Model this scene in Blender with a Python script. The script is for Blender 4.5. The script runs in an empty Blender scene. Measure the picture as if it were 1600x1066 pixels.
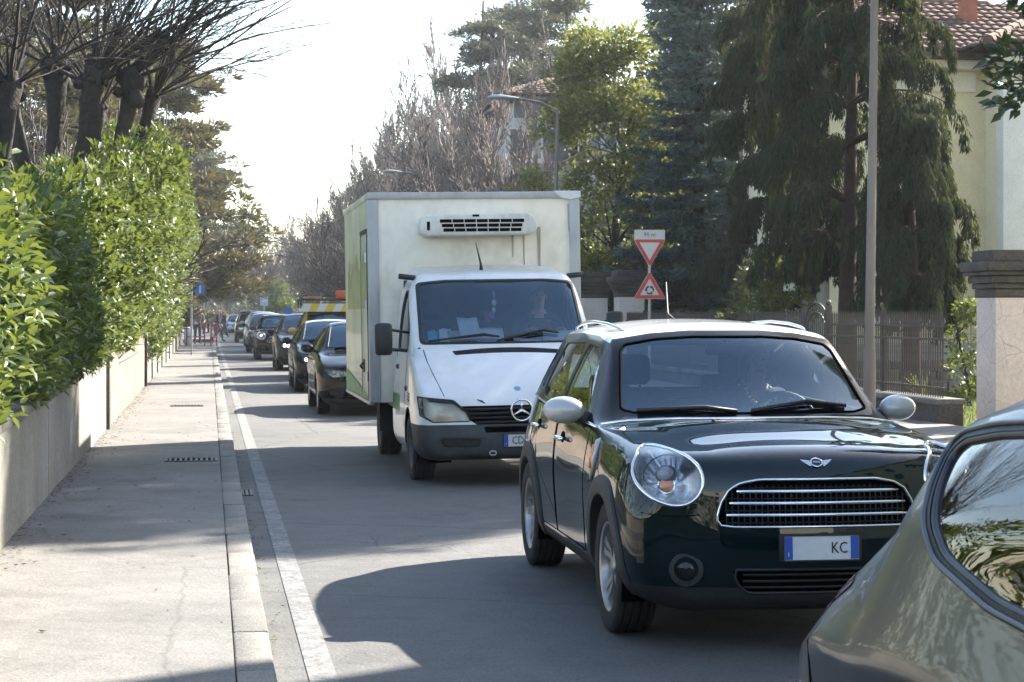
import bpy, bmesh, math, random
import numpy as np
from mathutils import Vector, Matrix
from mathutils.bvhtree import BVHTree

R = math.radians
PI = math.pi
S = bpy.context.scene
COL = S.collection

# ------------------------------------------------------------------ camera, sky, sun, exposure
FPX, YAW, EYE = 3000.0, R(8.96), 1.6          # focal length in photo pixels, heading right of the road, eye height
cd = bpy.data.cameras.new('camera')
cam = bpy.data.objects.new('camera', cd)
COL.objects.link(cam)
cam.location = (0, 0, EYE)
cam.rotation_euler = (R(90), 0, -YAW)
cd.sensor_width = 36
cd.lens = 36 * FPX / 1600
cd.shift_y = -44 / 1600
cd.clip_start, cd.clip_end = 0.1, 3000
cd.dof.use_dof = True
cd.dof.focus_distance = 11.5
cd.dof.aperture_fstop = 16
S.camera = cam

SUN_EL, SUN_AZ = R(36.8), R(57.5)                # azimuth clockwise from +Y (along the road)
w = bpy.data.worlds.new('World')
S.world = w
w.use_nodes = True
wn = w.node_tree
bg = wn.nodes['Background']
sky = wn.nodes.new('ShaderNodeTexSky')
sky.sky_type = 'NISHITA'
sky.sun_disc = False
sky.sun_elevation = SUN_EL
sky.sun_rotation = SUN_AZ
sky.air_density, sky.dust_density, sky.ozone_density = 1.0, .6, 1.3
wb = wn.nodes.new('ShaderNodeMix')               # white balance of the photograph
wb.data_type = 'RGBA'
wb.blend_type = 'MULTIPLY'
wb.inputs[0].default_value = 1
wb.inputs[7].default_value = (1.04, .965, .87, 1)
wn.links.new(sky.outputs[0], wb.inputs[6])
wn.links.new(wb.outputs[2], bg.inputs[0])
bg.inputs[1].default_value = 0.115
sl = bpy.data.lights.new('sun', 'SUN')
sl.energy, sl.angle, sl.color = 5.0, R(0.6), (1, .93, .82)
sun = bpy.data.objects.new('sun', sl)
COL.objects.link(sun)
sun.rotation_euler = Vector((math.sin(SUN_AZ) * math.cos(SUN_EL), math.cos(SUN_AZ) * math.cos(SUN_EL),
                             math.sin(SUN_EL))).to_track_quat('Z', 'Y').to_euler()
S.view_settings.view_transform = 'Standard'
S.view_settings.look = 'None'
S.view_settings.exposure = 2.15
S.view_settings.gamma = 1
S.view_settings.use_curve_mapping = False
S.render.engine = 'CYCLES'
S.cycles.max_bounces = 8
S.cycles.transparent_max_bounces = 16
S.cycles.use_denoising = True
S.cycles.caustics_reflective = S.cycles.caustics_refractive = False

# ------------------------------------------------------------------ helpers
CO, SI = math.cos(YAW), math.sin(YAW)
def at(x, y, d):
    """photo pixel (1600 wide) at camera depth d -> world point"""
    u, v = (x - 800) / FPX * d, -(y - 489) / FPX * d
    return Vector((u * CO + d * SI, -u * SI + d * CO, EYE + v))

def link(o, parent=None):
    COL.objects.link(o)
    if parent is not None:
        o.parent = parent
    return o

def tag(o, label=None, cat=None, group=None, kind=None):
    if label: o['label'] = label
    if cat: o['category'] = cat
    if group: o['group'] = group
    if kind: o['kind'] = kind
    return o

def thing(name, label, cat, loc=(0, 0, 0), rotz=0, group=None):
    o = bpy.data.objects.new(name, None)
    o.empty_display_size = .3
    o.location = loc
    o.rotation_euler = (0, 0, rotz)
    return tag(link(o), label, cat, group)

def mesh_obj(name, me, parent=None, mats=None, loc=None):
    o = bpy.data.objects.new(name, me)
    if mats is not None and not me.materials:
        for m in (mats if isinstance(mats, (list, tuple)) else [mats]):
            me.materials.append(m)
    link(o, parent)
    if loc is not None: o.location = loc
    return o

def bm_obj(name, bm, mats, parent=None, smooth=True, loc=None):
    me = bpy.data.meshes.new(name)
    bm.to_mesh(me)
    bm.free()
    if smooth:
        me.polygons.foreach_set('use_smooth', [True] * len(me.polygons))
    return mesh_obj(name, me, parent, mats, loc)

def copy_tree(o, parent=None):
    c = o.copy()
    COL.objects.link(c)
    c.parent = parent
    for ch in list(o.children):
        copy_tree(ch, c)
    return c

class MB:
    """collects shapes into one mesh"""
    def __init__(s):
        s.v, s.f, s.m = [], [], []
        s.mi = 0
        s.x = None
    def add(s, vs, fs):
        n = len(s.v)
        if s.x is not None:
            vs = [s.x @ Vector(v) for v in vs]
        s.v.extend([tuple(v) for v in vs])
        s.f.extend([tuple(i + n for i in f) for f in fs])
        s.m.extend([s.mi] * len(fs))
        return s
    def box(s, lo, hi):
        (a, b, c), (d, e, f) = lo, hi
        return s.add([(a, b, c), (d, b, c), (d, e, c), (a, e, c), (a, b, f), (d, b, f), (d, e, f), (a, e, f)],
                     [(0, 3, 2, 1), (4, 5, 6, 7), (0, 1, 5, 4), (1, 2, 6, 5), (2, 3, 7, 6), (3, 0, 4, 7)])
    def cbox(s, c, size, rot=None):
        h = [q / 2 for q in size]
        M = Matrix.Translation(c) @ (rot.to_4x4() if rot is not None else Matrix())
        vs = [M @ Vector((sx * h[0], sy * h[1], sz * h[2])) for sz in (-1, 1) for sx, sy in ((-1, -1), (1, -1), (1, 1), (-1, 1))]
        return s.add(vs, [(0, 3, 2, 1), (4, 5, 6, 7), (0, 1, 5, 4), (1, 2, 6, 5), (2, 3, 7, 6), (3, 0, 4, 7)])
    def tube(s, path, rad, n=8, closed=False, caps=True, flat=1.0):
        P = [Vector(p) for p in path]
        N = len(P)
        rr = rad if isinstance(rad, (list, tuple)) else [rad] * N
        vs, fs = [], []
        ref = None
        for i in range(N):
            a = P[(i - 1) % N] if (closed or i > 0) else P[i]
            b = P[(i + 1) % N] if (closed or i < N - 1) else P[i]
            t = (b - a)
            t = t.normalized() if t.length > 1e-9 else Vector((0, 0, 1))
            if ref is None:
                ref = t.orthogonal().normalized() if abs(t.z) > .9 else Vector((0, 0, 1))
            u = (ref - t * ref.dot(t))
            u = u.normalized() if u.length > 1e-6 else t.orthogonal().normalized()
            ref = u
            q = t.cross(u)
            for k in range(n):
                an = 2 * PI * k / n
                vs.append(P[i] + u * (math.cos(an) * rr[i] * flat) + q * (math.sin(an) * rr[i]))
        for i in range(N if closed else N - 1):
            j = (i + 1) % N
            for k in range(n):
                l = (k + 1) % n
                fs.append((i * n + k, i * n + l, j * n + l, j * n + k))
        if caps and not closed:
            fs.append(tuple(range(n - 1, -1, -1)))
            fs.append(tuple((N - 1) * n + k for k in range(n)))
        return s.add(vs, fs)
    def lathe(s, prof, n=24, axis='z', org=(0, 0, 0)):
        """prof: (radius, height) pairs"""
        vs, fs = [], []
        for r, h in prof:
            for k in range(n):
                a = 2 * PI * k / n
                c, d = r * math.cos(a), r * math.sin(a)
                p = {'z': (c, d, h), 'x': (h, c, d), 'y': (d, h, c)}[axis]
                vs.append((p[0] + org[0], p[1] + org[1], p[2] + org[2]))
        for i in range(len(prof) - 1):
            for k in range(n):
                l = (k + 1) % n
                fs.append((i * n + k, i * n + l, (i + 1) * n + l, (i + 1) * n + k))
        return s.add(vs, fs)
    def prism(s, poly, M, depth):
        """poly in the local xy plane of matrix M, extruded along local z by depth"""
        n = len(poly)
        vs = [M @ Vector((x, y, 0)) for x, y in poly] + [M @ Vector((x, y, depth)) for x, y in poly]
        fs = [tuple(range(n - 1, -1, -1)), tuple(range(n, 2 * n))]
        fs += [(i, (i + 1) % n, n + (i + 1) % n, n + i) for i in range(n)]
        return s.add(vs, fs)
    def sphere(s, c, r, nu=14, nv=9):
        r = r if isinstance(r, (list, tuple)) else (r, r, r)
        vs, fs = [], []
        for i in range(nv + 1):
            th = PI * i / nv
            for k in range(nu):
                a = 2 * PI * k / nu
                vs.append((c[0] + r[0] * math.sin(th) * math.cos(a), c[1] + r[1] * math.sin(th) * math.sin(a), c[2] + r[2] * math.cos(th)))
        for i in range(nv):
            for k in range(nu):
                l = (k + 1) % nu
                fs.append((i * nu + k, (i + 1) * nu + k, (i + 1) * nu + l, i * nu + l))
        return s.add(vs, fs)
    def build(s, name, mats, parent=None, smooth=False, bevel=0, seg=2, loc=None):
        me = bpy.data.meshes.new(name)
        me.from_pydata(s.v, [], s.f)
        me.polygons.foreach_set('material_index', s.m)
        if bevel:
            bm = bmesh.new()
            bm.from_mesh(me)
            bmesh.ops.remove_doubles(bm, verts=bm.verts, dist=1e-5)
            ed = [e for e in bm.edges if len(e.link_faces) == 2 and e.calc_face_angle(0) > R(35)]
            bmesh.ops.bevel(bm, geom=ed, offset=bevel, segments=seg, profile=.5, affect='EDGES', clamp_overlap=True)
            bm.to_mesh(me)
            bm.free()
            smooth = True if smooth is False else smooth
        if smooth:
            me.polygons.foreach_set('use_smooth', [True] * len(me.polygons))
            me.update()
            if smooth != 'all':
                me.set_sharp_from_angle(angle=R(40))
        return mesh_obj(name, me, parent, mats, loc)

# ------------------------------------------------------------------ materials
MATS = {}
def mat(name, col, rough=.6, metal=0, coat=0, var=0, vs=4, bump=0, bs=60, emit=0, spec=.5, detail=4, dark=None, stretch=None, dirt=None):
    """principled material; noise of scale vs mixes col with a darker / given second colour, a finer noise drives the bump"""
    if name in MATS: return MATS[name]
    m = bpy.data.materials.new(name)
    m.use_nodes = True
    N, L = m.node_tree.nodes, m.node_tree.links
    p = N['Principled BSDF']
    col = tuple(col) if len(col) == 4 else tuple(col) + (1,)
    p.inputs['Base Color'].default_value = col
    p.inputs['Roughness'].default_value = rough
    p.inputs['Metallic'].default_value = metal
    p.inputs['Coat Weight'].default_value = coat
    p.inputs['Coat Roughness'].default_value = .03
    p.inputs['Specular IOR Level'].default_value = spec
    if emit:
        p.inputs['Emission Color'].default_value = col
        p.inputs['Emission Strength'].default_value = emit
    tc = N.new('ShaderNodeTexCoord')
    src = tc.outputs['Object']
    if stretch:
        mp = N.new('ShaderNodeMapping')
        mp.inputs['Scale'].default_value = stretch
        L.new(src, mp.inputs[0])
        src = mp.outputs[0]
    if var or dark:
        n = N.new('ShaderNodeTexNoise')
        n.inputs['Scale'].default_value = vs
        n.inputs['Detail'].default_value = detail
        n.inputs['Roughness'].default_value = .65
        L.new(src, n.inputs['Vector'])
        rp = N.new('ShaderNodeValToRGB')
        rp.color_ramp.elements[0].position = .3
        rp.color_ramp.elements[1].position = .7
        d = dark or tuple(c * (1 - var) for c in col[:3])
        rp.color_ramp.elements[0].color = tuple(d)[:3] + (1,)
        rp.color_ramp.elements[1].color = tuple(min(1, c * (1 + var * .35)) for c in col[:3]) + (1,)
        L.new(n.outputs['Fac'], rp.inputs[0])
        L.new(rp.outputs[0], p.inputs['Base Color'])
        if rough < .9 and rough > .12:
            mr = N.new('ShaderNodeMapRange')
            mr.inputs['To Min'].default_value = min(1, rough * 1.25)
            mr.inputs['To Max'].default_value = rough * .8
            L.new(n.outputs['Fac'], mr.inputs[0])
            L.new(mr.outputs[0], p.inputs['Roughness'])
    if bump:
        n2 = N.new('ShaderNodeTexNoise')
        n2.inputs['Scale'].default_value = bs
        n2.inputs['Detail'].default_value = 5
        L.new(src, n2.inputs['Vector'])
        b = N.new('ShaderNodeBump')
        b.inputs['Strength'].default_value = bump
        b.inputs['Distance'].default_value = .02
        L.new(n2.outputs['Fac'], b.inputs['Height'])
        L.new(b.outputs[0], p.inputs['Normal'])
    MATS[name] = m
    return m

def glass_mat(name, tint, refl=1.0, rough=0.0, ior=1.5):
    """thin pane: tinted straight-through light plus a fresnel mirror"""
    if name in MATS: return MATS[name]
    m = bpy.data.materials.new(name)
    m.use_nodes = True
    N, L = m.node_tree.nodes, m.node_tree.links
    N.remove(N['Principled BSDF'])
    out = N['Material Output']
    t = N.new('ShaderNodeBsdfTransparent')
    t.inputs[0].default_value = tuple(tint) + (1,)
    g = N.new('ShaderNodeBsdfGlossy')
    g.inputs['Roughness'].default_value = rough
    g.inputs['Color'].default_value = tuple(refl) + (1,) if isinstance(refl, tuple) else (refl, refl, refl, 1)
    f = N.new('ShaderNodeFresnel')
    f.inputs[0].default_value = ior
    mx = N.new('ShaderNodeMixShader')
    L.new(f.outputs[0], mx.inputs[0])
    L.new(t.outputs[0], mx.inputs[1])
    L.new(g.outputs[0], mx.inputs[2])
    L.new(mx.outputs[0], out.inputs[0])
    MATS[name] = m
    return m

def leaf_mat(name, col, col2, trans=.35, rough=.45, spec=.5, tcol=None):
    """leaf: each leaf (mesh island) takes its own tone; part of the light passes through"""
    if name in MATS: return MATS[name]
    m = bpy.data.materials.new(name)
    m.use_nodes = True
    N, L = m.node_tree.nodes, m.node_tree.links
    p = N['Principled BSDF']
    p.inputs['Roughness'].default_value = rough
    p.inputs['Specular IOR Level'].default_value = spec
    g = N.new('ShaderNodeNewGeometry')
    rp = N.new('ShaderNodeValToRGB')
    rp.color_ramp.elements[0].color = tuple(col) + (1,)
    rp.color_ramp.elements[1].color = tuple(col2) + (1,)
    L.new(g.outputs['Random Per Island'], rp.inputs[0])
    L.new(rp.outputs[0], p.inputs['Base Color'])
    if trans:
        t = N.new('ShaderNodeBsdfTranslucent')
        hs = N.new('ShaderNodeMix')
        hs.data_type = 'RGBA'
        hs.inputs[0].default_value = .6
        L.new(rp.outputs[0], hs.inputs[6])
        hs.inputs[7].default_value = tuple(tcol or (col2[0] * 2.2, col2[1] * 2.0, col2[2] * .8)) + (1,)
        L.new(hs.outputs[2], t.inputs[0])
        mx = N.new('ShaderNodeMixShader')
        mx.inputs[0].default_value = trans
        L.new(p.outputs[0], mx.inputs[1])
        L.new(t.outputs[0], mx.inputs[2])
        L.new(mx.outputs[0], N['Material Output'].inputs[0])
    MATS[name] = m
    return m

M_BLACK = mat('black_plastic', (.018, .018, .019), .55, var=.25, vs=30)
M_GREYPL = mat('grey_plastic', (.045, .046, .048), .6, var=.3, vs=6, bump=.05, bs=300)
M_RUBBER = mat('rubber', (.022, .021, .02), .8, var=.4, vs=9, bump=.15, bs=80)
M_CHROME = mat('chrome', (.82, .83, .85), .08, 1)
M_ALU = mat('brushed_aluminium', (.55, .56, .57), .38, .9, var=.2, vs=8)
M_ALLOY = mat('wheel_alloy', (.42, .42, .42), .32, .8, var=.2, vs=14)
M_DARK = mat('dark_void', (.004, .004, .005), .9, spec=.03)
M_FABRIC = mat('dark_seat_fabric', (.035, .038, .044), .9, var=.3, vs=40)
M_LINING = mat('headliner', (.16, .16, .16), .9)
M_WST = glass_mat('truck_windscreen', (.82, .89, .95), (.66, .86, 1.0), ior=1.95)
M_WS = glass_mat('windscreen_glass', (.74, .85, .93), (.66, .86, 1.0), ior=1.95)
M_SIDEGL = glass_mat('side_glass', (.62, .68, .68), 1.0, ior=1.7)
M_LENS = glass_mat('lamp_lens', (.95, .96, .97), 1.0)
M_AMBER = mat('amber_lens', (.75, .2, .01), .2, coat=1)
M_REDLENS = mat('red_lens', (.35, .012, .012), .15, coat=1)
M_REFL = mat('lamp_reflector', (.72, .73, .75), .24, 1)
M_WHITEPL = mat('plate_white', (.62, .64, .66), .4, var=.1, vs=20)
M_BLUEPL = mat('plate_blue', (.012, .07, .38), .4)
M_LAMPON = mat('lit_lamp', (1, .93, .8), .3, emit=2.2)

def text_obj(txt, size, m, parent, loc, rot, name='lettering', depth=.0015, sx=1.0, align='CENTER'):
    cu = bpy.data.curves.new('txt', 'FONT')
    cu.body = txt
    cu.size = size
    cu.align_x, cu.align_y = align, 'CENTER'
    cu.extrude = depth
    cu.resolution_u = 2
    tmp = bpy.data.objects.new('txt', cu)
    COL.objects.link(tmp)
    me = bpy.data.meshes.new_from_object(tmp.evaluated_get(bpy.context.evaluated_depsgraph_get()))
    bpy.data.objects.remove(tmp)
    bpy.data.curves.remove(cu)
    me.materials.clear()
    o = mesh_obj(name, me, parent, m, loc)
    o.rotation_euler = rot
    o.scale = (sx, 1, 1)
    return o
# ------------------------------------------------------------------ car bodies: control cage + subdivision, cut like sheet metal
def subdivide(verts, faces, lev, creases=None, iters=6):
    """Catmull-Clark through Blender; the cage is nudged until the limit surface passes through target points"""
    me = bpy.data.meshes.new('cage')
    me.from_pydata(verts, [], faces)
    o = bpy.data.objects.new('cage', me)
    COL.objects.link(o)
    if creases and CAGE_ROWS:
        at_ = me.attributes.new('crease_edge', 'FLOAT', 'EDGE')
        for e in me.edges:
            a, b = (CAGE_ROWS.get(v, -1) for v in e.vertices)
            if a == b and a in creases: at_.data[e.index].value = creases[a]
    md = o.modifiers.new('s', 'SUBSURF')
    md.subdivision_type = 'CATMULL_CLARK'
    tgt = np.array(verts, dtype=float)
    cage = tgt.copy()
    n = len(verts)
    for it in range(iters + 1):
        md.levels = lev if it == iters else 2
        me.vertices.foreach_set('co', cage.astype(np.float32).ravel())
        me.update()
        dg = bpy.context.evaluated_depsgraph_get()
        dg.update()
        ev = o.evaluated_get(dg)
        em = bpy.data.meshes.new_from_object(ev)
        if it < iters:
            a = np.empty(len(em.vertices) * 3, dtype=np.float32)
            em.vertices.foreach_get('co', a)
            cage += .85 * (tgt - a.reshape(-1, 3)[:n])
            bpy.data.meshes.remove(em)
    bm = bmesh.new()
    bm.from_mesh(em)
    bpy.data.meshes.remove(em)
    bpy.data.objects.remove(o)
    bpy.data.meshes.remove(me)
    bmesh.ops.recalc_face_normals(bm, faces=bm.faces)
    return bm

CAGE_ROWS = {}
def car_cage(st, fprof, rprof, pw=2.4):
    """st: stations front to rear: (y, rows) with rows = 10 (x, z[, dy]) from bottom edge over the side to the roof centre.
    fprof / rprof: centre-line y of the five side rows on the front / rear face"""
    nB = 5
    NS = len(st)
    V, idx = [], {}
    def put(key, p):
        idx[key] = len(V)
        V.append(p)
    half = []
    for (y, rows) in st:
        zb = rows[0][1] - .005
        h = [(rows[0][0] * (k / nB), zb, 0) for k in range(0, nB)]           # bottom centre outward
        h += [(r[0], r[1], r[2] if len(r) > 2 else 0) for r in rows]
        half.append(h)                                                       # 15 points, 0 bottom centre, 14 roof centre
    K = 15
    for i, (y, rows) in enumerate(st):
        for k in range(K):
            x, z, dy = half[i][k]
            yy = y + dy
            if i in (0, NS - 1):
                prof = fprof if i == 0 else rprof
                xs = half[i][5][0] if k <= 5 else half[i][9][0]
                if k <= 5: yc, xs = prof[0], half[i][5][0]
                elif k >= 9: yc, xs = prof[4], half[i][9][0]
                else: yc, xs = y, 1e9
                if xs < 1e8:
                    yy = y + (yc - y) * (1 - min(1, x / xs) ** pw)
            put((i, k, 1), (x, yy, z))
            if k in (0, 14): idx[(i, k, -1)] = idx[(i, k, 1)]
            else: put((i, k, -1), (-x, yy, z))
    F = []
    for i in range(NS - 1):
        for k in range(K - 1):
            for s in (1, -1):
                q = [idx[(i, k, s)], idx[(i, k + 1, s)], idx[(i + 1, k + 1, s)], idx[(i + 1, k, s)]]
                F.append(q if s == 1 else q[::-1])
    for (i, prof, flip) in ((0, fprof, 1), (NS - 1, rprof, -1)):
        y = st[i][0]
        def g(r, j, s):                                                      # r 0..4 side row, j 0 side .. 5 centre
            if r == 0: return idx[(i, 5 - j, s)]
            if r == 4: return idx[(i, 9 + j, s)]
            if j == 0: return idx[(i, 5 + r, s)]
            key = ('cap', i, r, j, s if j < 5 else 1)
            if key not in idx:
                xs, zs = half[i][5 + r][0], half[i][5 + r][1]
                x = xs * (1 - j / 5)
                tb, tt = half[i][5 - j], half[i][9 + j]
                f = (zs - half[i][5][1]) / (half[i][9][1] - half[i][5][1])
                z = tb[1] * (1 - f) + tt[1] * f
                z = zs * .35 + z * .65
                put(key, (x * s if j < 5 else 0, y + (prof[r] - y) * (1 - (x / xs) ** pw), z))
            return idx[key]
        for r in range(4):
            for j in range(5):
                for s in (1, -1):
                    q = [g(r, j, s), g(r, j + 1, s), g(r + 1, j + 1, s), g(r + 1, j, s)]
                    F.append(q if s * flip == 1 else q[::-1])
    CAGE_ROWS.clear()
    CAGE_ROWS.update({v: k[1] for k, v in idx.items() if k[0] != 'cap'})
    return V, F

AX = {'front': (Vector((1, 0, 0)), Vector((0, 0, 1)), Vector((0, -1, 0))),
      'rear': (Vector((1, 0, 0)), Vector((0, 0, 1)), Vector((0, 1, 0))),
      'side': (Vector((0, 1, 0)), Vector((0, 0, 1)), None),
      'top': (Vector((1, 0, 0)), Vector((0, 1, 0)), Vector((0, 0, 1)))}

def cookie(bm, poly, view, test=None, facing=.05):
    """cut a convex outline into the skin along a view direction; returns the faces inside it. test(centre, normal) limits the skin"""
    U, W, D = AX[view]
    us, ws = [p[0] for p in poly], [p[1] for p in poly]
    m = .12
    F = []
    for f in bm.faces:
        c = f.calc_center_median()
        u, v = c.dot(U), c.dot(W)
        if not (min(us) - m < u < max(us) + m and min(ws) - m < v < max(ws) + m): continue
        if D is not None and f.normal.dot(D) < facing: continue
        if D is None and abs(f.normal.x) < facing: continue
        if test and not test(c, f.normal): continue
        F.append(f)
    area = sum(poly[i - 1][0] * poly[i][1] - poly[i][0] * poly[i - 1][1] for i in range(len(poly)))
    P = poly if area > 0 else poly[::-1]
    for i in range(len(P)):
        a, b = P[i], P[(i + 1) % len(P)]
        nu, nv = (b[1] - a[1]), -(b[0] - a[0])
        ln = math.hypot(nu, nv)
        if ln < 1e-7 or not F: continue
        no = U * (nu / ln) + W * (nv / ln)
        co = U * a[0] + W * a[1]
        geom = list({v for f in F for v in f.verts}) + list({e for f in F for e in f.edges}) + F
        r = bmesh.ops.bisect_plane(bm, geom=geom, dist=1e-5, plane_co=co, plane_no=no)
        F = [f for f in r['geom'] if isinstance(f, bmesh.types.BMFace) and (f.calc_center_median() - co).dot(no) < 0]
    return F

def take(bm, faces, off=0.0, delete=True):
    """lift faces out of bm into a new bmesh, moved by off along the normals"""
    nb = bmesh.new()
    vm = {}
    for f in faces:
        for v in f.verts:
            if v not in vm:
                vm[v] = nb.verts.new(v.co + v.normal * off)
    for f in faces:
        try:
            g = nb.faces.new([vm[v] for v in f.verts])
            g.material_index = f.material_index
        except ValueError:
            pass
    nb.normal_update()
    if delete:
        bmesh.ops.delete(bm, geom=list(faces), context='FACES')
    return nb

def loops(bm):
    """ordered boundary loops of a patch"""
    E = {}
    for e in bm.edges:
        if len(e.link_faces) == 1:
            a, b = e.verts
            E.setdefault(a, []).append(b)
            E.setdefault(b, []).append(a)
    out, seen = [], set()
    for s in list(E):
        if s in seen: continue
        lp, cur, prev = [s], s, None
        seen.add(s)
        while True:
            nx = [v for v in E[cur] if v is not prev and v not in seen]
            if not nx: break
            prev, cur = cur, nx[0]
            seen.add(cur)
            lp.append(cur)
        out.append([v.co.copy() for v in lp])
    return sorted(out, key=len, reverse=True)

def thin(lp, step):
    """evenly spaced points along a closed loop"""
    P = lp + [lp[0]]
    L = [0]
    for a, b in zip(P, P[1:]): L.append(L[-1] + (b - a).length)
    n = max(6, int(L[-1] / step))
    out, j = [], 0
    for i in range(n):
        t = L[-1] * i / n
        while L[j + 1] < t: j += 1
        f = (t - L[j]) / max(1e-9, L[j + 1] - L[j])
        out.append(P[j].lerp(P[j + 1], f))
    return out

def ell(cx, cz, a, b, n=28, rot=0, sq=2.0):
    out = []
    for k in range(n):
        t = 2 * PI * k / n
        c, s = math.cos(t), math.sin(t)
        x = a * math.copysign(abs(c) ** (2 / sq), c)
        z = b * math.copysign(abs(s) ** (2 / sq), s)
        out.append((cx + x * math.cos(rot) - z * math.sin(rot), cz + x * math.sin(rot) + z * math.cos(rot)))
    return out

def rounded(poly, r, n=4):
    """round the corners of a convex outline"""
    out = []
    N = len(poly)
    for i in range(N):
        p, a, b = Vector(poly[i]), Vector(poly[i - 1]), Vector(poly[(i + 1) % N])
        d1, d2 = (a - p), (b - p)
        q = min(r, d1.length * .45, d2.length * .45)
        s, e = p + d1.normalized() * q, p + d2.normalized() * q
        for k in range(n + 1):
            t = k / n
            out.append(tuple((s * (1 - t) + p * t) * (1 - t) + (p * (1 - t) + e * t) * t))
    return out

class Skin:
    """ray queries on a body"""
    def __init__(s, bm):
        s.t = BVHTree.FromBMesh(bm)
    def front(s, x, z, off=0):
        h = s.t.ray_cast(Vector((x, -6, z)), Vector((0, 1, 0)))
        return h[0] + Vector((0, -off, 0)) if h[0] else Vector((x, -.7, z))
    def rear(s, x, z, off=0):
        h = s.t.ray_cast(Vector((x, 12, z)), Vector((0, -1, 0)))
        return h[0] + Vector((0, off, 0)) if h[0] else Vector((x, 3, z))
    def side(s, y, z, sg, off=0):
        h = s.t.ray_cast(Vector((sg * 4, y, z)), Vector((-sg, 0, 0)))
        return h[0] + Vector((sg * off, 0, 0)) if h[0] else Vector((sg * .8, y, z))
    def top(s, x, y, off=0):
        h = s.t.ray_cast(Vector((x, y, 6)), Vector((0, 0, -1)))
        return h[0] + Vector((0, 0, off)) if h[0] else Vector((x, y, 1))
    def normal(s, p):
        return s.t.find_nearest(p)[1]

_wheels = {}
def wheel_meshes(kind, r, wd, rr):
    """tyre and rim meshes; axle along x, outer face at +x"""
    key = (kind, r, wd, rr)
    if key in _wheels: return _wheels[key]
    h = wd / 2
    t = MB()
    prof = [(rr, -h * .82), (rr + .012, -h * .95), (r * .9, -h), (r * .965, -h * .93), (r * .99, -h * .8)]
    for k in range(4):                                       # tread grooves
        a = -h * .8 + h * 1.6 * (k + .5) / 4 - h * .08
        prof += [(r, a - h * .1), (r, a), (r - .007, a + .004), (r - .007, a + .012), (r, a + .016)]
    prof += [(r * .99, h * .8), (r * .965, h * .93), (r * .9, h), (rr + .012, h * .95), (rr, h * .82)]
    t.lathe(prof, 40, 'x')
    tm = t.build('tyre', M_RUBBER, None, smooth=True)
    w = MB()
    w.lathe([(rr, -h * .8), (rr - .012, -h * .7), (rr - .02, h * .5), (rr - .008, h * .84), (rr + .006, h * .9), (rr + .004, h * .8)], 40, 'x')
    w.mi = 1
    w.lathe([(rr - .015, h * .05), (.02, h * .05)], 24, 'x')          # brake and dark depth
    w.mi = 0
    w.lathe([(.0001, h * .72), (.03, h * .72), (.045, h * .66), (.06, h * .3)], 20, 'x')
    if kind == 'steel':
        w.lathe([(rr - .01, h * .3), (rr * .75, h * .45), (rr * .6, h * .2), (rr * .35, h * .5), (.06, h * .5)], 24, 'x')
    else:
        ns = 5 if kind == 'star' else 10
        for k in range(ns):
            a = 2 * PI * k / ns
            for dd in ((-.13, .13) if kind == 'star' else (0,)):
                p = []
                for (rad, an, hw, xx) in ((.035, a + dd * .6, .017, h * .62), (rr * .55, a + dd * 1.05, .014, h * .55), (rr - .012, a + dd * 1.25, .018, h * .72)):
                    c, s_ = math.cos(an), math.sin(an)
                    for sg in (-1, 1):
                        p.append((xx, c * rad - s_ * hw * sg, s_ * rad + c * hw * sg))
                        p.append((xx - .03, c * rad - s_ * hw * sg, s_ * rad + c * hw * sg))
                fs = []
                for q in (0, 4):
                    fs += [(q, q + 2, q + 6, q + 4), (q + 1, q + 5, q + 7, q + 3), (q, q + 4, q + 5, q + 1), (q + 2, q + 3, q + 7, q + 6)]
                w.add(p, fs)
    rm = w.build('rim', [M_ALLOY if kind != 'steel' else M_STEELRIM, M_DARK], None, smooth=True)
    out = (tm.data, rm.data)
    bpy.data.objects.remove(tm)
    bpy.data.objects.remove(rm)
    _wheels[key] = out
    return out

M_STEELRIM = mat('steel_rim', (.12, .12, .125), .5, .4, var=.3, vs=10)

def put_wheel(parent, x, y, z, side, kind='star', r=.33, wd=.21, rr=.215, steer=0):
    tm, rm = wheel_meshes(kind, r, wd, rr)
    t = mesh_obj('wheel', tm, parent, loc=(x, y, z))
    t.rotation_euler = (rnd.uniform(0, 6), 0, (0 if side > 0 else PI) + steer)
    mesh_obj('rim', rm, t)
    return t
rnd = random.Random(11)

def rounded_box(mb, c, size, r):
    h = [max(1e-3, s / 2 - r) for s in size]
    n = 8
    for i in range(3): pass
    vs, fs = [], []
    nu, nv = 16, 8
    for i in range(nv + 1):
        th = PI * i / nv
        for k in range(nu):
            a = 2 * PI * (k + .5) / nu
            d = (math.sin(th) * math.cos(a), math.sin(th) * math.sin(a), math.cos(th))
            vs.append(tuple(c[q] + d[q] * r + (h[q] if d[q] > 1e-6 else -h[q] if d[q] < -1e-6 else 0) for q in range(3)))
    for i in range(nv):
        for k in range(nu):
            l = (k + 1) % nu
            fs.append((i * nu + k, (i + 1) * nu + k, (i + 1) * nu + l, i * nu + l))
    mb.add(vs, fs)

def seat(parent, x, y, z, w=.46):
    m = MB()
    rounded_box(m, (x, y, z + .1), (w, .5, .2), .07)
    m.x = Matrix.Translation((x, y + .27, z + .12)) @ Matrix.Rotation(R(-16), 4, 'X')
    rounded_box(m, (0, 0, .28), (w, .14, .62), .065)
    rounded_box(m, (0, .01, .71), (.26, .1, .19), .048)
    m.tube([(-.06, .01, .55), (-.06, .01, .65)], .008, 6)
    m.tube([(.06, .01, .55), (.06, .01, .65)], .008, 6)
    return m.build('seat', M_FABRIC, parent, smooth='all')

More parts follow.
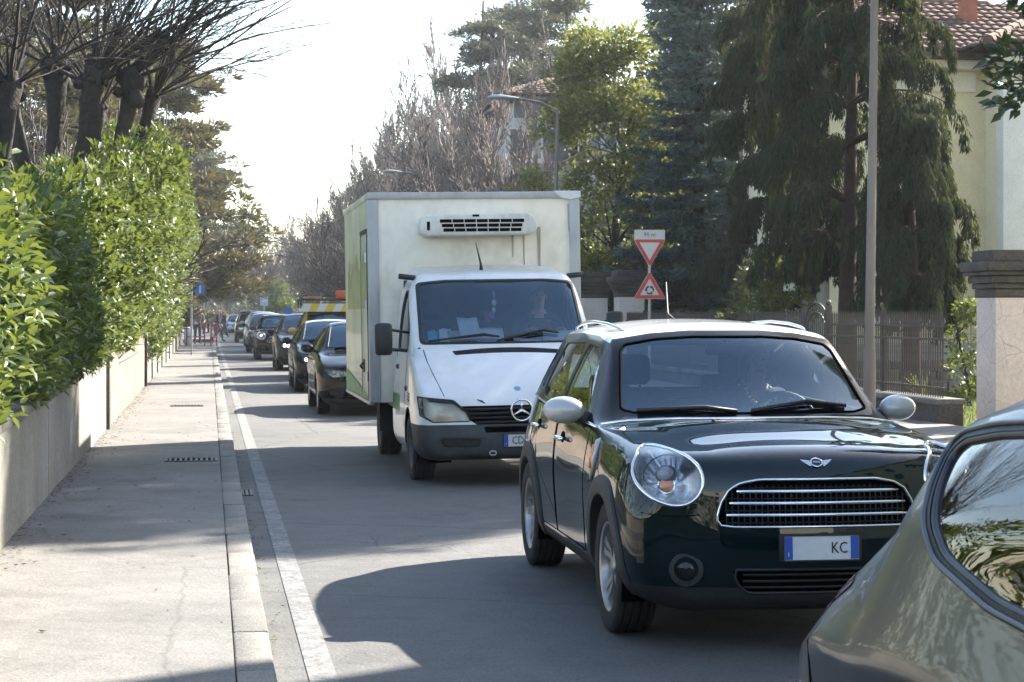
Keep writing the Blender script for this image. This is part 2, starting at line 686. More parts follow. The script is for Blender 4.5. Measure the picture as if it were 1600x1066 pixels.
def steering(parent, c, tilt=-25, r=.18):
    m = MB()
    m.x = Matrix.Translation(c) @ Matrix.Rotation(R(90 + tilt), 4, 'X')
    m.tube([(r * math.cos(2 * PI * k / 28), r * math.sin(2 * PI * k / 28), 0) for k in range(28)], .016, 8, closed=True)
    m.sphere((0, 0, .01), (.07, .06, .03))
    for a in (0, PI, -PI / 2):
        m.tube([(0, 0, 0), (r * math.cos(a), r * math.sin(a), 0)], .014, 6)
    return m.build('steering_wheel', M_BLACK, parent, smooth='all')

def solid(o, th, off=-1):
    md = o.modifiers.new('thick', 'SOLIDIFY')
    md.thickness, md.offset = th, off
    return o

def plate_part(parent, c, n, txt, wd=.36, ht=.11, tsize=.075, tx=None, right_band=True):
    """number plate facing direction n (in the xy plane)"""
    n = Vector(n).normalized()
    up = Vector((0, 0, 1))
    up = (up - n * up.dot(n)).normalized()
    u = up.cross(n)
    M = Matrix((u, up, n)).transposed().to_4x4()
    M.translation = Vector(c)
    m = MB()
    m.x = M
    m.box((-wd / 2, -ht / 2, -.004), (wd / 2, ht / 2, .002))
    m.mi = 1
    m.box((-wd / 2 + .002, -ht / 2 + .002, .0021), (-wd / 2 + .04, ht / 2 - .002, .004))
    if right_band:
        m.box((wd / 2 - .04, -ht / 2 + .002, .0021), (wd / 2 - .002, ht / 2 - .002, .004))
    m.mi = 2
    for (a, b, c2, d) in ((-wd / 2 - .006, -ht / 2 - .006, wd / 2 + .006, -ht / 2), (-wd / 2 - .006, ht / 2, wd / 2 + .006, ht / 2 + .006),
                          (-wd / 2 - .006, -ht / 2, -wd / 2, ht / 2), (wd / 2, -ht / 2, wd / 2 + .006, ht / 2)):
        m.box((a, b, -.006), (c2, d, .006))
    p = m.build('number_plate', [M_WHITEPL, M_BLUEPL, M_BLACK], parent)
    if txt:
        text_obj(txt, tsize, M_BLACK, p, M @ Vector((tx if tx is not None else 0, -.002, .0035)), M.to_euler(), sx=.8)
        text_obj('I', .03, M_WHITEPL, p, M @ Vector((-wd / 2 + .02, -ht / 2 + .025, .0055)), M.to_euler())
    return p
# ------------------------------------------------------------------ passenger cars
def paint(name, col, rough=.32, metal=.25, var=.12):
    dk = max(col) < .06
    return mat('paint_' + name, tuple(c * (.6 if dk else .8) for c in col), .5 if dk else rough, 0 if dk else metal, .6 if dk else 1.0, var=var, vs=2.5, spec=.03 if dk else .5)
M_GREEN = mat('paint_racing_green', (.0009, .0085, .0088), .5, 0, 1.0, var=.2, vs=2.5, spec=.02)
M_ROOF = mat('paint_roof_white', (.80, .81, .82), .35, 0, 1.0, var=.04)
M_GLOSSBLK = mat('gloss_black', (.004, .004, .005), .3, 0, .35, spec=.1)
M_CAPW = paint('mirror_cap', (.5, .52, .54), .3, .1)

def boxed_strip(bm, low, high, view, idx, test=None):
    """faces between two polylines sharing their first coordinates -> material idx"""
    for (a, b), (c, d) in zip(zip(low, low[1:]), zip(high, high[1:])):
        for f in cookie(bm, [a, b, d, c], view, test, .0):
            f.material_index = idx

def arch_cut(bm, y, z, r):
    F = cookie(bm, ell(y, z, r, r, 40), 'side', lambda c, n: abs(c.x) > .45 and c.z < z + r + .1, .02)
    bmesh.ops.delete(bm, geom=F, context='FACES')
    F = [f for f in bm.faces if abs(f.calc_center_median().x) > .5 and (f.calc_center_median().y - y) ** 2 + (f.calc_center_median().z - z) ** 2 < r * r * .98]
    bmesh.ops.delete(bm, geom=F, context='FACES')

def wells(parent, ys, z, r, xo, xi=.45):
    for y in ys:
        for s in (-1, 1):
            m = MB()
            vs, fs = [], []
            n = 18
            for k in range(n + 1):
                a = PI * (-.12 + 1.24 * k / n)
                for x in (xi, xo):
                    vs.append((s * x, y + r * math.cos(a), z + r * math.sin(a)))
                vs.append((s * xi, y, z))
            for k in range(n):
                fs += [(3 * k, 3 * k + 1, 3 * k + 4, 3 * k + 3), (3 * k, 3 * k + 3, 3 * k + 2)]
            m.add(vs, fs)
            m.build('wheel_well', M_DARK, parent, smooth=True)

def ring_part(name, lp, rad, m, parent, step=.02, off=Vector(), n=8):
    mb = MB()
    mb.tube([p + off for p in thin(lp, step)], rad, n, closed=True)
    return mb.build(name, m, parent, smooth='all')

def lamp_unit(parent, faces_bm, lp, on=False):
    """lens patch with a bright fluted bowl that follows the outline of the opening"""
    lens = bm_obj('headlight', faces_bm, M_LENS, parent)
    P = thin(lp, .02)
    n = len(P)
    c = sum(P, Vector()) / n
    nr = Vector()
    for i in range(n): nr += (P[i] - c).cross(P[(i + 1) % n] - c)
    nr.normalize()
    if nr.y > 0: nr = -nr
    m = MB()
    vs, fs = [], []
    for k, (sc, dp) in enumerate(((.99, .0), (.94, .03), (.84, .05), (.70, .07), (.52, .088), (.36, .095))):
        for p in P:
            vs.append(c + (p - c) * sc - nr * dp)
    for k in range(5):
        for i in range(n):
            j = (i + 1) % n
            fs.append((k * n + i, k * n + j, (k + 1) * n + j, (k + 1) * n + i))
    fs.append(tuple(5 * n + i for i in range(n)))
    m.add(vs, fs)
    q = Vector((0, 0, 1)).rotation_difference(nr)
    r = min((p - c).length for p in P)
    m.x = Matrix.Translation(c) @ q.to_matrix().to_4x4()
    m.lathe([(r * .44, -.095), (r * .44, -.035), (r * .38, -.022)], 24, 'z')
    for k in range(0):
        a = 2 * PI * k / 5 + .3
        m.tube([(r * .46 * math.cos(a), r * .46 * math.sin(a), -.08), (r * .86 * math.cos(a), r * .86 * math.sin(a), -.045)], .006, 5)
    for k in range(9):                                     # fluting of the upper bowl
        a = PI * (.12 + .76 * k / 8)
        for sg in (1,):
            ca, sa = math.cos(a), math.sin(a)
            m.tube([(r * .48 * ca, r * .48 * sa, -.088), (r * .70 * ca, r * .70 * sa, -.066), (r * .90 * ca, r * .90 * sa, -.034)], .0045, 5)
    m.mi = 2
    m.lathe([(r * .47, -.05), (r * .47, -.028), (r * .40, -.022)], 24, 'z')
    m.lathe([(r * .985, -.012), (r * .955, -.020)], 32, 'z')
    m.mi = 1
    m.lathe([(r * .40, -.024), (r * .32, -.006), (r * .16, .004), (.0001, .007)], 20, 'z')
    m.build('reflector', [M_REFL, M_LAMPON if on else M_LENSBULB, M_BLACK], lens, smooth=True)
    return lens, c, nr
M_LENSBULB = mat('projector_lens', (.25, .27, .3), .03, .0, 1)

def wiper(parent, skin, pts, name='wiper', view='front', off=.02):
    P = [skin.front(x, z, off) if view == 'front' else skin.top(x, z, off) for x, z in pts]
    m = MB()
    m.tube(P, .009, 6)
    m.tube([P[0] + Vector((0, -.012, .0)), P[len(P) // 2] + Vector((0, -.02, .012)), P[-1] + Vector((0, -.008, 0))], .011, 6)
    return m.build(name, M_BLACK, parent, smooth='all')

MINI_ST = [
 (-.62, [(.62, .21), (.76, .32), (.81, .48), (.81, .66), (.725, .85), (.59, .887), (.43, .90), (.29, .907), (.14, .912), (0, .914)]),
 (-.44, [(.70, .20), (.84, .31), (.878, .48), (.88, .68), (.815, .897), (.66, .94), (.50, .949), (.34, .964), (.17, .972), (0, .974)]),
 (-.16, [(.74, .20), (.855, .30), (.888, .5), (.89, .72), (.825, .935), (.68, .972), (.52, .982), (.35, 1.004), (.17, 1.014), (0, 1.016)]),
 (.18, [(.74, .20), (.855, .30), (.885, .5), (.89, .73), (.835, .965), (.71, .998), (.56, 1.005), (.38, 1.028), (.19, 1.04), (0, 1.042)]),
 (.48, [(.74, .20), (.85, .30), (.877, .5), (.885, .74), (.838, .982), (.765, 1.012), (.695, 1.03), (.47, 1.045, -.05), (.23, 1.05, -.08), (0, 1.051, -.09)]),
 (.78, [(.74, .20), (.845, .30), (.868, .5), (.878, .75), (.838, .992), (.775, 1.11), (.675, 1.225), (.45, 1.24, -.05), (.22, 1.248, -.08), (0, 1.25, -.09)]),
 (1.08, [(.74, .20), (.84, .30), (.865, .5), (.876, .75), (.838, 1.0), (.765, 1.18), (.635, 1.432), (.43, 1.472, -.05), (.21, 1.49, -.08), (0, 1.495, -.09)]),
 (1.42, [(.74, .20), (.84, .30), (.865, .5), (.876, .755), (.84, 1.008), (.77, 1.20), (.625, 1.472), (.42, 1.523), (.21, 1.545), (0, 1.55)]),
 (2.0, [(.74, .20), (.84, .30), (.864, .5), (.872, .76), (.828, 1.02), (.762, 1.21), (.62, 1.485), (.42, 1.537), (.21, 1.56), (0, 1.565)]),
 (2.6, [(.74, .21), (.845, .30), (.872, .5), (.868, .76), (.80, 1.04), (.735, 1.21), (.60, 1.47), (.41, 1.522), (.2, 1.543), (0, 1.548)]),
 (2.98, [(.70, .22), (.82, .32), (.85, .5), (.84, .75), (.765, 1.05), (.70, 1.19), (.565, 1.425), (.39, 1.475), (.2, 1.495), (0, 1.5)]),
 (3.14, [(.66, .24), (.79, .34), (.82, .5), (.80, .75), (.72, 1.03), (.645, 1.13), (.555, 1.25), (.38, 1.285), (.19, 1.295), (0, 1.3)]),
 (3.24, [(.60, .26), (.73, .36), (.77, .5), (.755, .74), (.68, .98), (.56, 1.02), (.42, 1.03), (.28, 1.035), (.14, 1.04), (0, 1.04)]),
]

def compact_car(name, label, loc, rz, body, roof, group, hero=True, cap=None, plate=None):
    """small high car with round headlamps and a wide mouth"""
    root = thing(name, label, 'car', loc, rz, group)
    V, F = car_cage(MINI_ST, [-.70, -.765, -.78, -.765, -.70], [3.27, 3.36, 3.37, 3.33, 3.27])
    bm = subdivide(V, F, 3 if hero else 2, {9: .35, 11: .45})
    sk = Skin(bm)
    cap = cap or roof
    # roof, black greenhouse band, windscreen surround
    yr = [.9, 1.07, 1.42, 2.0, 2.6, 2.98, 3.10]
    zr = [1.43, 1.437, 1.474, 1.486, 1.471, 1.425, 1.40]
    for f in cookie(bm, [(-.66, 1.49), (-.66, 1.425), (.66, 1.425), (.66, 1.49), (.3, 1.62), (-.3, 1.62)], 'top', lambda c, n: False): pass
    boxed_strip(bm, [(y, z - .007) for y, z in zip(yr, zr)], [(y, 1.7) for y in yr], 'side', 3, lambda c, n: c.z > 1.36)
    yb = [.50, .78, 1.07, 1.42, 2.0, 2.6, 2.98, 3.1]
    zb = [1.0, 1.006, 1.014, 1.022, 1.034, 1.052, 1.065, 1.07]
    zt = [1.04, 1.24, 1.43, 1.467, 1.479, 1.464, 1.418, 1.395]
    boxed_strip(bm, list(zip(yb, zb)), list(zip(yb, zt)), 'side', 2, lambda c, n: abs(c.x) > .45 and c.z > .95 and abs(n.x) > .12)
    ws_out = [(-.735, 1.05), (.735, 1.05), (.66, 1.40), (.62, 1.452), (.42, 1.486), (.2, 1.503), (-.2, 1.503), (-.42, 1.486), (-.62, 1.452), (-.66, 1.40)]
    for f in cookie(bm, ws_out, 'front', lambda c, n: .3 < c.y < 1.3 and c.z > 1.0): f.material_index = 2
    ws = [(-.675, 1.085), (-.60, 1.068), (.60, 1.068), (.675, 1.085), (.602, 1.39), (.57, 1.425), (.40, 1.455), (.2, 1.468), (-.2, 1.468), (-.40, 1.455), (-.57, 1.425), (-.602, 1.39)]
    F = cookie(bm, ws, 'front', lambda c, n: .3 < c.y < 1.3 and c.z > 1.0)
    g = take(bm, F, -.002)
    lp = loops(g)
    o = bm_obj('windscreen', g, M_WS, root)
    ring_part('windscreen_seal', lp[0], .009, M_DARK, o, .03)
    for nm, poly in (('front_side_window', [(.80, 1.04), (1.56, 1.05), (1.585, 1.08), (1.585, 1.40), (1.55, 1.425), (1.20, 1.405), (1.09, 1.34)]),
                     ('rear_side_window', [(1.65, 1.055), (2.36, 1.075), (2.47, 1.10), (2.50, 1.15), (2.43, 1.38), (2.38, 1.415), (1.68, 1.43), (1.65, 1.40)]),
                     ('quarter_window', [(2.58, 1.11), (2.9, 1.14), (2.96, 1.19), (2.84, 1.34), (2.6, 1.38)])):
        F = cookie(bm, poly, 'side', lambda c, n: abs(c.x) > .4)
        for s in (-1, 1):
            g = take(bm, [f for f in F if f.is_valid and f.calc_center_median().x * s > 0], -.006)
            lp = loops(g)
            o = bm_obj(nm, g, M_SIDEGL, root)
            if lp: ring_part('window_seal', lp[0], .007, M_BLACK, o, .04)
    F = cookie(bm, rounded([(-.53, 1.1), (.53, 1.1), (.49, 1.40), (-.49, 1.40)], .08), 'rear', lambda c, n: c.y > 2.7 and c.z > 1.0)
    bm_obj('rear_window', take(bm, F, -.005), M_SIDEGL, root)
    # lower black sill and skirts
    for f in cookie(bm, [(-.9, .12), (3.5, .12), (3.5, .315), (-.9, .315)], 'side', None, .0): f.material_index = 1
    for f in cookie(bm, [(-.9, .1), (.9, .1), (.9, .275), (-.9, .275)], 'front', lambda c, n: c.y < -.3, .0): f.material_index = 1
    # headlamps
    for s in (-1, 1):
        lampo = ell(s * .685, .825, .146, .124, 40, s * .35, 2.15)
        F = cookie(bm, lampo, 'front', lambda c, n: c.y < .1 and c.x * s > 0, .02)
        g = take(bm, F, .004)
        lp = loops(g)
        o, ctr, nrm = lamp_unit(root, g, lp[0], not hero)
        ring_part('chrome_ring', lp[0], .009, M_CHROME, o, .02)
        a = MB()
        q = Vector((0, 0, 1)).rotation_difference(Vector((s * .25, -1, .25)).normalized())
        pa = ctr + nrm * .002 + Vector((-s * .012, -.004, -.074))
        a.x = Matrix.Translation(pa) @ q.to_matrix().to_4x4()
        a.lathe([(.042, -.03), (.042, 0), (.036, .004)], 24)
        a.mi = 1
        a.lathe([(.036, .002), (.030, .013), (.016, .018), (.0001, .02)], 24)
        a.build('turn_signal', [M_CHROME, M_AMBER], o, smooth=True)
    # grille mouth
    gp = [(-.485, .635), (-.465, .607), (-.40, .60), (.40, .60), (.465, .607), (.485, .635), (.465, .71), (.425, .775), (.37, .805), (.28, .82), (-.28, .82), (-.37, .805), (-.425, .775), (-.465, .71)]
    F = cookie(bm, gp, 'front', lambda c, n: c.y < -.3)
    g = take(bm, F, 0)
    lp = loops(g)[0]
    gr = bm_obj('grille', take(g, list(g.faces), -.055, False), M_DARK, root)
    g.free()
    ring_part('grille_surround', lp, .0062, M_CHROME, gr, .03, Vector((0, -.004, 0)))
    rim = MB()
    t = thin(lp, .03)
    n = len(t)
    rim.add(t + [p + Vector((0, .06, 0)) for p in t], [(i, (i + 1) % n, n + (i + 1) % n, n + i) for i in range(n)])
    rim.build('grille_edge', M_BLACK, gr, smooth=True)
    def gx(z):
        return np.interp(z, [.60, .635, .71, .775, .805, .82], [.45, .48, .46, .42, .37, .28])
    for z in (.655, .71, .765):
        h = gx(z) - .035
        sl_ = MB()
        sl_.tube([sk.front(h * t, z, .002) for t in np.linspace(-1, 1, 17)], .0085, 8)
        sl_.build('grille_slat', M_CHROME, gr, smooth='all')
    if hero:
        mesh = MB()
        for k in range(32):
            x = -.43 + .86 * k / 31
            top = min(.80, .82 - abs(x) ** 3 * .7)
            mesh.tube([sk.front(x, .6, -.035), sk.front(x, (top + .6) / 2, -.035), sk.front(x, top - .01, -.035)], .004, 4)
        for z in (.615, .672, .727, .778):
            h = gx(z) - .03
            mesh.tube([sk.front(h * t, z, -.032) for t in np.linspace(-1, 1, 9)], .004, 4)
        mesh.build('grille_mesh', M_BLACK, gr)
    # lower intake
    F = cookie(bm, rounded([(-.36, .29), (.36, .29), (.42, .40), (-.42, .40)], .03), 'front', lambda c, n: c.y < -.3)
    g = take(bm, F, 0)
    lp = loops(g)[0]
    it = bm_obj('air_intake', take(g, list(g.faces), -.05, False), M_DARK, root)
    g.free()
    for z in (.315, .345, .375):
        b = MB()
        b.tube([sk.front(x, z, -.012) for x in np.linspace(-.36, .36, 9)], .006, 6)
        b.build('intake_slat', M_BLACK, it, smooth='all')
    ring_part('intake_edge', lp, .007, M_BLACK, it, .05)
    # fog lamps
    for s in (-1, 1):
        p = sk.front(s * .62, .40)
        fb = MB()
        q = Vector((0, 0, 1)).rotation_difference(Vector((s * .25, -1, .05)).normalized())
        fb.x = Matrix.Translation(p) @ q.to_matrix().to_4x4()
        fb.lathe([(.085, -.02), (.08, .008), (.058, .010), (.05, -.012)], 28)
        fb.mi = 1
        fb.lathe([(.05, -.012), (.036, -.022), (.0001, -.03)], 28)
        fb.mi = 2
        fb.lathe([(.05, -.004), (.03, .006), (.0001, .009)], 28)
        fb.build('fog_lamp', [M_BLACK, M_REFL, M_LENS], root, smooth=True)
    plate_part(root, sk.front(0, .503) + Vector((0, -.022, 0)), (0, -1, .05), plate, tx=.085)
    pb = MB()
    pb.cbox(sk.front(0, .503) + Vector((0, .0, 0)), (.40, .04, .13))
    pb.build('plate_holder', M_BLACK, root, bevel=.008)
    # badge: winged ring
    c = sk.front(0, .893)
    nn = sk.normal(c)
    up = (Vector((0, 0, 1)) - nn * nn.z).normalized()
    u = up.cross(nn)
    M = Matrix((u, up, nn)).transposed().to_4x4()
    M.translation = c
    bd = MB()
    bd.x = M
    bd.tube([(.027 * math.cos(2 * PI * k / 24), .024 * math.sin(2 * PI * k / 24), .004) for k in range(24)], .004, 6, closed=True)
    bd.mi = 1
    bd.lathe([(.026, .003), (.0001, .005)], 24)
    bd.mi = 0
    for s in (-1, 1):
        for k, (y0, xe) in enumerate(((.013, .076), (.004, .068), (-.005, .058), (-.014, .047))):
            w_ = [(s * .029, y0 - .004), (s * xe, y0 + .003), (s * (xe - .004), y0 - .004 + .001), (s * .029, y0 - .010)]
            bd.prism(w_ if s > 0 else w_[::-1], Matrix.Translation((0, 0, .001)), .005)
    b = bd.build('badge', [M_CHROME, M_BLACK], root, smooth=True)
    if hero: text_obj('MINI', .017, M_CHROME, b, M @ Vector((0, 0, .006)), M.to_euler())
    # shut lines
    gl = MB()
    for s in (-1, 1):
        gl.tube([sk.front(s * x, z, -.001) for x, z in ((.56, .655), (.64, .648), (.72, .648), (.78, .655), (.82, .66))], .0035, 5)
        gl.tube([sk.side(y, z, s, -.001) for y, z in ((.52, .99), (.45, .93), (.40, .85), (.38, .72))], .0035, 5)
    gl.build('shut_line', M_DARK, root)
    # doors
    for nm, poly in (('front_door', [(.60, .335), (1.585, .335), (1.60, 1.018), (.57, .99)]),
                     ('rear_door', [(1.595, .335), (2.17, .335), (2.24, .55), (2.40, .74), (2.55, .80), (2.58, 1.045), (1.61, 1.02)])):
        F = cookie(bm, poly, 'side', lambda c, n: abs(c.x) > .5 and c.z < 1.07)
        for s in (-1, 1):
            g = take(bm, [f for f in F if f.is_valid and f.calc_center_median().x * s > 0])
            d = solid(bm_obj(nm, g, [body, M_BLACK, M_GLOSSBLK, roof], root), .03)
            yy, zz = (1.33, .885) if nm == 'front_door' else (2.28, .905)
            h = MB()
            h.mi = 1
            h.sphere(sk.side(yy, zz, s, -.006), (.012, .075, .042))
            h.mi = 0
            h.tube([sk.side(yy + t * .105, zz + .004, s, .018 + .02 * (1 - t * t)) for t in np.linspace(-1, 1, 9)], [.008, .013, .015, .016, .016, .016, .015, .013, .008], 8)
            h.build('door_handle', [M_CHROME, M_DARK], d, smooth='all')
            gl2 = MB()
            gl2.tube([sk.side(a[0] + (b[0] - a[0]) * t, a[1] + (b[1] - a[1]) * t, s, -.0012) for a, b in zip(poly, poly[1:] + poly[:1]) for t in np.linspace(0, 1, 9)[:-1]], .0042, 5, closed=True)
            gl2.build('door_gap', M_DARK, d)
    # arches and wheels
    for y in (0, 2.595): arch_cut(bm, y, .335, .362)
    for y in (0, 2.595):
        for s in (-1, 1):
            at_ = MB()
            vs, fs = [], []
            n = 26
            for k in range(n + 1):
                a = PI * (-.10 + 1.20 * k / n)
                for rr, of in ((.355, -.05), (.358, .013), (.40, .02), (.452, .012), (.458, -.012)):
                    yy, zz = y + rr * math.cos(a) * (1.02 if y else 1), .335 + rr * math.sin(a)
                    vs.append(sk.side(yy, max(.24, zz), s, of))
            for k in range(n):
                for j in range(4):
                    q = (5 * k + j, 5 * k + j + 1, 5 * k + j + 6, 5 * k + j + 5)
                    fs.append(q if s > 0 else q[::-1])
            at_.add(vs, fs)
            at_.build('wheel_arch_trim', M_BLACK if not hero else M_ARCH, root, smooth=True)
    wells(root, (0, 2.595), .335, .365, .86)
    for y in (0, 2.595):
        for s in (-1, 1):
            put_wheel(root, s * .768, y, .33, s, 'star', .33, .205, .218)
    bm_o = bm_obj('body', bm, [body, M_BLACK, M_GLOSSBLK, roof], root)
    # side scuttle with amber repeater, belt trim, roof rails, mirrors, wipers, aerial
    for s in (-1, 1):
        sc_ = MB()
        sc_.tube([sk.side(y, z, s, .006) for y, z in ((.30, 1.0), (.27, .93), (.26, .85), (.30, .74))], [.012, .02, .02, .008], 6, flat=1.0)
        sc_.mi = 1
        sc_.tube([sk.side(y, z, s, .016) for y, z in ((.275, .92), (.27, .87), (.28, .80))], [.014, .018, .012], 6)
        sc_.build('side_repeater', [M_CAPW, M_AMBER], root, smooth='all')
        bt = MB()
        bt.tube([sk.side(y, z, s, .001) for y, z in ((.50, 1.0), (.8, 1.012), (1.2, 1.022), (1.8, 1.034), (2.4, 1.05), (2.9, 1.068), (3.08, 1.075))], .0085, 6)
        bt.build('belt_trim', M_CHROME, root, smooth='all')
        rl = MB()
        pts = [sk.top(s * x, y) + Vector((0, 0, z)) for x, y, z in ((.53, 1.22, .0), (.545, 1.34, .018), (.55, 1.6, .032), (.55, 2.0, .036), (.545, 2.4, .034), (.535, 2.68, .02), (.52, 2.82, 0))]
        rl.tube(pts, [.007, .009, .010, .010, .010, .009, .007], 8)
        rl.build('roof_rail', M_CAPW, root, smooth='all')
        mm = MB()
        yc, zc = .77, 1.075
        mm.tube([(s * .80, yc + .02, 1.0), (s * .84, yc + .01, 1.035), (s * .89, yc + .0, zc - .03)], [.05, .042, .04], 10)
        mm.mi = 1
        vs, fs = [], []
        nu, nv = 20, 12
        for i in range(nv + 1):
            th = PI * i / nv
            for k in range(nu):
                a = 2 * PI * k / nu
                x, y, z = math.sin(th) * math.cos(a) * .112, -math.cos(th) * .085, math.sin(th) * math.sin(a) * .074
                if y > .03: y = .03
                vs.append((s * ((.952 if s < 0 else .925) + x), yc + y + .25 * x, zc + z))
        for i in range(nv):
            for k in range(nu):
                l = (k + 1) % nu
                fs.append((i * nu + k, (i + 1) * nu + k, (i + 1) * nu + l, i * nu + l))
        mm.add(vs, fs)
        mm.build('wing_mirror', [M_BLACK, cap], root, smooth='all')
    ct = MB()
    ct.tube([sk.top(x, y, .003) for x, y in ((-.80, .50), (-.66, .46), (-.4, .40), (-.2, .37), (0, .362), (.2, .37), (.4, .40), (.66, .46), (.80, .50))], .008, 6)
    ct.build('cowl_trim', M_CHROME, root, smooth='all')
    wiper(root, sk, [(-.60, 1.085), (-.45, 1.092), (-.25, 1.09), (-.08, 1.08)])
    wiper(root, sk, [(.0, 1.082), (.15, 1.10), (.32, 1.115), (.55, 1.10)])
    an = MB()
    an.tube([sk.top(.06, 2.55), sk.top(.06, 2.7) + Vector((0, .0, .05)), sk.top(.06, 2.75) + Vector((0, 0, .26))], [.02, .008, .004], 6)
    an.build('aerial', M_BLACK, root, smooth='all')
    nz = MB()
    for x in (-.24, .26): nz.sphere(sk.top(x, .30, .004), (.011, .016, .008))
    nz.build('washer_nozzle', M_BLACK, root, smooth='all')
    # tail lamps
    for s in (-1, 1):
        F = cookie(bm := bmesh_from(bm_o), rounded([(s * .60, .80), (s * .74, .80), (s * .72, .99), (s * .60, .99)], .03), 'rear', lambda c, n: c.y > 2.5, .02)
        bm_obj('tail_lamp', take(bm, F, .008, False), M_REDLENS, root)
        bm.free()
    # cabin
    cb = MB()
    cb.box((-.72, -.1, .22), (.72, 3.05, .34))
    cb.box((-.70, .35, .34), (.70, .62, .98))
    rounded_box(cb, (0, .78, .90), (1.36, .5, .22), .06)
    rounded_box(cb, (.36, .86, 1.0), (.42, .26, .14), .06)
    rounded_box(cb, (0, 1.15, .50), (.2, .9, .3), .05)
    cb.build('dashboard', M_BLACK, root, smooth=True)
    for s in (-1, 1): seat(root, s * .36, 1.42, .46, .5)
    rb = MB()
    rounded_box(rb, (0, 2.2, .55), (1.24, .5, .22), .08)
    rounded_box(rb, (0, 2.52, .80), (1.24, .16, .5), .07)
    for x in (-.36, .36): rounded_box(rb, (x, 2.52, 1.13), (.26, .1, .16), .045)
    rb.build('rear_bench', M_FABRIC, root, smooth='all')
    steering(root, (.36, 1.03, .98), -25, .18)
    rv = MB()
    rounded_box(rv, (0, 1.0, 1.395), (.22, .03, .065), .014)
    rv.tube([(0, 1.0, 1.42), (0, .98, 1.47)], .01, 6)
    rv.build('rear_view_mirror', M_BLACK, root, smooth='all')
    bm2 = bmesh_from(bm_o)
    bmesh.ops.delete(bm2, geom=[f for f in bm2.faces if f.calc_center_median().z < 1.03 or f.calc_center_median().y < .6], context='FACES')
    bm2.normal_update()
    for v in bm2.verts: v.co -= v.normal * .028
    bmesh.ops.reverse_faces(bm2, faces=bm2.faces)
    for f in bm2.faces: f.material_index = 0
    bm_obj('headliner', bm2, M_LINING, root)
    return root

def bmesh_from(o):
    b = bmesh.new()
    b.from_mesh(o.data)
    b.normal_update()
    return b
M_ARCH = mat('arch_plastic', (.028, .029, .03), .55, var=.3, vs=8)
# ------------------------------------------------------------------ the near car, seen from its rear quarter
M_GREYCAR = mat('paint_warm_grey', (.058, .058, .060), .32, .5, .4, var=.08, vs=2.5)
GREY_ST = [
 (-.66, [(.58, .20), (.70, .30), (.75, .45), (.74, .60), (.66, .70), (.54, .73), (.41, .745), (.27, .755), (.14, .76), (0, .76)]),
 (-.42, [(.68, .19), (.82, .30), (.855, .46), (.85, .62), (.79, .765), (.64, .815), (.49, .83), (.33, .84), (.16, .845), (0, .845)]),
 (0, [(.72, .19), (.85, .30), (.88, .48), (.875, .66), (.815, .835), (.67, .89), (.51, .91), (.34, .92), (.17, .925), (0, .925)]),
 (.42, [(.72, .19), (.845, .30), (.87, .48), (.87, .66), (.83, .84), (.72, .93), (.63, .965), (.42, .975), (.21, .98), (0, .98)]),
 (.75, [(.72, .19), (.84, .30), (.86, .48), (.866, .66), (.825, .82), (.745, 1.0), (.655, 1.09), (.44, 1.11, -.07), (.22, 1.12, -.11), (0, 1.12, -.12)]),
 (1.12, [(.72, .19), (.835, .30), (.855, .48), (.862, .65), (.82, .80), (.775, 1.06), (.665, 1.305), (.45, 1.345, -.05), (.2, 1.36, -.07), (0, 1.365, -.08)]),
 (1.6, [(.72, .19), (.835, .30), (.858, .48), (.866, .65), (.825, .82), (.775, 1.06), (.66, 1.325), (.44, 1.385), (.2, 1.405), (0, 1.41)]),
 (2.05, [(.72, .20), (.845, .30), (.872, .48), (.878, .66), (.835, .85), (.77, 1.05), (.645, 1.285), (.43, 1.36), (.2, 1.39), (0, 1.395)]),
 (2.40, [(.72, .21), (.855, .31), (.88, .48), (.878, .64), (.815, .83), (.735, 1.01), (.615, 1.215), (.39, 1.31, .04), (.2, 1.345, .08), (0, 1.352, .09)]),
 (2.56, [(.71, .22), (.85, .32), (.875, .48), (.87, .63), (.79, .79), (.66, .96), (.58, 1.13), (.38, 1.235, .14), (.19, 1.275, .24), (0, 1.285, .27)]),
 (2.80, [(.68, .23), (.835, .33), (.865, .48), (.855, .62), (.765, .74), (.63, .83), (.52, .93), (.36, 1.0, .1), (.18, 1.03, .16), (0, 1.04, .18)]),
 (3.02, [(.62, .25), (.785, .34), (.825, .46), (.81, .58), (.70, .68), (.58, .73), (.44, .78), (.30, .81, .06), (.15, .82, .08), (0, .825, .09)]),
 (3.10, [(.54, .28), (.72, .36), (.765, .45), (.745, .55), (.63, .64), (.52, .67), (.40, .69), (.27, .70), (.13, .705), (0, .705)]),
]

_zm = lambda z: float(np.interp(z, [.19, .30, .48, .66, .84, 1.05, 1.41, 1.5], [.2, .36, .60, .82, 1.05, 1.19, 1.49, 1.575]))
GREY_ST = [(y, [(r[0] - (.022 if i in (2, 4) and 0 <= y < 2.9 else 0), _zm(r[1])) + ((r[2],) if len(r) > 2 else ()) for i, r in enumerate(rows)]) for y, rows in GREY_ST]

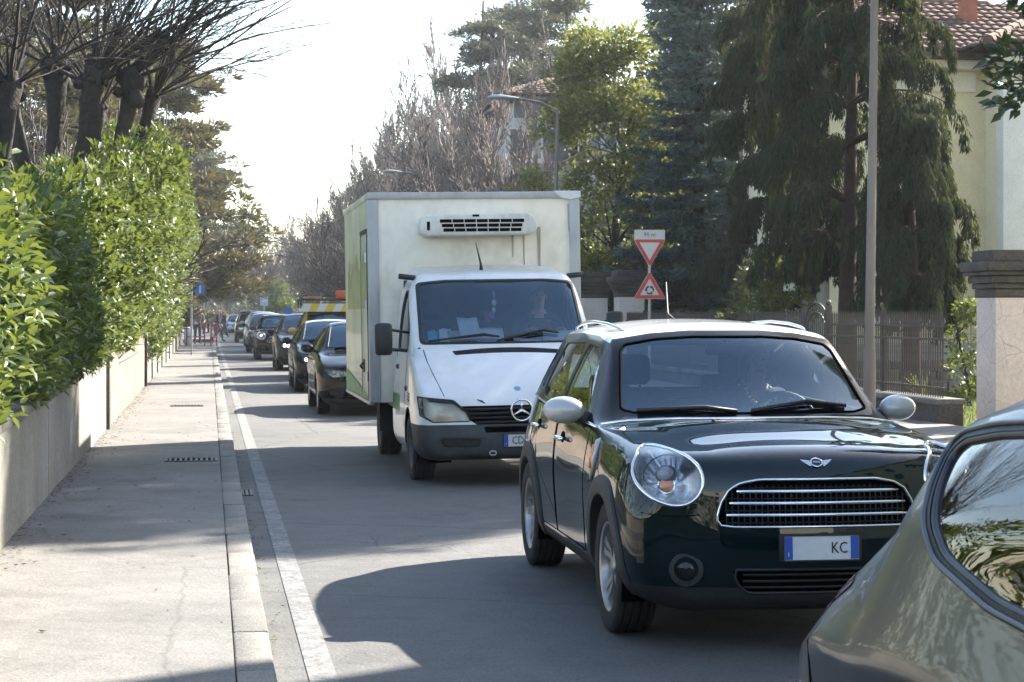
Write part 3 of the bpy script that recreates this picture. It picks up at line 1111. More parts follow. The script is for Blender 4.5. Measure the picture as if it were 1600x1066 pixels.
def near_car(name, label, loc, rz, body):
    root = thing(name, label, 'car', loc, rz)
    V, F = car_cage(GREY_ST, [-.74, -.80, -.81, -.79, -.73], [3.16, 3.26, 3.28, 3.26, 3.20])
    bm = subdivide(V, F, 3, {8: .75, 11: .4})
    sk = Skin(bm)
    # side glass, set in a broad rubber frame
    win = rounded([(.78, 1.12), (.95, 1.05), (1.2, 1.007), (1.45, 1.0), (1.76, 1.022), (2.05, 1.077), (2.17, 1.135), (2.28, 1.22), (2.335, 1.28), (2.28, 1.315), (2.05, 1.345), (1.77, 1.365), (1.42, 1.37), (1.26, 1.355)], .04)
    c0 = (1.55, 1.19)
    out = [(c0[0] + (y - c0[0]) * 1.04 + (.008 if y > 1.9 else 0), c0[1] + (z - c0[1]) * 1.10) for y, z in win]
    fr = cookie(bm, out, 'side', lambda c, n: abs(c.x) > .4)
    for f in fr: f.material_index = 1
    F = cookie(bm, win, 'side', lambda c, n: abs(c.x) > .4)
    for s in (-1, 1):
        g = take(bm, [f for f in F if f.is_valid and f.calc_center_median().x * s > 0], -.014)
        lp = loops(g)[0]
        o = bm_obj('side_window', g, M_SIDEGL2, root)
        ring_part('window_frame', lp, .012, M_RUBBERTRIM, o, .03)
        l2 = [sk.side(y, z, s, .002) for y, z in out]
        ring_part('window_moulding', l2, .008, M_SATIN, o, .03)
        pl = MB()
        pl.tube([sk.side(y, z, s, -.008) for y, z in ((1.36, 1.0), (1.36, 1.2), (1.34, 1.36))], .026, 6, flat=.4)
        pl.build('door_pillar', M_BLACK, root, smooth='all')
    ws = [(x, _zm(z)) for x, z in [(-.60, 1.0), (.60, 1.0), (.555, 1.27), (.40, 1.305), (.2, 1.32), (-.2, 1.32), (-.40, 1.305), (-.555, 1.27)]]
    bm_obj('windscreen', take(bm, cookie(bm, ws, 'front', lambda c, n: .2 < c.y < 1.3 and c.z > .9), -.004), M_WS, root)
    bm_obj('rear_window', take(bm, cookie(bm, rounded([(-.47, 1.09), (.47, 1.09), (.45, 1.26), (.3, 1.31), (-.3, 1.31), (-.45, 1.26)], .04), 'rear', lambda c, n: c.y > 2.3 and c.z > .8), -.006), M_SIDEGL, root)
    for s in (-1, 1):
        F = cookie(bm, rounded([(s * .60, .83), (s * .775, .82), (s * .765, .925), (s * .62, .935)], .03), 'rear', lambda c, n: c.y > 2.6, -.05)
        bm_obj('tail_lamp', take(bm, F, .004), M_REDLENS, root)
        F = cookie(bm, ell(s * .62, .80, .13, .08, 24), 'front', lambda c, n: c.y < .2, .02)
        bm_obj('headlight', take(bm, F, .002), M_REFL, root)
        rb = MB()
        rb.prism([(p.y, p.z) for p in [sk.side(y, z, s) for y, z in ((2.98, .58), (3.06, .59), (3.06, .62), (2.98, .62))]], Matrix(((0, 0, 1, sk.side(3.02, .6, s).x - .004), (1, 0, 0, 0), (0, 1, 0, 0), (0, 0, 0, 1))), .008 * s)
        rb.build('side_reflector', M_REDLENS, root)
    F = cookie(bm, rounded([(-.3, .42), (.3, .42), (.36, .58), (-.36, .58)], .05), 'front', lambda c, n: c.y < -.3)
    bm_obj('grille', take(bm, F, -.03), M_DARK, root)
    # shut lines: bumper edge and hatch
    gl = MB()
    for s in (-1, 1):
        gl.tube([sk.side(y, z, s, -.001) for y, z in ((2.90, .86), (2.86, .76), (2.84, .6), (2.82, .42))], .004, 5)
        gl.tube([sk.side(y, z, s, -.001) for y, z in ((1.36, 1.0), (1.37, .7), (1.37, .36))], .0045, 5)
    gl.build('shut_line', M_DARK, root)
    # a soft feature crease along the flank
    for y in (0, 2.5): arch_cut(bm, y, .315, .345)
    wells(root, (0, 2.5), .315, .35, .85)
    for y in (0, 2.5):
        for s in (-1, 1): put_wheel(root, s * .745, y, .31, s, 'star', .31, .2, .21)
    bo = bm_obj('body', bm, [body, M_BLACK], root)
    for s in (-1, 1):
        mm = MB()
        mm.sphere((s * .93, .80, 1.12), (.10, .06, .07))
        mm.tube([(s * .80, .84, 1.07), (s * .88, .82, 1.1)], .03, 8)
        mm.build('wing_mirror', body, root, smooth='all')
    cb = MB()
    cb.box((-.70, -.1, .2), (.70, 2.9, .32))
    cb.box((-.68, .3, .32), (.68, .6, .98))
    rounded_box(cb, (0, .70, .95), (1.34, .5, .2), .06)
    cb.box((-.6, 2.35, .32), (.6, 2.8, .9))
    cb.build('dashboard', M_BLACK, root, smooth=True)
    for s in (-1, 1): seat(root, s * .36, 1.22, .44, .5)
    rb = MB()
    rounded_box(rb, (0, 1.9, .45), (1.2, .5, .22), .08)
    rounded_box(rb, (0, 2.2, .76), (1.2, .16, .46), .07)
    for x in (-.34, .34): rounded_box(rb, (x, 2.24, 1.06), (.25, .1, .15), .045)
    rb.build('rear_bench', M_FABRIC, root, smooth='all')
    steering(root, (.36, .92, .98), -25, .18)
    plate_part(root, sk.rear(0, .75) + Vector((0, .012, 0)), (0, 1, 0), None)
    return root
M_SIDEGL2 = glass_mat('rear_side_glass', (.50, .54, .53), 1.0, ior=1.75)
M_RUBBERTRIM = mat('window_rubber', (.02, .022, .026), .35, var=.2, vs=20)
M_SATIN = mat('satin_trim', (.10, .105, .115), .35, .8)

# ------------------------------------------------------------------ ordinary cars further up the queue
FAM_ST = [
 (-.70, [(.60, .20), (.72, .32), (.765, .48), (.75, .62), (.67, .735), (.54, .765), (.41, .777), (.27, .785), (.14, .79), (0, .79)]),
 (-.48, [(.68, .19), (.82, .30), (.86, .48), (.855, .65), (.785, .79), (.63, .83), (.48, .845), (.32, .855), (.16, .86), (0, .86)]),
 (-.10, [(.72, .19), (.85, .30), (.89, .5), (.885, .7), (.815, .855), (.66, .90), (.5, .92), (.34, .93), (.17, .935), (0, .935)]),
 (.35, [(.72, .19), (.85, .30), (.885, .5), (.885, .7), (.83, .90), (.72, .94), (.62, .958), (.42, .965), (.21, .97), (0, .97)]),
 (.62, [(.72, .19), (.845, .30), (.88, .5), (.88, .7), (.835, .915), (.76, .975), (.68, 1.005), (.46, 1.02, -.08), (.23, 1.03, -.13), (0, 1.03, -.15)]),
 (.95, [(.72, .19), (.845, .30), (.875, .5), (.88, .71), (.84, .93), (.76, 1.08), (.65, 1.2), (.44, 1.225, -.07), (.22, 1.235, -.1), (0, 1.24, -.11)]),
 (1.32, [(.72, .19), (.845, .30), (.875, .5), (.88, .72), (.845, .945), (.75, 1.15), (.59, 1.375), (.4, 1.41, -.05), (.2, 1.425, -.08), (0, 1.43, -.09)]),
 (1.75, [(.72, .19), (.845, .30), (.875, .5), (.882, .73), (.85, .95), (.75, 1.17), (.575, 1.40), (.39, 1.44), (.2, 1.455), (0, 1.46)]),
 (2.4, [(.72, .20), (.85, .30), (.885, .5), (.89, .74), (.845, .965), (.74, 1.17), (.56, 1.375), (.38, 1.42), (.19, 1.435), (0, 1.44)]),
 (2.9, [(.70, .21), (.845, .31), (.88, .5), (.88, .74), (.82, .98), (.70, 1.15), (.54, 1.30), (.37, 1.345), (.18, 1.36), (0, 1.365)]),
 (3.15, [(.66, .23), (.81, .33), (.845, .5), (.84, .73), (.76, .97), (.65, 1.06), (.53, 1.13), (.36, 1.15), (.18, 1.155), (0, 1.16)]),
 (3.30, [(.60, .25), (.73, .35), (.77, .5), (.755, .70), (.68, .90), (.56, .93), (.42, .94), (.28, .945), (.14, .95), (0, .95)]),
]

def family_car(name, label, loc, rz, body, L=4.26, W=1.79, H=1.46, belt=.95, wb=2.62, lamps='off', group=None, lev=2, roof=None, grille='bar', wheel='multi', face=1.0, wr=.315, plate=None, seats=True):
    root = thing(name, label, 'car', loc, rz, group)
    fo = .865 * (L - wb) / 1.64
    ro = L - wb - fo
    ym = lambda y: float(np.interp(y, [-.865, 0, 2.62, 3.41], [-fo, 0, wb, wb + ro]))
    zm = lambda z: float(np.interp(z, [0, .19, .95, 1.46, 2], [0, .17 + (wr - .315) * 1.2, belt, H, 2 - 1.46 + H]))
    xs = W / 1.79
    st = [(ym(y), [(r[0] * xs, zm(r[1])) + ((r[2],) if len(r) > 2 else ()) for r in rows]) for y, rows in FAM_ST]
    V, F = car_cage(st, [ym(v) for v in (-.80, -.86, -.865, -.85, -.79)], [ym(v) for v in (3.33, 3.40, 3.41, 3.38, 3.33)])
    bm = subdivide(V, F, lev, {9: .35, 11: .4}, 4)
    sk = Skin(bm)
    fz = lambda P: [(x * xs, zm(z)) for x, z in P]
    sz = lambda P: [(ym(y), zm(z)) for y, z in P]
    if roof:
        yr = [1.1, 1.32, 1.75, 2.4, 2.9, 3.0]
        zr = [1.36, 1.372, 1.395, 1.37, 1.298, 1.28]
        boxed_strip(bm, sz(list(zip(yr, zr))), sz([(y, 1.7) for y in yr]), 'side', 2, lambda c, n: c.z > zm(1.2))
    top = [(.58, 1.345), (.555, 1.375), (.40, 1.405), (.2, 1.418)]
    ws = [(-.655, 1.04), (.655, 1.04)] + top + [(-x, z) for x, z in top[::-1]]
    F = cookie(bm, fz(ws), 'front', lambda c, n: ym(.2) < c.y < ym(1.5) and c.z > zm(.98))
    g = take(bm, F, -.003)
    lp = loops(g)
    o = bm_obj('windscreen', g, M_WS, root)
    if lp: ring_part('windscreen_seal', lp[0], .009, M_BLACK, o, .05, n=6)
    for nm, P in (('front_side_window', [(.98, .995), (1.67, 1.0), (1.67, 1.355), (1.40, 1.34), (1.2, 1.24)]),
                  ('rear_side_window', [(1.74, 1.0), (2.42, 1.02), (2.5, 1.07), (2.38, 1.33), (1.74, 1.36)]),
                  ('quarter_window', [(2.56, 1.06), (2.82, 1.10), (2.72, 1.26), (2.5, 1.30)])):
        F = cookie(bm, sz(P), 'side', lambda c, n: abs(c.x) > .35)
        for s in (-1, 1):
            g = take(bm, [f for f in F if f.is_valid and f.calc_center_median().x * s > 0], -.006)
            lp = loops(g)
            o = bm_obj(nm, g, M_SIDEGL, root)
            if lp: ring_part('window_seal', lp[0], .009, M_BLACK, o, .06, n=5)
    bm_obj('rear_window', take(bm, cookie(bm, fz(rounded([(-.55, 1.0), (.55, 1.0), (.48, 1.3), (-.48, 1.3)], .06)), 'rear', lambda c, n: c.y > ym(2.7) and c.z > zm(.95)), -.005), M_SIDEGL, root)
    for s in (-1, 1):
        hp = [(s * x * face, z) for x, z in ((.42, .655), (.50, .622), (.64, .612), (.74, .645), (.79, .735), (.74, .765), (.60, .735), (.44, .70))]
        F = cookie(bm, fz(hp), 'front', lambda c, n: c.y < ym(.1), .0)
        if F:
            g = take(bm, F, .001)
            bowl = take(g, list(g.faces), -.03, False)
            o = bm_obj('headlight', g, M_LENS, root)
            r_ = MB()
            bm_obj('reflector', bowl, M_REFLDULL, o)
            for t, (hx, hz) in enumerate(((.52, .66), (.64, .675))):
                p = sk.front(s * hx * xs * face, zm(hz), -.012)
                r_.lathe([(.0001, -.012), (.034, -.006), (.042, .012), (.046, .03)], 14, 'y', p)
            r_.build('lamp_bulb', M_LAMPON if lamps == 'on' else M_LENSBULB, o, smooth=True)
        F = cookie(bm, fz([(s * .58, .33), (s * .72, .34), (s * .74, .42), (s * .60, .40)]), 'front', lambda c, n: c.y < 0)
        if F: bm_obj('fog_recess', take(bm, F, -.02), M_BLACK, root)
    if grille == 'bar':
        F = cookie(bm, fz([(-.37, .625), (.37, .625), (.39, .665), (.37, .70), (-.37, .70), (-.39, .665)]), 'front', lambda c, n: c.y < 0)
    else:
        F = cookie(bm, fz(rounded([(-.33, .50), (.33, .50), (.38, .70), (-.38, .70)], .04)), 'front', lambda c, n: c.y < 0)
    g = take(bm, F, 0)
    lp = loops(g)
    gr = bm_obj('grille', take(g, list(g.faces), -.03, False), M_DARK, root)
    g.free()
    for z in ((.645, .68) if grille == 'bar' else (.54, .58, .62, .66)):
        b = MB()
        b.tube([sk.front(x * xs, zm(z), .0) for x in np.linspace(-.35, .35, 7)], .007, 5)
        b.build('grille_slat', M_ALU if grille == 'bar' else M_BLACK, gr, smooth='all')
    if grille != 'bar' and lp: ring_part('grille_surround', lp[0], .011, M_CHROME, gr, .06, n=6)
    if grille == 'bar':
        c = sk.front(0, zm(.665), .012)
        b = MB()
        b.lathe([(.055, 0), (.055, -.008), (.048, -.012)], 24, 'y', c)
        b.mi = 1
        b.lathe([(.047, -.010), (.0001, -.012)], 24, 'y', c)
        b.build('badge', [M_CHROME, M_DARK], root, smooth=True)
    F = cookie(bm, fz(rounded([(-.52, .28), (.52, .28), (.47, .42), (-.47, .42)], .03)), 'front', lambda c, n: c.y < 0)
    g = take(bm, F, -.03)
    it = bm_obj('air_intake', g, M_DARK, root)
    for z in (.32, .36, .395):
        b = MB()
        b.tube([sk.front(x * xs, zm(z), -.006) for x in np.linspace(-.46, .46, 7)], .006, 5)
        b.build('intake_slat', M_BLACK, it, smooth='all')
    plate_part(root, sk.front(0, zm(.49)) + Vector((0, -.012, 0)), (0, -1, .03), plate, right_band=True)
    for f in cookie(bm, sz([(-.9, .1), (3.5, .1), (3.5, .285), (-.9, .285)]), 'side', None, .0): f.material_index = 1
    if lev >= 3:
        for nm, P in (('front_door', [(.72, .33), (1.69, .33), (1.70, .975), (.66, .925)]), ('rear_door', [(1.70, .33), (2.2, .33), (2.28, .55), (2.5, .78), (2.55, .99), (1.71, .975)])):
            F = cookie(bm, sz(P), 'side', lambda c, n: abs(c.x) > .5)
            for s in (-1, 1):
                g = take(bm, [f for f in F if f.is_valid and f.calc_center_median().x * s > 0])
                d = solid(bm_obj(nm, g, [body, M_BLACK, roof or body], root), .03)
                h = MB()
                yy = ym(1.55 if nm == 'front_door' else 2.42)
                h.tube([sk.side(yy + t * .1, zm(.84), s, .012 + .02 * (1 - t * t)) for t in np.linspace(-1, 1, 7)], .013, 6)
                h.build('door_handle', body, d, smooth='all')
    for y in (0, wb): arch_cut(bm, y, wr + .015, wr + .03)
    wells(root, (0, wb), wr + .01, wr + .035, .84 * xs)
    for y in (0, wb):
        for s in (-1, 1): put_wheel(root, s * (.765 * xs), y, wr, s, wheel, wr, .2, wr * .66)
    bm_obj('body', bm, [body, M_BLACK, roof or body], root)
    for s in (-1, 1):
        mm = MB()
        p = sk.side(ym(.95), zm(.97), s)
        mm.tube([p + Vector((-s * .03, 0, -.01)), p + Vector((s * .07, -.01, .03))], .028, 8)
        mm.mi = 1
        mm.sphere(p + Vector((s * .145, 0, .055)), (.11, .075, .075))
        mm.build('wing_mirror', [M_BLACK, body], root, smooth='all')
    wiper(root, sk, [(-.55 * xs, zm(1.035)), (-.3, zm(1.05)), (-.05, zm(1.05))])
    wiper(root, sk, [(.02, zm(1.05)), (.3, zm(1.065)), (.55 * xs, zm(1.06))])
    if seats:
        cb = MB()
        cb.box((-.70 * xs, -.1, .22), (.70 * xs, wb + .3, .32))
        cb.box((-.68 * xs, ym(.4), .32), (.68 * xs, ym(.7), zm(.93)))
        rounded_box(cb, (0, ym(.9), zm(.90)), (1.34 * xs, .55, .18), .06)
        cb.box((-.66 * xs, ym(2.55), .32), (.66 * xs, ym(2.62), zm(1.0)))
        cb.build('dashboard', M_BLACK, root, smooth=True)
        for s in (-1, 1): seat(root, s * .36, ym(1.5), zm(.93) - .52, .48)
        rb = MB()
        rounded_box(rb, (0, ym(2.45), zm(.80)), (1.2, .16, .5), .07)
        for x in (-.36, .36): rounded_box(rb, (x, ym(2.48), zm(1.12)), (.26, .1, .16), .045)
        rb.build('rear_bench', M_FABRIC, root, smooth='all')
        steering(root, (.36, ym(1.12), zm(.97)), -25, .18)
    return root
M_REFLDULL = mat('lamp_inside', (.45, .46, .48), .25, .8)
# ------------------------------------------------------------------ refrigerated box truck and roadside service van
def weathered(name, col, stain, rough=.45, scale=1.5, amount=.5, streak=(1, 1, .25), coat=.2, spots=True):
    """paint with grime that runs down and gathers in blotches"""
    m = bpy.data.materials.new(name)
    m.use_nodes = True
    N, L = m.node_tree.nodes, m.node_tree.links
    p = N['Principled BSDF']
    p.inputs['Roughness'].default_value = rough
    p.inputs['Coat Weight'].default_value = coat
    tc = N.new('ShaderNodeTexCoord')
    mp = N.new('ShaderNodeMapping')
    mp.inputs['Scale'].default_value = streak
    L.new(tc.outputs['Object'], mp.inputs[0])
    n1 = N.new('ShaderNodeTexNoise')
    n1.inputs['Scale'].default_value = scale * 6
    n1.inputs['Detail'].default_value = 8
    L.new(mp.outputs[0], n1.inputs['Vector'])
    n2 = N.new('ShaderNodeTexNoise')
    n2.inputs['Scale'].default_value = scale
    n2.inputs['Detail'].default_value = 6
    L.new(tc.outputs['Object'], n2.inputs['Vector'])
    mu = N.new('ShaderNodeMath')
    mu.operation = 'MULTIPLY'
    L.new(n1.outputs['Fac'], mu.inputs[0])
    L.new(n2.outputs['Fac'], mu.inputs[1])
    rp = N.new('ShaderNodeValToRGB')
    rp.color_ramp.elements[0].position = .18
    rp.color_ramp.elements[1].position = .40
    rp.color_ramp.elements[0].color = (0, 0, 0, 1)
    rp.color_ramp.elements[1].color = (amount, amount, amount, 1)
    L.new(mu.outputs[0], rp.inputs[0])
    fac = rp.outputs[0]
    if spots:
        n3 = N.new('ShaderNodeTexNoise')
        n3.inputs['Scale'].default_value = 34
        n3.inputs['Detail'].default_value = 2
        L.new(tc.outputs['Object'], n3.inputs['Vector'])
        r3 = N.new('ShaderNodeValToRGB')
        r3.color_ramp.elements[0].position = .66
        r3.color_ramp.elements[1].position = .74
        r3.color_ramp.elements[0].color = (0, 0, 0, 1)
        r3.color_ramp.elements[1].color = (.55, .55, .55, 1)
        L.new(n3.outputs['Fac'], r3.inputs[0])
        m3 = N.new('ShaderNodeMath')
        m3.operation = 'MULTIPLY'
        L.new(r3.outputs[0], m3.inputs[0])
        L.new(n2.outputs['Fac'], m3.inputs[1])
        ad = N.new('ShaderNodeMath')
        ad.operation = 'MAXIMUM'
        L.new(fac, ad.inputs[0])
        L.new(m3.outputs[0], ad.inputs[1])
        fac = ad.outputs[0]
    mx = N.new('ShaderNodeMix')
    mx.data_type = 'RGBA'
    L.new(fac, mx.inputs[0])
    mx.inputs[6].default_value = tuple(col) + (1,)
    mx.inputs[7].default_value = tuple(stain) + (1,)
    L.new(mx.outputs[2], p.inputs['Base Color'])
    return m

M_BOX = weathered('box_panel', (.80, .745, .64), (.40, .355, .26), .5, 1.2, .42, (1, 1, .7))
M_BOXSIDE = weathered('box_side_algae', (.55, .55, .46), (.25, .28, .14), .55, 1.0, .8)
M_CAB = weathered('cab_white', (.68, .68, .675), (.42, .40, .34), .35, 1.3, .35, coat=.7, spots=False)
M_CABTRIM = mat('cab_bumper', (.05, .051, .053), .62, var=.3, vs=5, bump=.05, bs=250)
M_ALUEDGE = weathered('edge_profile', (.40, .41, .42), (.22, .205, .18), .45, 2.0, .5)
M_ALGAE = weathered('algae_patch', (.25, .265, .12), (.38, .39, .26), .7, 3.0, .9)
M_GREENB = mat('green_band', (.035, .20, .06), .5, var=.35, vs=5)
M_FROST = mat('yellowed_lens', (.80, .78, .70), .35, .0, .5, var=.3, vs=9)
M_PAPER = mat('paper', (.86, .86, .85), .8, var=.1, vs=12)
M_RUST = mat('rust', (.14, .05, .02), .8, var=.4, vs=30)
M_GRIME = mat('grime_streak', (.42, .385, .30), .75, var=.35, vs=22, stretch=(1, 1, .1))

CAB_ST = [
 (-.74, [(.80, .26), (.885, .36), (.915, .48), (.90, .62), (.85, .775), (.68, .782), (.51, .775), (.34, .768), (.17, .763), (0, .76)]),
 (-.46, [(.86, .24), (.945, .34), (.965, .48), (.96, .68), (.90, .92), (.73, .975), (.55, .985), (.37, .99), (.18, .992), (0, .993)]),
 (-.12, [(.88, .24), (.955, .34), (.97, .5), (.967, .74), (.92, 1.075), (.79, 1.14), (.66, 1.165), (.44, 1.178), (.22, 1.184), (0, 1.186)]),
 (.16, [(.88, .24), (.955, .34), (.97, .5), (.968, .76), (.932, 1.15), (.885, 1.235), (.835, 1.285), (.56, 1.30, -.04), (.28, 1.31, -.07), (0, 1.312, -.08)]),
 (.44, [(.88, .24), (.955, .34), (.97, .5), (.968, .78), (.936, 1.17), (.905, 1.37), (.832, 1.575), (.56, 1.59, -.04), (.28, 1.597, -.07), (0, 1.60, -.08)]),
 (.76, [(.88, .24), (.955, .34), (.97, .5), (.968, .8), (.938, 1.18), (.908, 1.49), (.815, 1.895), (.55, 1.945, -.03), (.28, 1.962, -.05), (0, 1.967, -.055)]),
 (1.02, [(.88, .24), (.955, .34), (.97, .5), (.968, .8), (.938, 1.18), (.908, 1.50), (.80, 1.955), (.54, 2.015), (.27, 2.035), (0, 2.04)]),
 (1.40, [(.88, .24), (.955, .34), (.97, .5), (.968, .8), (.938, 1.18), (.908, 1.50), (.80, 1.965), (.54, 2.025), (.27, 2.045), (0, 2.05)]),
 (1.50, [(.87, .26), (.935, .36), (.95, .5), (.948, .8), (.92, 1.18), (.89, 1.50), (.78, 1.94), (.53, 1.99), (.26, 2.01), (0, 2.015)]),
]

def box_truck(name, label, loc):
    root = thing(name, label, 'truck', loc, 0)
    root.rotation_euler = (0, R(-.9), 0)
    V, F = car_cage(CAB_ST, [-.83, -.90, -.905, -.86, -.79], [1.51] * 5, 3.2)
    bm = subdivide(V, F, 3, {9: .5}, 3)
    sk = Skin(bm)
    # ---- cab: grey lower mask, glass, lamps
    for f in cookie(bm, [(-1.1, .1), (1.1, .1), (1.1, .575), (-1.1, .575)], 'front', lambda c, n: c.y < -.30, .0): f.material_index = 1
    for f in cookie(bm, [(-1.0, .1), (-.395, .1), (-.395, .575), (-1.0, .575)], 'side', lambda c, n: c.y < -.2, .0): f.material_index = 1
    ws = rounded([(-.80, 1.315), (.80, 1.315), (.775, 1.90), (.5, 1.925), (-.5, 1.925), (-.775, 1.90)], .05)
    F = cookie(bm, [(x * 1.035, 1.61 + (z - 1.61) * 1.05) for x, z in ws], 'front', lambda c, n: c.y < 1.0 and c.z > 1.22)
    for f in F: f.material_index = 2
    F = cookie(bm, ws, 'front', lambda c, n: c.y < 1.0 and c.z > 1.22)
    g = take(bm, F, -.004)
    lp = loops(g)
    o = bm_obj('windscreen', g, M_WST, root)
    ring_part('windscreen_seal', lp[0], .012, M_BLACK, o, .04)
    F = cookie(bm, rounded([(.36, 1.24), (1.22, 1.24), (1.22, 1.84), (.88, 1.84), (.42, 1.45)], .06), 'side', lambda c, n: abs(c.x) > .5)
    for s in (-1, 1):
        g = take(bm, [f for f in F if f.is_valid and f.calc_center_median().x * s > 0], -.012)
        lp = loops(g)
        o = bm_obj('side_window', g, M_SIDEGL, root)
        ring_part('window_seal', lp[0], .016, M_BLACK, o, .05)
    for s in (-1, 1):
        hp = [(s * x, z) for x, z in ((.475, .605), (.82, .60), (.93, .66), (.93, .83), (.62, .80), (.52, .70))]
        F = cookie(bm, hp, 'front', lambda c, n: c.y < -.2 and c.x * s > 0, -.02)
        g = take(bm, F, -.002)
        bowl = take(g, list(g.faces), -.05, False)
        lp = loops(g)
        o = bm_obj('headlight', g, M_LENSYEL, root)
        bm_obj('reflector', bowl, M_FROST, o)
        ring_part('lamp_seal', lp[0], .006, M_BLACK, o, .03)
    # grille between the lamps with four bars and the round star
    F = cookie(bm, [(-.42, .575), (.42, .575), (.485, .615), (.56, .745), (-.56, .745), (-.485, .615)], 'front', lambda c, n: c.y < -.3)
    g = take(bm, F, -.03)
    gr = bm_obj('grille', g, M_DARK, root)
    for z, h in ((.595, .44), (.635, .48), (.675, .51), (.715, .535)):
        b = MB()
        b.tube([sk.front(x, z, -.004) for x in np.linspace(-h, h, 9)], .013, 6, flat=.7)
        b.build('grille_bar', M_BLACK, gr, smooth='all')
    c = sk.front(0, .70, .03)
    st = MB()
    st.tube([c + Vector((.098 * math.cos(2 * PI * k / 36), 0, .098 * math.sin(2 * PI * k / 36))) for k in range(36)], .0105, 8, closed=True)
    for k in range(3):
        a = PI / 2 + 2 * PI * k / 3
        st.tube([c, c + Vector((.094 * math.cos(a), 0, .094 * math.sin(a)))], [.016, .005], 6)
    st.build('star_emblem', M_CHROME, gr, smooth='all')
    sm = MB()
    cc = sk.top(0, -.62)
    nn = sk.normal(cc)
    q = Vector((0, 0, 1)).rotation_difference(nn)
    sm.x = Matrix.Translation(cc) @ q.to_matrix().to_4x4()
    sm.lathe([(.032, 0), (.032, .003), (.0001, .004)], 20)
    sm.build('bonnet_badge', mat('badge_blue', (.16, .27, .5), .4), root, smooth=True)
    # bumper openings, tow eye, plate
    for s in (-1, 1):
        F = cookie(bm, rounded([(s * .40, .37), (s * .72, .37), (s * .76, .455), (s * .38, .45)], .03), 'front', lambda c, n: c.y < -.3)
        bm_obj('bumper_recess', take(bm, F, -.03), M_BLACK, root)
    F = cookie(bm, [(-.34, .50), (.34, .50), (.36, .555), (-.36, .555)], 'front', lambda c, n: c.y < -.3)
    bm_obj('air_intake', take(bm, F, -.03), M_DARK, root)
    te = MB()
    p = sk.front(-.28, .31, .005)
    te.tube([p + Vector((.03 * math.cos(2 * PI * k / 12), 0, .02 * math.sin(2 * PI * k / 12))) for k in range(12)], .008, 6, closed=True)
    te.build('tow_eye', M_ALU, root, smooth='all')
    plate_part(root, sk.front(.05, .425) + Vector((0, -.02, 0)), (0, -1, 0), 'CD', .46, .11, .10, -.10)
    # bonnet intake, seams, dent
    F = cookie(bm, [(-.51, -.06), (.74, -.06), (.76, .02), (-.53, .02)], 'top', lambda c, n: c.z > 1.0)
    bm_obj('scuttle_grille', take(bm, F, -.012), M_BLACK, root)
    for k in range(3):
        b = MB()
        b.tube([sk.top(x, -.045 + k * .025, -.002) for x in np.linspace(-.5, .73, 7)], .006, 5)
        b.build('scuttle_bar', M_BLACK, root, smooth='all')
    gl = MB()
    for s in (-1, 1):
        gl.tube([sk.top(s * x, y, -.001) for x, y in ((.80, .10), (.79, -.1), (.76, -.35), (.72, -.6), (.70, -.70))], .0045, 5)
        gl.tube([sk.side(y, z, s, -.001) for y, z in ((1.28, .36), (1.28, 1.2), (1.26, 1.86))], .005, 5)
        gl.tube([sk.side(y, z, s, -.001) for y, z in ((.40, .50), (.34, .8), (.30, 1.05), (.30, 1.2))], .005, 5)
    gl.build('shut_line', M_DARK, root)
    dn = MB()
    dn.tube([sk.front(-.40, .80, .002), sk.front(-.36, .785, .003), sk.front(-.33, .765, .002)], [.004, .01, .004], 5)
    dn.build('bonnet_scrape', M_BLACK, root)
    # side details: vents, handle, repeater, green band along door
    for s in (-1, 1):
        v = MB()
        for k in range(3):
            v.tube([sk.side(-.06 - .05 * 0 + .0, .83 - k * .03, s, .002), sk.side(.05, .845 - k * .03, s, .002)], .007, 5)
        v.build('side_vent', M_BLACK, root)
        rp_ = MB()
        rp_.sphere(sk.side(.25, .88, s, .0), (.018, .06, .028))
        rp_.build('side_repeater', M_BLACK, root, smooth='all')
        dh = MB()
        dh.sphere(sk.side(1.12, 1.07, s, .004), (.02, .05, .026))
        dh.build('door_handle', M_BLACK, root, smooth='all')
        F = cookie(bm, [(.78, .63), (1.6, .63), (1.6, .80), (.78, .80)], 'side', lambda c, n: abs(c.x) > .6 and c.x * s > 0)
        for f in F: f.material_index = 3
    arch_cut(bm, 0, .335, .375)
    wells(root, (0,), .33, .38, .93, .6)
    for s in (-1, 1):
        put_wheel(root, s * .845, 0, .325, s, 'steel', .325, .22, .20)
        put_wheel(root, s * .84, 3.35, .325, s, 'steel', .325, .24, .20)
    bo = bm_obj('cab', bm, [M_CAB, M_CABTRIM, M_BLACK, M_GREENB], root)
    # wipers, mirrors, aerial, marker lamps
    wiper(root, sk, [(-.74, 1.335), (-.5, 1.36), (-.2, 1.385), (-.05, 1.37)])
    wiper(root, sk, [(-.08, 1.33), (.1, 1.38), (.4, 1.42), (.55, 1.40)])
    for s in (-1, 1):
        mm = MB()
        c = Vector((s * 1.16, .38, 1.36 + (.08 if s > 0 else 0)))
        mm.tube([(s * .92, .42, 1.24), (s * 1.0, .40, 1.25), tuple(c + Vector((0, 0, -.10)))], .016, 8)
        mm.tube([(s * .90, .45, 1.42), tuple(c + Vector((0, 0, .10)))], .014, 8)
        rounded_box(mm, c, (.175, .11, .32), .045)
        mm.build('wing_mirror', M_BLACK, root, smooth='all')
        ml = MB()
        ml.tube([(s * .78, .92, 1.965), (s * .95, .92, 1.985)], .028, 8)
        ml.build('marker_lamp', M_BLACK, root, smooth='all')
    an = MB()
    an.tube([(-.10, .95, 2.03), (-.105, .95, 2.10), (-.15, .98, 2.32)], [.022, .012, .004], 6)
    an.build('aerial', M_BLACK, root, smooth='all')
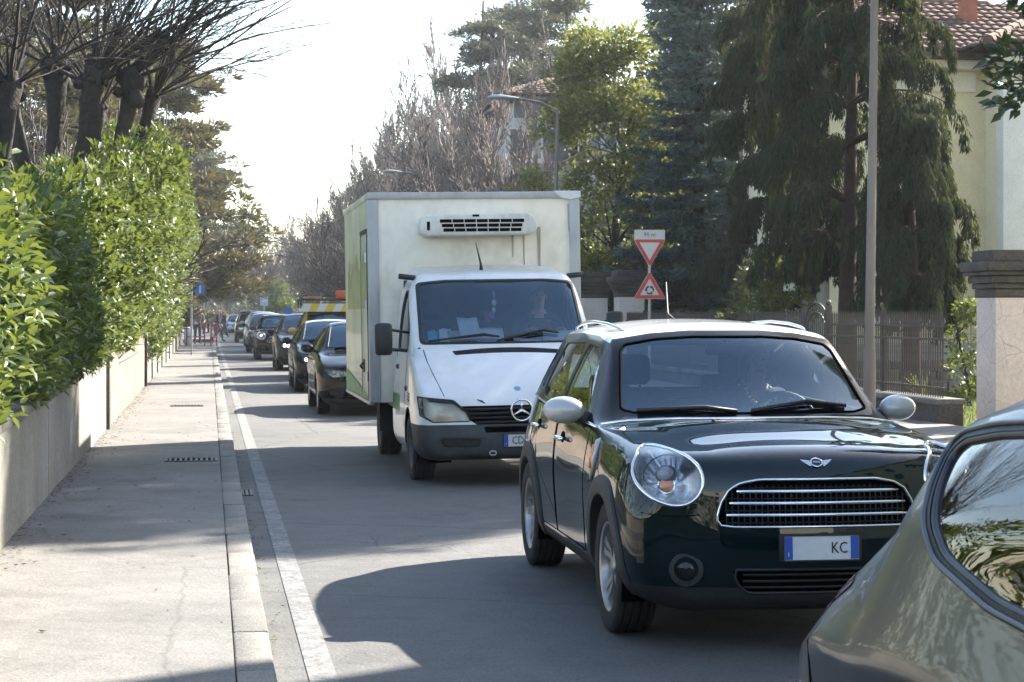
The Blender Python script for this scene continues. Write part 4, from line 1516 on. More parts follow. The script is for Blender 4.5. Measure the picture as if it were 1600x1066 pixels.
    # ---- box body
    X0, X1, Y0, Y1, Z0, Z1 = -1.20, 1.045, 1.56, 5.1, .68, 2.86
    b = MB()
    b.box((X0 + .02, Y0 + .02, Z0), (X1 - .02, Y1, Z1 - .02))
    box = b.build('cargo_box', M_BOX, root, bevel=.01)
    sp = MB()
    sp.box((X0 + .003, Y0 + .12, Z0 + .02), (X0 + .018, Y1 - .05, Z1 - .05))
    sp.build('side_panel', M_BOXSIDE, box)
    for (nm, lo, hi) in (('corner_profile', (X0 - .004, Y0 - .004, Z0), (X0 + .11, Y0 + .10, Z1 - .06)), ('corner_profile', (X1 - .11, Y0 - .004, Z0), (X1 + .004, Y0 + .10, Z1 - .06)),
                         ('top_profile', (X0 - .008, Y0 - .010, Z1 - .06), (X1 + .008, Y0 + .09, Z1 + .012)),
                         ('top_profile', (X0 - .008, Y0 + .091, Z1 - .06), (X0 + .06, Y1, Z1 + .010)), ('top_profile', (X1 - .06, Y0 + .091, Z1 - .06), (X1 + .008, Y1, Z1 + .010)),
                         ('bottom_profile', (X0 - .006, Y0 + .101, Z0 - .03), (X0 + .05, Y1, Z0 + .015)), ('bottom_profile', (X1 - .05, Y0 + .101, Z0 - .03), (X1 + .006, Y1, Z0 + .015))):
        q = MB()
        q.box(lo, hi)
        q.build(nm, M_BOXSIDE if (nm == 'top_profile' and lo[1] > Y0 + .05 and lo[0] < 0) else M_ALUEDGE, box, bevel=.012)
    q = MB()                                                           # torn flap of tape at the top corner
    q.add([(X1 - .27, Y0 - .014, Z1 + .02), (X1 + .012, Y0 - .016, Z1 + .016), (X1 + .012, Y0 - .018, Z1 - .05), (X1 - .1, Y0 - .02, Z1 - .075), (X1 - .2, Y0 - .016, Z1 - .055), (X1 - .24, Y0 - .02, Z1 - .02)], [(0, 5, 4, 3, 2, 1)])
    solid(q.build('torn_tape', M_WHITEPL, box), .003)
    # grime runs below the cooling unit and at the right seam (dirt, not shade)
    for (x, z0, z1, w_) in ((X1 - .44, 2.05, 2.50, .022), (X1 - .72, 2.18, 2.48, .012), (X1 - .118, 2.45, 2.74, .007), (X1 - .60, 2.1, 2.46, .01)):
        q = MB()
        q.add([(x - w_, Y0 + .0165, z1), (x + w_, Y0 + .0165, z1), (x + w_ * .7, Y0 + .0165, z0), (x - w_ * .5, Y0 + .0165, z0)], [(0, 3, 2, 1)])
        q.build('grime_streak', M_GRIME, box)
    # side door of the box with green patch and hardware
    dr = MB()
    dr.box((X0 - .004, Y0 + .17, Z0 + .05), (X0 + .012, Y0 + .95, Z1 - .42))
    d = dr.build('side_door', M_BOXSIDE, box, bevel=.004)
    fr = MB()
    for (lo, hi) in (((X0 - .008, Y0 + .14, Z0 + .03), (X0 - .001, Y0 + .168, Z1 - .40)), ((X0 - .008, Y0 + .952, Z0 + .03), (X0 - .001, Y0 + .98, Z1 - .40)), ((X0 - .012, Y0 + .14, Z1 - .399), (X0 - .001, Y0 + .98, Z1 - .36))):
        fr.box(lo, hi)
    fr.build('door_seal', M_BLACK, d)
    for z in (.95, 1.7, 2.2):
        h = MB()
        h.tube([(X0 - .014, Y0 + .155, z - .05), (X0 - .014, Y0 + .155, z + .05)], .016, 8)
        h.build('hinge', M_ALU, d, smooth=True)
    hd = MB()
    hd.box((X0 - .014, Y0 + .62, .98), (X0 - .004, Y0 + .78, 1.12))
    hd.tube([(X0 - .02, Y0 + .65, 1.08), (X0 - .045, Y0 + .7, 1.05), (X0 - .02, Y0 + .75, 1.02)], .012, 6)
    hd.build('door_latch', M_BLACK, d)
    rr = random.Random(5)                                              # ragged green-painted patch high on the side
    for (ya, yb) in ((Y0 + .17, Y0 + .95), (Y0 + 1.0, Y1 - .5)):
        n = 14
        top = [(ya + (yb - ya) * k / n, 2.10 + rr.uniform(-.05, .20)) for k in range(n + 1)]
        vs = [(X0 - .0065 if yb < Y0 + 1 else X0 + .0005, y, z) for y, z in top] + [(X0 - .0065 if yb < Y0 + 1 else X0 + .0005, y, 1.66) for y, z in top]
        q = MB()
        q.add(vs, [(k, k + n + 1, k + n + 2, k + 1) for k in range(n)])
        q.build('green_patch', M_ALGAE, box)
    q = MB()
    q.add([(X0 - .0075, Y0 + .12, .705), (X0 - .0075, Y1 - .1, .705), (X0 - .0075, Y1 - .1, .95), (X0 - .0075, Y0 + 1.0, .80), (X0 - .0075, Y0 + .12, .73)], [(0, 4, 3, 2, 1)])
    q.build('green_band', M_GREENB, box)
    # chassis, mudguards, rear bumper
    ch = MB()
    for s in (-.38, .42): ch.box((s - .04, .4, .42), (s + .04, 5.0, .62))
    ch.box((-.9, 1.6, .60), (.85, 5.0, .65))
    ch.tube([(-.7, 3.35, .33), (.7, 3.35, .33)], .07, 10)
    ch.tube([(-.7, 0, .33), (.7, 0, .33)], .05, 10)
    ch.box((-.35, -.5, .3), (.35, .5, .5))
    ch.build('chassis', M_BLACK, root)
    for s in (-1, 1):
        mg = MB()
        mg.cbox((s * .84 - .02, 2.93, .48), (.26, .012, .36))
        mg.build('mud_flap', M_BLACK, root)
    # ---- cooling unit
    fu = MB()
    fz = 2.52
    prof = [(-.575, -.09), (-.585, -.02), (-.56, .085), (-.50, .10), (.55, .115), (.62, .08), (.645, .0), (.64, -.07), (.60, -.105), (-.52, -.12)]
    fu.prism([(x, z) for x, z in prof], Matrix(((1, 0, 0, -.1), (0, 0, 1, Y0 - .30), (0, 1, 0, fz), (0, 0, 0, 1))), .3)
    u = fu.build('cooling_unit', M_CABUNIT, root, bevel=.03, seg=3)
    for k, (z, xa, xb) in enumerate(((.035, -.38, .50), (-.012, -.36, .48), (-.059, -.345, .47))):
        g = MB()
        g.box((xa - .1, Y0 - .306, fz + z - .017), (xb - .1, Y0 - .298, fz + z + .017))
        sl_ = g.build('air_slot', M_DARK, u)
        for t in range(1, 7):
            r_ = MB()
            r_.box((xa - .1 + (xb - xa) * t / 7 - .004, Y0 - .311, fz + z - .018), (xa - .1 + (xb - xa) * t / 7 + .004, Y0 - .3065, fz + z + .018))
            r_.build('slot_rib', M_CABUNIT, sl_)
    q = MB()
    q.box((-.14, Y0 - .306, fz + .078), (-.07, Y0 - .299, fz + .10))
    q.build('unit_badge', M_DARK, u)
    q = MB()
    q.box((-.615, Y0 - .306, fz - .06), (-.585, Y0 - .299, fz + .03))
    q.build('unit_hole', M_DARK, u)
    # ---- cab inside
    cb = MB()
    cb.box((-.9, .15, .5), (.9, 1.48, .62))
    cb.box((-.9, .12, .5), (.9, .3, 1.2))
    rounded_box(cb, (0, .36, 1.20), (1.76, .50, .17), .06)
    rounded_box(cb, (.44, .45, 1.29), (.5, .28, .12), .05)
    cb.box((-.85, 1.40, .6), (.85, 1.43, 1.95))
    cb.build('dashboard', M_DASH, root, smooth=True)
    for x, w_ in ((-.55, .46), (-.06, .44), (.47, .46)): seat(root, x, .98, .80, w_)
    steering(root, (.47, .64, 1.36), -40, .21)
    rv = MB()
    rounded_box(rv, (-.02, .66, 1.87), (.42, .05, .09), .022)
    rv.build('sun_visor', M_BLACK, root, smooth='all')
    ch_ = MB()
    ch_.tube([(-.03, .60, 1.82), (-.025, .60, 1.74)], .006, 6)
    ch_.sphere((-.027, .60, 1.70), (.022, .012, .035))
    ch_.sphere((-.03, .60, 1.63), (.018, .01, .03))
    ch_.build('hanging_charm', M_PAPER, root, smooth='all')
    pe = MB()
    pe.cbox((-.10, .60, 1.56), (.045, .004, .11))
    pe.mi = 1
    pe.cbox((-.05, .602, 1.58), (.05, .004, .07))
    pe.build('pennant', [mat('pennant_red', (.3, .03, .03), .8), mat('pennant_blue', (.1, .15, .45), .8)], root)
    return root
M_LENSYEL = glass_mat('hazed_lens', (.90, .88, .82), .8, .12)
M_DASH = mat('cab_interior', (.05, .052, .058), .8, var=.2, vs=10)
M_CABUNIT = weathered('cooling_unit_white', (.64, .635, .60), (.34, .31, .25), .5, 3.0, .5)

def papers(loc):
    """loose sheets and packets on the dashboard of the truck, each a thing of its own"""
    rr = random.Random(3)
    for (x, y, z, wx, wy, tilt, rz, lab, m) in (
            (-.34, .30, 1.30, .21, .30, 50, .15, 'crumpled white sheet standing on the truck dashboard', M_PAPER),
            (-.17, .30, 1.295, .34, .22, 38, -.05, 'broad stack of white papers lying on the truck dashboard', M_PAPER),
            (-.46, .27, 1.285, .18, .16, 48, .3, 'small beige leaflet at the passenger side of the truck dashboard', mat('leaflet', (.5, .46, .38), .8)),
            (-.58, .27, 1.285, .12, .17, 55, 0, 'white card beside the blue packet behind the truck windscreen', M_PAPER),
            (-.70, .27, 1.285, .10, .15, 55, 0, 'small blue packet in the corner of the truck windscreen', mat('blue_packet', (.15, .42, .55), .6)),
            (.28, .26, 1.285, .36, .10, 25, .1, 'narrow white sheet below the steering wheel of the truck', M_PAPER),
            (.58, .29, 1.30, .36, .20, 32, -.15, 'white papers in front of the driver of the truck', M_PAPER)):
        m_ = MB()
        n = 5
        vs, fs = [], []
        for i in range(n + 1):
            for j in range(n + 1):
                u, v = i / n - .5, j / n - .5
                vs.append((u * wx, v * wy, .008 * math.sin(7 * u + 3 * v + x * 9) + rr.uniform(-.004, .004)))
        for i in range(n):
            for j in range(n):
                a = i * (n + 1) + j
                fs.append((a, a + n + 1, a + n + 2, a + 1))
        m_.add(vs, fs)
        o = m_.build('paper_sheet', m, None, smooth='all')
        solid(o, .004)
        o.location = Vector(loc) + Vector((x, y + .03, z + .02 + wy * .5 * math.sin(R(tilt))))
        o.rotation_euler = (R(tilt), 0, rz)
        tag(o, lab, 'paper', 'papers on the truck dashboard')

def service_van(name, label, loc):
    """yellow van with a diagonally striped brow and a loaded roof rack"""
    root = family_car(name, label, loc, 0, paint('van_yellow', (.62, .42, .02), .35, 0), L=4.5, W=1.92, H=1.80, belt=1.08, wb=2.8, wr=.32, group=None, lev=2, seats=True)
    root['category'] = 'van'
    b = MB()
    for k in range(9):
        x = -.84 + .2 * k
        b.mi = k % 2
        b.add([(x, 1.02, 1.63), (x + .2, 1.02, 1.63), (x + .32 - .02, 1.10, 1.83), (x + .12 - .02, 1.10, 1.83), (x, 1.30, 1.63), (x + .2, 1.30, 1.63), (x + .30, 1.30, 1.83), (x + .10, 1.30, 1.83)],
              [(0, 1, 2, 3), (4, 7, 6, 5), (3, 2, 6, 7), (0, 4, 5, 1), (0, 3, 7, 4), (1, 5, 6, 2)])
    b.build('striped_brow', [mat('stripe_white', (.6, .58, .5), .5), mat('stripe_yellow', (.62, .42, .02), .5)], root)
    rk = MB()
    for y in (1.2, 2.0, 2.8): rk.tube([(-.82, y, 1.93), (.82, y, 1.93)], .02, 6)
    for x in (-.8, .8):
        rk.tube([(x, 1.15, 1.95), (x, 3.0, 1.95)], .02, 6)
        for y in (1.3, 2.8): rk.tube([(x, y, 1.74), (x, y, 1.94)], .018, 6)
    rk.tube([(-.8, 1.15, 2.02), (.8, 1.15, 2.02)], .014, 6)
    rk.build('roof_rack', M_BLACK, root)
    ld = MB()
    for x in (-.62, -.32): ld.tube([(x, .95, 2.0), (x, 3.3, 2.0)], .03, 6)
    for k in range(9): ld.tube([(-.62, 1.0 + k * .27, 2.0), (-.32, 1.0 + k * .27, 2.0)], .016, 6)
    t = ld.build('ladder', mat('ladder_copper', (.35, .2, .1), .5, .5), None)
    t.location = loc
    tag(t, 'copper coloured ladder tied on the roof rack of the yellow van', 'ladder')
    ob = MB()
    rounded_box(ob, (.28, 1.35, 2.06), (.42, .5, .2), .04)
    rounded_box(ob, (.12, 1.3, 2.10), (.12, .4, .1), .03)
    t = ob.build('orange_case', mat('orange_case', (.6, .13, .03), .5), None, smooth='all')
    t.location = loc
    tag(t, 'orange case strapped on the roof rack of the yellow van', 'case')
    cr = MB()
    for k in range(4):
        cr.box((.62, 1.2, 1.97 + k * .09), (.9, 1.9, 2.02 + k * .09))
    for x in (.64, .88):
        for y in (1.22, 1.88): cr.box((x - .012, y - .012, 1.96), (x + .012, y + .012, 2.30))
    t = cr.build('grey_crate', mat('grey_crate', (.4, .42, .44), .6), None)
    t.location = loc
    tag(t, 'pale grey crate on the far end of the yellow van roof rack', 'crate')
    return root
# ------------------------------------------------------------------ people
M_SKIN = mat('skin', (.42, .24, .17), .55, var=.12, vs=14)
M_HAIRG = mat('grey_hair', (.22, .21, .2), .8)
M_HAIRD = mat('dark_hair', (.018, .014, .012), .6)
M_SHOE = mat('shoe', (.03, .028, .026), .6)

def person(name, label, loc, rotz, J, cols, hair=None, group=None, H=1.75, hands=False, head=(0, 0), lev=1, bald=False, extra=None):
    """J: joints of the pose (facing -y) in metres for a 1.75 m body; one skinned surface, its faces coloured by the nearest limb"""
    k = H / 1.75
    P = dict(pelvis=(0, 0, .95), waist=(0, 0, 1.08), chest=(0, -.01, 1.27), neckbase=(0, 0, 1.45), neck=(0, -.01, 1.52), jaw=(0, -.03, 1.575), face=(0, -.025, 1.65), crown=(0, -.01, 1.715),
             lsh=(.165, 0, 1.41), lel=(.23, .02, 1.13), lwr=(.25, -.06, .89), lha=(.25, -.09, .81), rsh=(-.165, 0, 1.41), rel=(-.23, .02, 1.13), rwr=(-.25, -.06, .89), rha=(-.25, -.09, .81),
             lhip=(.09, 0, .90), lkn=(.10, -.02, .50), lan=(.10, .02, .09), lto=(.11, -.14, .035), rhip=(-.09, 0, .90), rkn=(-.10, -.02, .50), ran=(-.10, .02, .09), rto=(-.11, -.14, .035))
    P.update(J)
    RAD = dict(pelvis=(.15, .115), waist=(.14, .105), chest=(.165, .12), neckbase=(.10, .08), neck=(.055, .058), jaw=(.062, .07), face=(.074, .09), crown=(.06, .072), lsh=(.07, .07), lel=(.047, .047), lwr=(.034, .034), lha=(.042, .028),
               lhip=(.095, .10), lkn=(.062, .066), lan=(.042, .045), lto=(.04, .032))
    for a in ('sh', 'el', 'wr', 'ha', 'hip', 'kn', 'an', 'to'): RAD['r' + a] = RAD['l' + a]
    names = list(P)
    ix = {n: i for i, n in enumerate(names)}
    E = [('pelvis', 'waist', 'top'), ('waist', 'chest', 'top'), ('chest', 'neckbase', 'top'), ('neckbase', 'neck', 'skin'), ('neck', 'jaw', 'skin'), ('jaw', 'face', 'skin'), ('face', 'crown', 'skin')]
    for s in 'lr':
        E += [('neckbase', s + 'sh', 'top'), (s + 'sh', s + 'el', 'top'), (s + 'el', s + 'wr', 'top'), (s + 'wr', s + 'ha', 'skin'),
              ('pelvis', s + 'hip', 'leg'), (s + 'hip', s + 'kn', 'leg'), (s + 'kn', s + 'an', 'leg'), (s + 'an', s + 'to', 'shoe')]
    me = bpy.data.meshes.new('sk')
    me.from_pydata([tuple(c * k for c in P[n]) for n in names], [(ix[a], ix[b]) for a, b, _ in E], [])
    o = bpy.data.objects.new('sk', me)
    COL.objects.link(o)
    o.modifiers.new('sk', 'SKIN')
    for n in names:
        v = me.skin_vertices[0].data[ix[n]]
        v.radius = (RAD[n][0] * k, RAD[n][1] * k)
        v.use_root = n == 'pelvis'
    sd = o.modifiers.new('sd', 'SUBSURF')
    sd.levels = 1 + lev
    em = bpy.data.meshes.new_from_object(o.evaluated_get(bpy.context.evaluated_depsgraph_get()))
    bpy.data.objects.remove(o)
    order = ['skin', 'top', 'leg', 'shoe', 'hair']
    segs = [(Vector(P[a]) * k, Vector(P[b]) * k, order.index(m)) for a, b, m in E]
    bm = bmesh.new()
    bm.from_mesh(em)
    bpy.data.meshes.remove(em)
    fc, cr = Vector(P['face']) * k, Vector(P['crown']) * k
    for f in bm.faces:
        c = f.calc_center_median()
        best, bi = 1e9, 0
        for a, b, m in segs:
            t = max(0, min(1, (c - a).dot(b - a) / max(1e-9, (b - a).length_squared)))
            d = (c - a.lerp(b, t)).length
            if d < best: best, bi = d, m
        f.material_index = bi
        up = (cr - fc).normalized()
        if bi == 0 and not bald and (c - fc).length < .16 * k:
            back = (c - fc).y > .01 * k
            if (c - fc).dot(up) > .055 * k or (back and (c - fc).dot(up) > -.06 * k): f.material_index = 4
    # face: nose, eyes, ears, mouth; hands
    mb = MB()
    mb.mi = 0
    fr = fc + Vector((0, -.085 * k, -.01 * k))
    mb.tube([fr + Vector((0, .012, .035)) * k, fr + Vector((0, -.006, .0)) * k, fr + Vector((0, -.016, -.018)) * k], [.009 * k, .012 * k, .016 * k], 6)
    for s in (-1, 1): mb.sphere(fc + Vector((s * .078, .005, -.005)) * k, (.012 * k, .022 * k, .032 * k), 8, 6)
    mb.mi = 3
    for s in (-1, 1): mb.sphere(fr + Vector((s * .030, .010, .022)) * k, (.012 * k, .008 * k, .007 * k), 8, 5)
    mb.mi = 5
    mb.tube([fr + Vector((-.024, .008, -.047)) * k, fr + Vector((0, .0, -.046)) * k, fr + Vector((.024, .008, -.047)) * k], .005 * k, 5)
    mb.mi = 0
    for s in 'lr':
        wv, hv = Vector(P[s + 'wr']) * k, Vector(P[s + 'ha']) * k
        d = (hv - wv).normalized()
        side = d.cross(Vector((0, 0, 1)))
        side = side.normalized() if side.length > .2 else Vector((0, 1, 0))
        curl = side.cross(d).normalized() * (-1)
        for q in range(4):
            b = hv + side * ((q - 1.5) * .02 * k) - d * .005
            L = (.06, .07, .072, .058)[q] * k
            mb.tube([b, b + d * L * .45 + curl * .006, b + d * L * .75 + curl * .02 * k, b + d * L * .85 + curl * .045 * k], [.0095 * k, .009 * k, .0085 * k, .007 * k], 6)
        b = wv.lerp(hv, .5) + side * .035 * k
        mb.tube([b, b + side * .02 * k + d * .03 * k, b + side * .022 * k + d * .055 * k + curl * .012], [.012 * k, .0105 * k, .008 * k], 6)
    tm = bpy.data.meshes.new('t')
    tm.from_pydata(mb.v, [], mb.f)
    tm.polygons.foreach_set('material_index', mb.m)
    bm.from_mesh(tm)
    bpy.data.meshes.remove(tm)
    mats = [M_SKIN, cols[0], cols[1], M_SHOE, hair or M_HAIRD, mat('lips', (.25, .09, .08), .5)]
    ob = bm_obj(name, bm, mats, None)
    ob.location = loc
    ob.rotation_euler = (0, 0, rotz)
    tag(ob, label, 'person', group)
    if extra:
        for nm, fn, m in extra:
            e_ = MB()
            fn(e_, k)
            e_.build(nm, m, ob, smooth='all')
    return ob
SIT = dict(pelvis=(0, .0, .12), waist=(0, .03, .25), chest=(0, .05, .45), neckbase=(0, .06, .62), neck=(0, .045, .69), jaw=(0, .02, .75), face=(0, .02, .825), crown=(0, .03, .89),
           lsh=(.18, .06, .58), lel=(.26, -.12, .38), lwr=(.17, -.33, .48), lha=(.15, -.41, .51), rsh=(-.18, .06, .58), rel=(-.26, -.12, .38), rwr=(-.17, -.33, .48), rha=(-.15, -.41, .51),
           lhip=(.09, -.05, .10), lkn=(.13, -.45, .17), lan=(.13, -.58, -.22), lto=(.13, -.74, -.25), rhip=(-.09, -.05, .10), rkn=(-.13, -.45, .17), ran=(-.13, -.58, -.22), rto=(-.13, -.74, -.25))
# ------------------------------------------------------------------ ground, road, pavement
def surf(name, col, col2, rough=.85, big=.35, fine=60, bump=.25, cracks=0, patch=None, speck=.35, mott=None):
    """worn asphalt / concrete: broad stains, aggregate speckle, optional cracks; world coordinates"""
    m = bpy.data.materials.new(name)
    m.use_nodes = True
    N, L = m.node_tree.nodes, m.node_tree.links
    p = N['Principled BSDF']
    p.inputs['Roughness'].default_value = rough
    g = N.new('ShaderNodeNewGeometry')
    def noise(sc, det=5, rgh=.6, src=None):
        n = N.new('ShaderNodeTexNoise')
        n.inputs['Scale'].default_value = sc
        n.inputs['Detail'].default_value = det
        n.inputs['Roughness'].default_value = rgh
        L.new(src or g.outputs['Position'], n.inputs['Vector'])
        return n
    def ramp(src, a, b, ca=(0, 0, 0, 1), cb=(1, 1, 1, 1)):
        r = N.new('ShaderNodeValToRGB')
        r.color_ramp.elements[0].position, r.color_ramp.elements[1].position = a, b
        r.color_ramp.elements[0].color, r.color_ramp.elements[1].color = ca, cb
        L.new(src, r.inputs[0])
        return r.outputs[0]
    def mix(f, a, b, mode='MIX'):
        x = N.new('ShaderNodeMix')
        x.data_type = 'RGBA'
        x.blend_type = mode
        for i, v in ((0, f), (6, a), (7, b)):
            if hasattr(v, 'links'): L.new(v, x.inputs[i])
            else: x.inputs[i].default_value = v if i == 0 else tuple(v) + (1,)
        return x.outputs[2]
    n1, n2, n3 = noise(big, 6), noise(fine, 2), noise(fine * 3.3, 2)
    c = mix(ramp(n1.outputs['Fac'], .35, .68), col, col2)
    sp = ramp(n2.outputs['Fac'], .3, .7, (1 - speck,) * 3 + (1,), (1 + speck * .4,) * 3 + (1,))
    c = mix(1.0, c, sp, 'MULTIPLY')
    sp2 = ramp(n3.outputs['Fac'], .35, .65, (1 - speck * .8,) * 3 + (1,), (1.12,) * 3 + (1,))
    c = mix(1.0, c, sp2, 'MULTIPLY')
    n5 = noise(3.1, 7, .7)
    mott = mott if mott is not None else (1.0 if speck >= .3 else .3)
    c = mix(mott, c, ramp(n5.outputs['Fac'], .32, .62, (.80,) * 3 + (1,), (1.04,) * 3 + (1,)), 'MULTIPLY')
    n6 = noise(1.3, 3, .5)
    c = mix(mott, c, ramp(n6.outputs['Fac'], .58, .66, (1,) * 3 + (1,), (.80,) * 3 + (1,)), 'MULTIPLY')
    if cracks:
        wv = noise(2.5, 4)
        wx = N.new('ShaderNodeMix')
        wx.data_type = 'VECTOR'
        wx.inputs[0].default_value = .12
        L.new(g.outputs['Position'], wx.inputs[4])
        L.new(wv.outputs['Color'], wx.inputs[5])
        cr = None
        for sc, wd, lo, hi, seed in ((.30, .0022, .0, .02, 0), (2.6, .014, .50, .64, 1)):
            vo = N.new('ShaderNodeTexVoronoi')
            vo.feature = 'DISTANCE_TO_EDGE'
            vo.inputs['Scale'].default_value = sc
            L.new(wx.outputs[1], vo.inputs['Vector'])
            ln = ramp(vo.outputs['Distance'], wd * .25, wd, (1, 1, 1, 1), (0, 0, 0, 1))
            if seed:
                mk = ramp(noise(.22, 3).outputs['Fac'], lo, hi)
                ln = mix(1.0, ln, mk, 'MULTIPLY')
                cr = mix(1.0, cr, ln, 'LIGHTEN')
            else: cr = ln
        mc = N.new('ShaderNodeMath')
        mc.operation = 'MULTIPLY'
        mc.inputs[1].default_value = cracks
        L.new(cr, mc.inputs[0])
        c = mix(mc.outputs[0], c, tuple(q * .3 for q in col))
    L.new(c, p.inputs['Base Color'])
    b = N.new('ShaderNodeBump')
    b.inputs['Strength'].default_value = bump
    b.inputs['Distance'].default_value = .01
    L.new(n2.outputs['Fac'], b.inputs['Height'])
    b2 = N.new('ShaderNodeBump')
    b2.inputs['Strength'].default_value = bump
    b2.inputs['Distance'].default_value = .03
    nb = noise(7, 4)
    L.new(nb.outputs['Fac'], b2.inputs['Height'])
    L.new(b.outputs[0], b2.inputs['Normal'])
    L.new(b2.outputs[0], p.inputs['Normal'])
    return m

M_ROAD = surf('asphalt_road', (.105, .1025, .10), (.15, .147, .142), .8, .22, 55, .35, .9)
M_PAVE = surf('pavement_asphalt', (.155, .15, .142), (.215, .208, .198), .85, .45, 70, .3, .4, speck=.3)
M_KERB = surf('kerb_granite', (.19, .18, .165), (.26, .25, .23), .8, 1.2, 90, .3, 0, speck=.45)
M_PAINTLINE = surf('road_paint', (.30, .297, .288), (.14, .137, .132), .75, 9, 40, .25, .95, speck=.45)
M_SOIL = surf('garden_soil', (.06, .05, .035), (.10, .09, .05), .95, .4, 20, .5, speck=.5)
M_WALL = surf('render_wall', (.30, .285, .25), (.20, .19, .165), .9, .9, 30, .35, .25, speck=.2)
M_WALLPINK = surf('pink_render_wall', (.32, .255, .215), (.22, .185, .155), .95, 1.1, 14, .8, .2, speck=.35)
M_CAPST = surf('wall_cap', (.13, .122, .11), (.22, .212, .197), .9, 2.0, 40, .4, 0, speck=.35)
M_DARKSTONE = surf('dark_stone', (.055, .048, .042), (.11, .10, .087), .9, 2.5, 25, .6, 0, speck=.4)

def slab(name, lo, hi, m, parent=None, kind=None, bevel=0):
    b = MB()
    b.box(lo, hi)
    o = b.build(name, m, parent, bevel=bevel)
    if kind: o['kind'] = kind
    return o
def sheet(name, x0, x1, y0, y1, z, m, ny=1):
    b = MB()
    vs = [(x, y0 + (y1 - y0) * i / ny, z) for i in range(ny + 1) for x in (x0, x1)]
    b.add(vs, [(2 * i, 2 * i + 1, 2 * i + 3, 2 * i + 2) for i in range(ny)])
    o = b.build(name, m, None)
    o['kind'] = 'structure'
    return o
sheet('ground', -500, 500, -300, 900, -.06, M_SOIL)
sheet('road', .2, 8.0, -60, 420, 0, M_ROAD, 8)
sheet('edge_line', .43, .555, -20, 260, .004, M_PAINTLINE, 8)
slab('pavement', (-1.40, -30, -.05), (.105, 92, .118), M_PAVE, None, 'structure')
slab('pavement', (8.17, -30, -.05), (9.72, 230, .118), M_PAVE, None, 'structure')
slab('pavement', (-8, 110, -.05), (.105, 260, .10), M_PAVE, None, 'structure')
for (nm, x, y0, y1, step) in (('kerb', .19, -4, 92, 1.0), ('kerb', 8.09, 14, 62, 1.5)):
    k = thing(nm, None, None, (x, 0, 0))
    k['kind'] = 'structure'
    rr = random.Random(2)
    base = None
    y = y0
    meshes = []
    for v in range(5):
        b = MB()
        b.box((-.081, .004, -.06), (.081, step - .004, .121))
        o = b.build('kerb_stone', M_KERB, None, bevel=.012)
        me = o.data
        for vv in me.vertices:
            if vv.co.z > .05: vv.co.z += rr.uniform(-.003, .003)
        meshes.append(me)
        bpy.data.objects.remove(o)
    while y < y1:
        s_ = mesh_obj('kerb_stone', rr.choice(meshes), k, loc=(rr.uniform(-.004, .004), y, rr.uniform(-.004, .003)))
        s_.rotation_euler = (0, rr.uniform(-.012, .012), rr.uniform(-.004, .004))
        y += step
def grate(name, label, x, y, w_, l_, z):
    g = thing(name, label, 'drain cover', (x, y, z))
    b = MB()
    b.box((-w_ / 2, -l_ / 2, -.02), (w_ / 2, l_ / 2, .001))
    b.build('grate_bed', M_DARK, g)
    f_ = MB()
    for (lo, hi) in (((-w_ / 2, -l_ / 2, 0), (w_ / 2, -l_ / 2 + .025, .008)), ((-w_ / 2, l_ / 2 - .025, 0), (w_ / 2, l_ / 2, .008)), ((-w_ / 2, -l_ / 2 + .026, 0), (-w_ / 2 + .025, l_ / 2 - .026, .008)), ((w_ / 2 - .025, -l_ / 2 + .026, 0), (w_ / 2, l_ / 2 - .026, .008))):
        f_.box(lo, hi)
    f_.build('grate_frame', M_GRATE, g)
    n = int(w_ / .05)
    for k in range(1, n):
        q = MB()
        q.box((-w_ / 2 + w_ * k / n - .012, -l_ / 2 + .027, 0), (-w_ / 2 + w_ * k / n + .012, l_ / 2 - .027, .007))
        q.build('grate_bar', M_GRATE, g)
M_GRATE = mat('cast_iron', (.10, .095, .09), .55, .4, var=.4, vs=20)
grate('drain_grate', 'rusty rectangular drain grate set in the pavement beside the kerb', -.18, 19.6, .52, .42, .119)
grate('drain_grate', 'worn drain grate set in the pavement further up the street', -.35, 31.0, .52, .42, .119)
grate('gutter_grate', 'small road gully against the kerb in the shade of the truck', .33, 17.2, .10, .5, .001)

def litter():
    rr = np.random.default_rng(4)
    n = 1500
    y = rr.uniform(9, 45, n)
    x = -1.285 + rr.exponential(.08, n)
    k = rr.random(n) < .12
    x[k] = rr.uniform(-1.2, .1, k.sum())
    kk = rr.random(n) < .15
    x[kk] = .29 + rr.exponential(.05, kk.sum())
    z = np.where(x > .28, .006, .122)
    s = rr.uniform(.008, .028, n)
    vs, fs = [], []
    for i in range(n):
        a = rr.uniform(0, 6.3)
        c, d = math.cos(a) * s[i], math.sin(a) * s[i]
        q = len(vs)
        vs += [(x[i] + c, y[i] + d, z[i] + rr.uniform(0, .008)), (x[i] - d * .4, y[i] + c * .4, z[i] + .002), (x[i] - c, y[i] - d, z[i] + rr.uniform(0, .01)), (x[i] + d * .4, y[i] - c * .4, z[i] + .001)]
        fs.append((q, q + 1, q + 2, q + 3))
    b = MB()
    b.add(vs, fs)
    o = b.build('leaf_litter', leaf_mat('dry_leaf', (.05, .035, .02), (.16, .11, .05), 0, .9), None)
    tag(o, None, None, None, 'stuff')
litter()

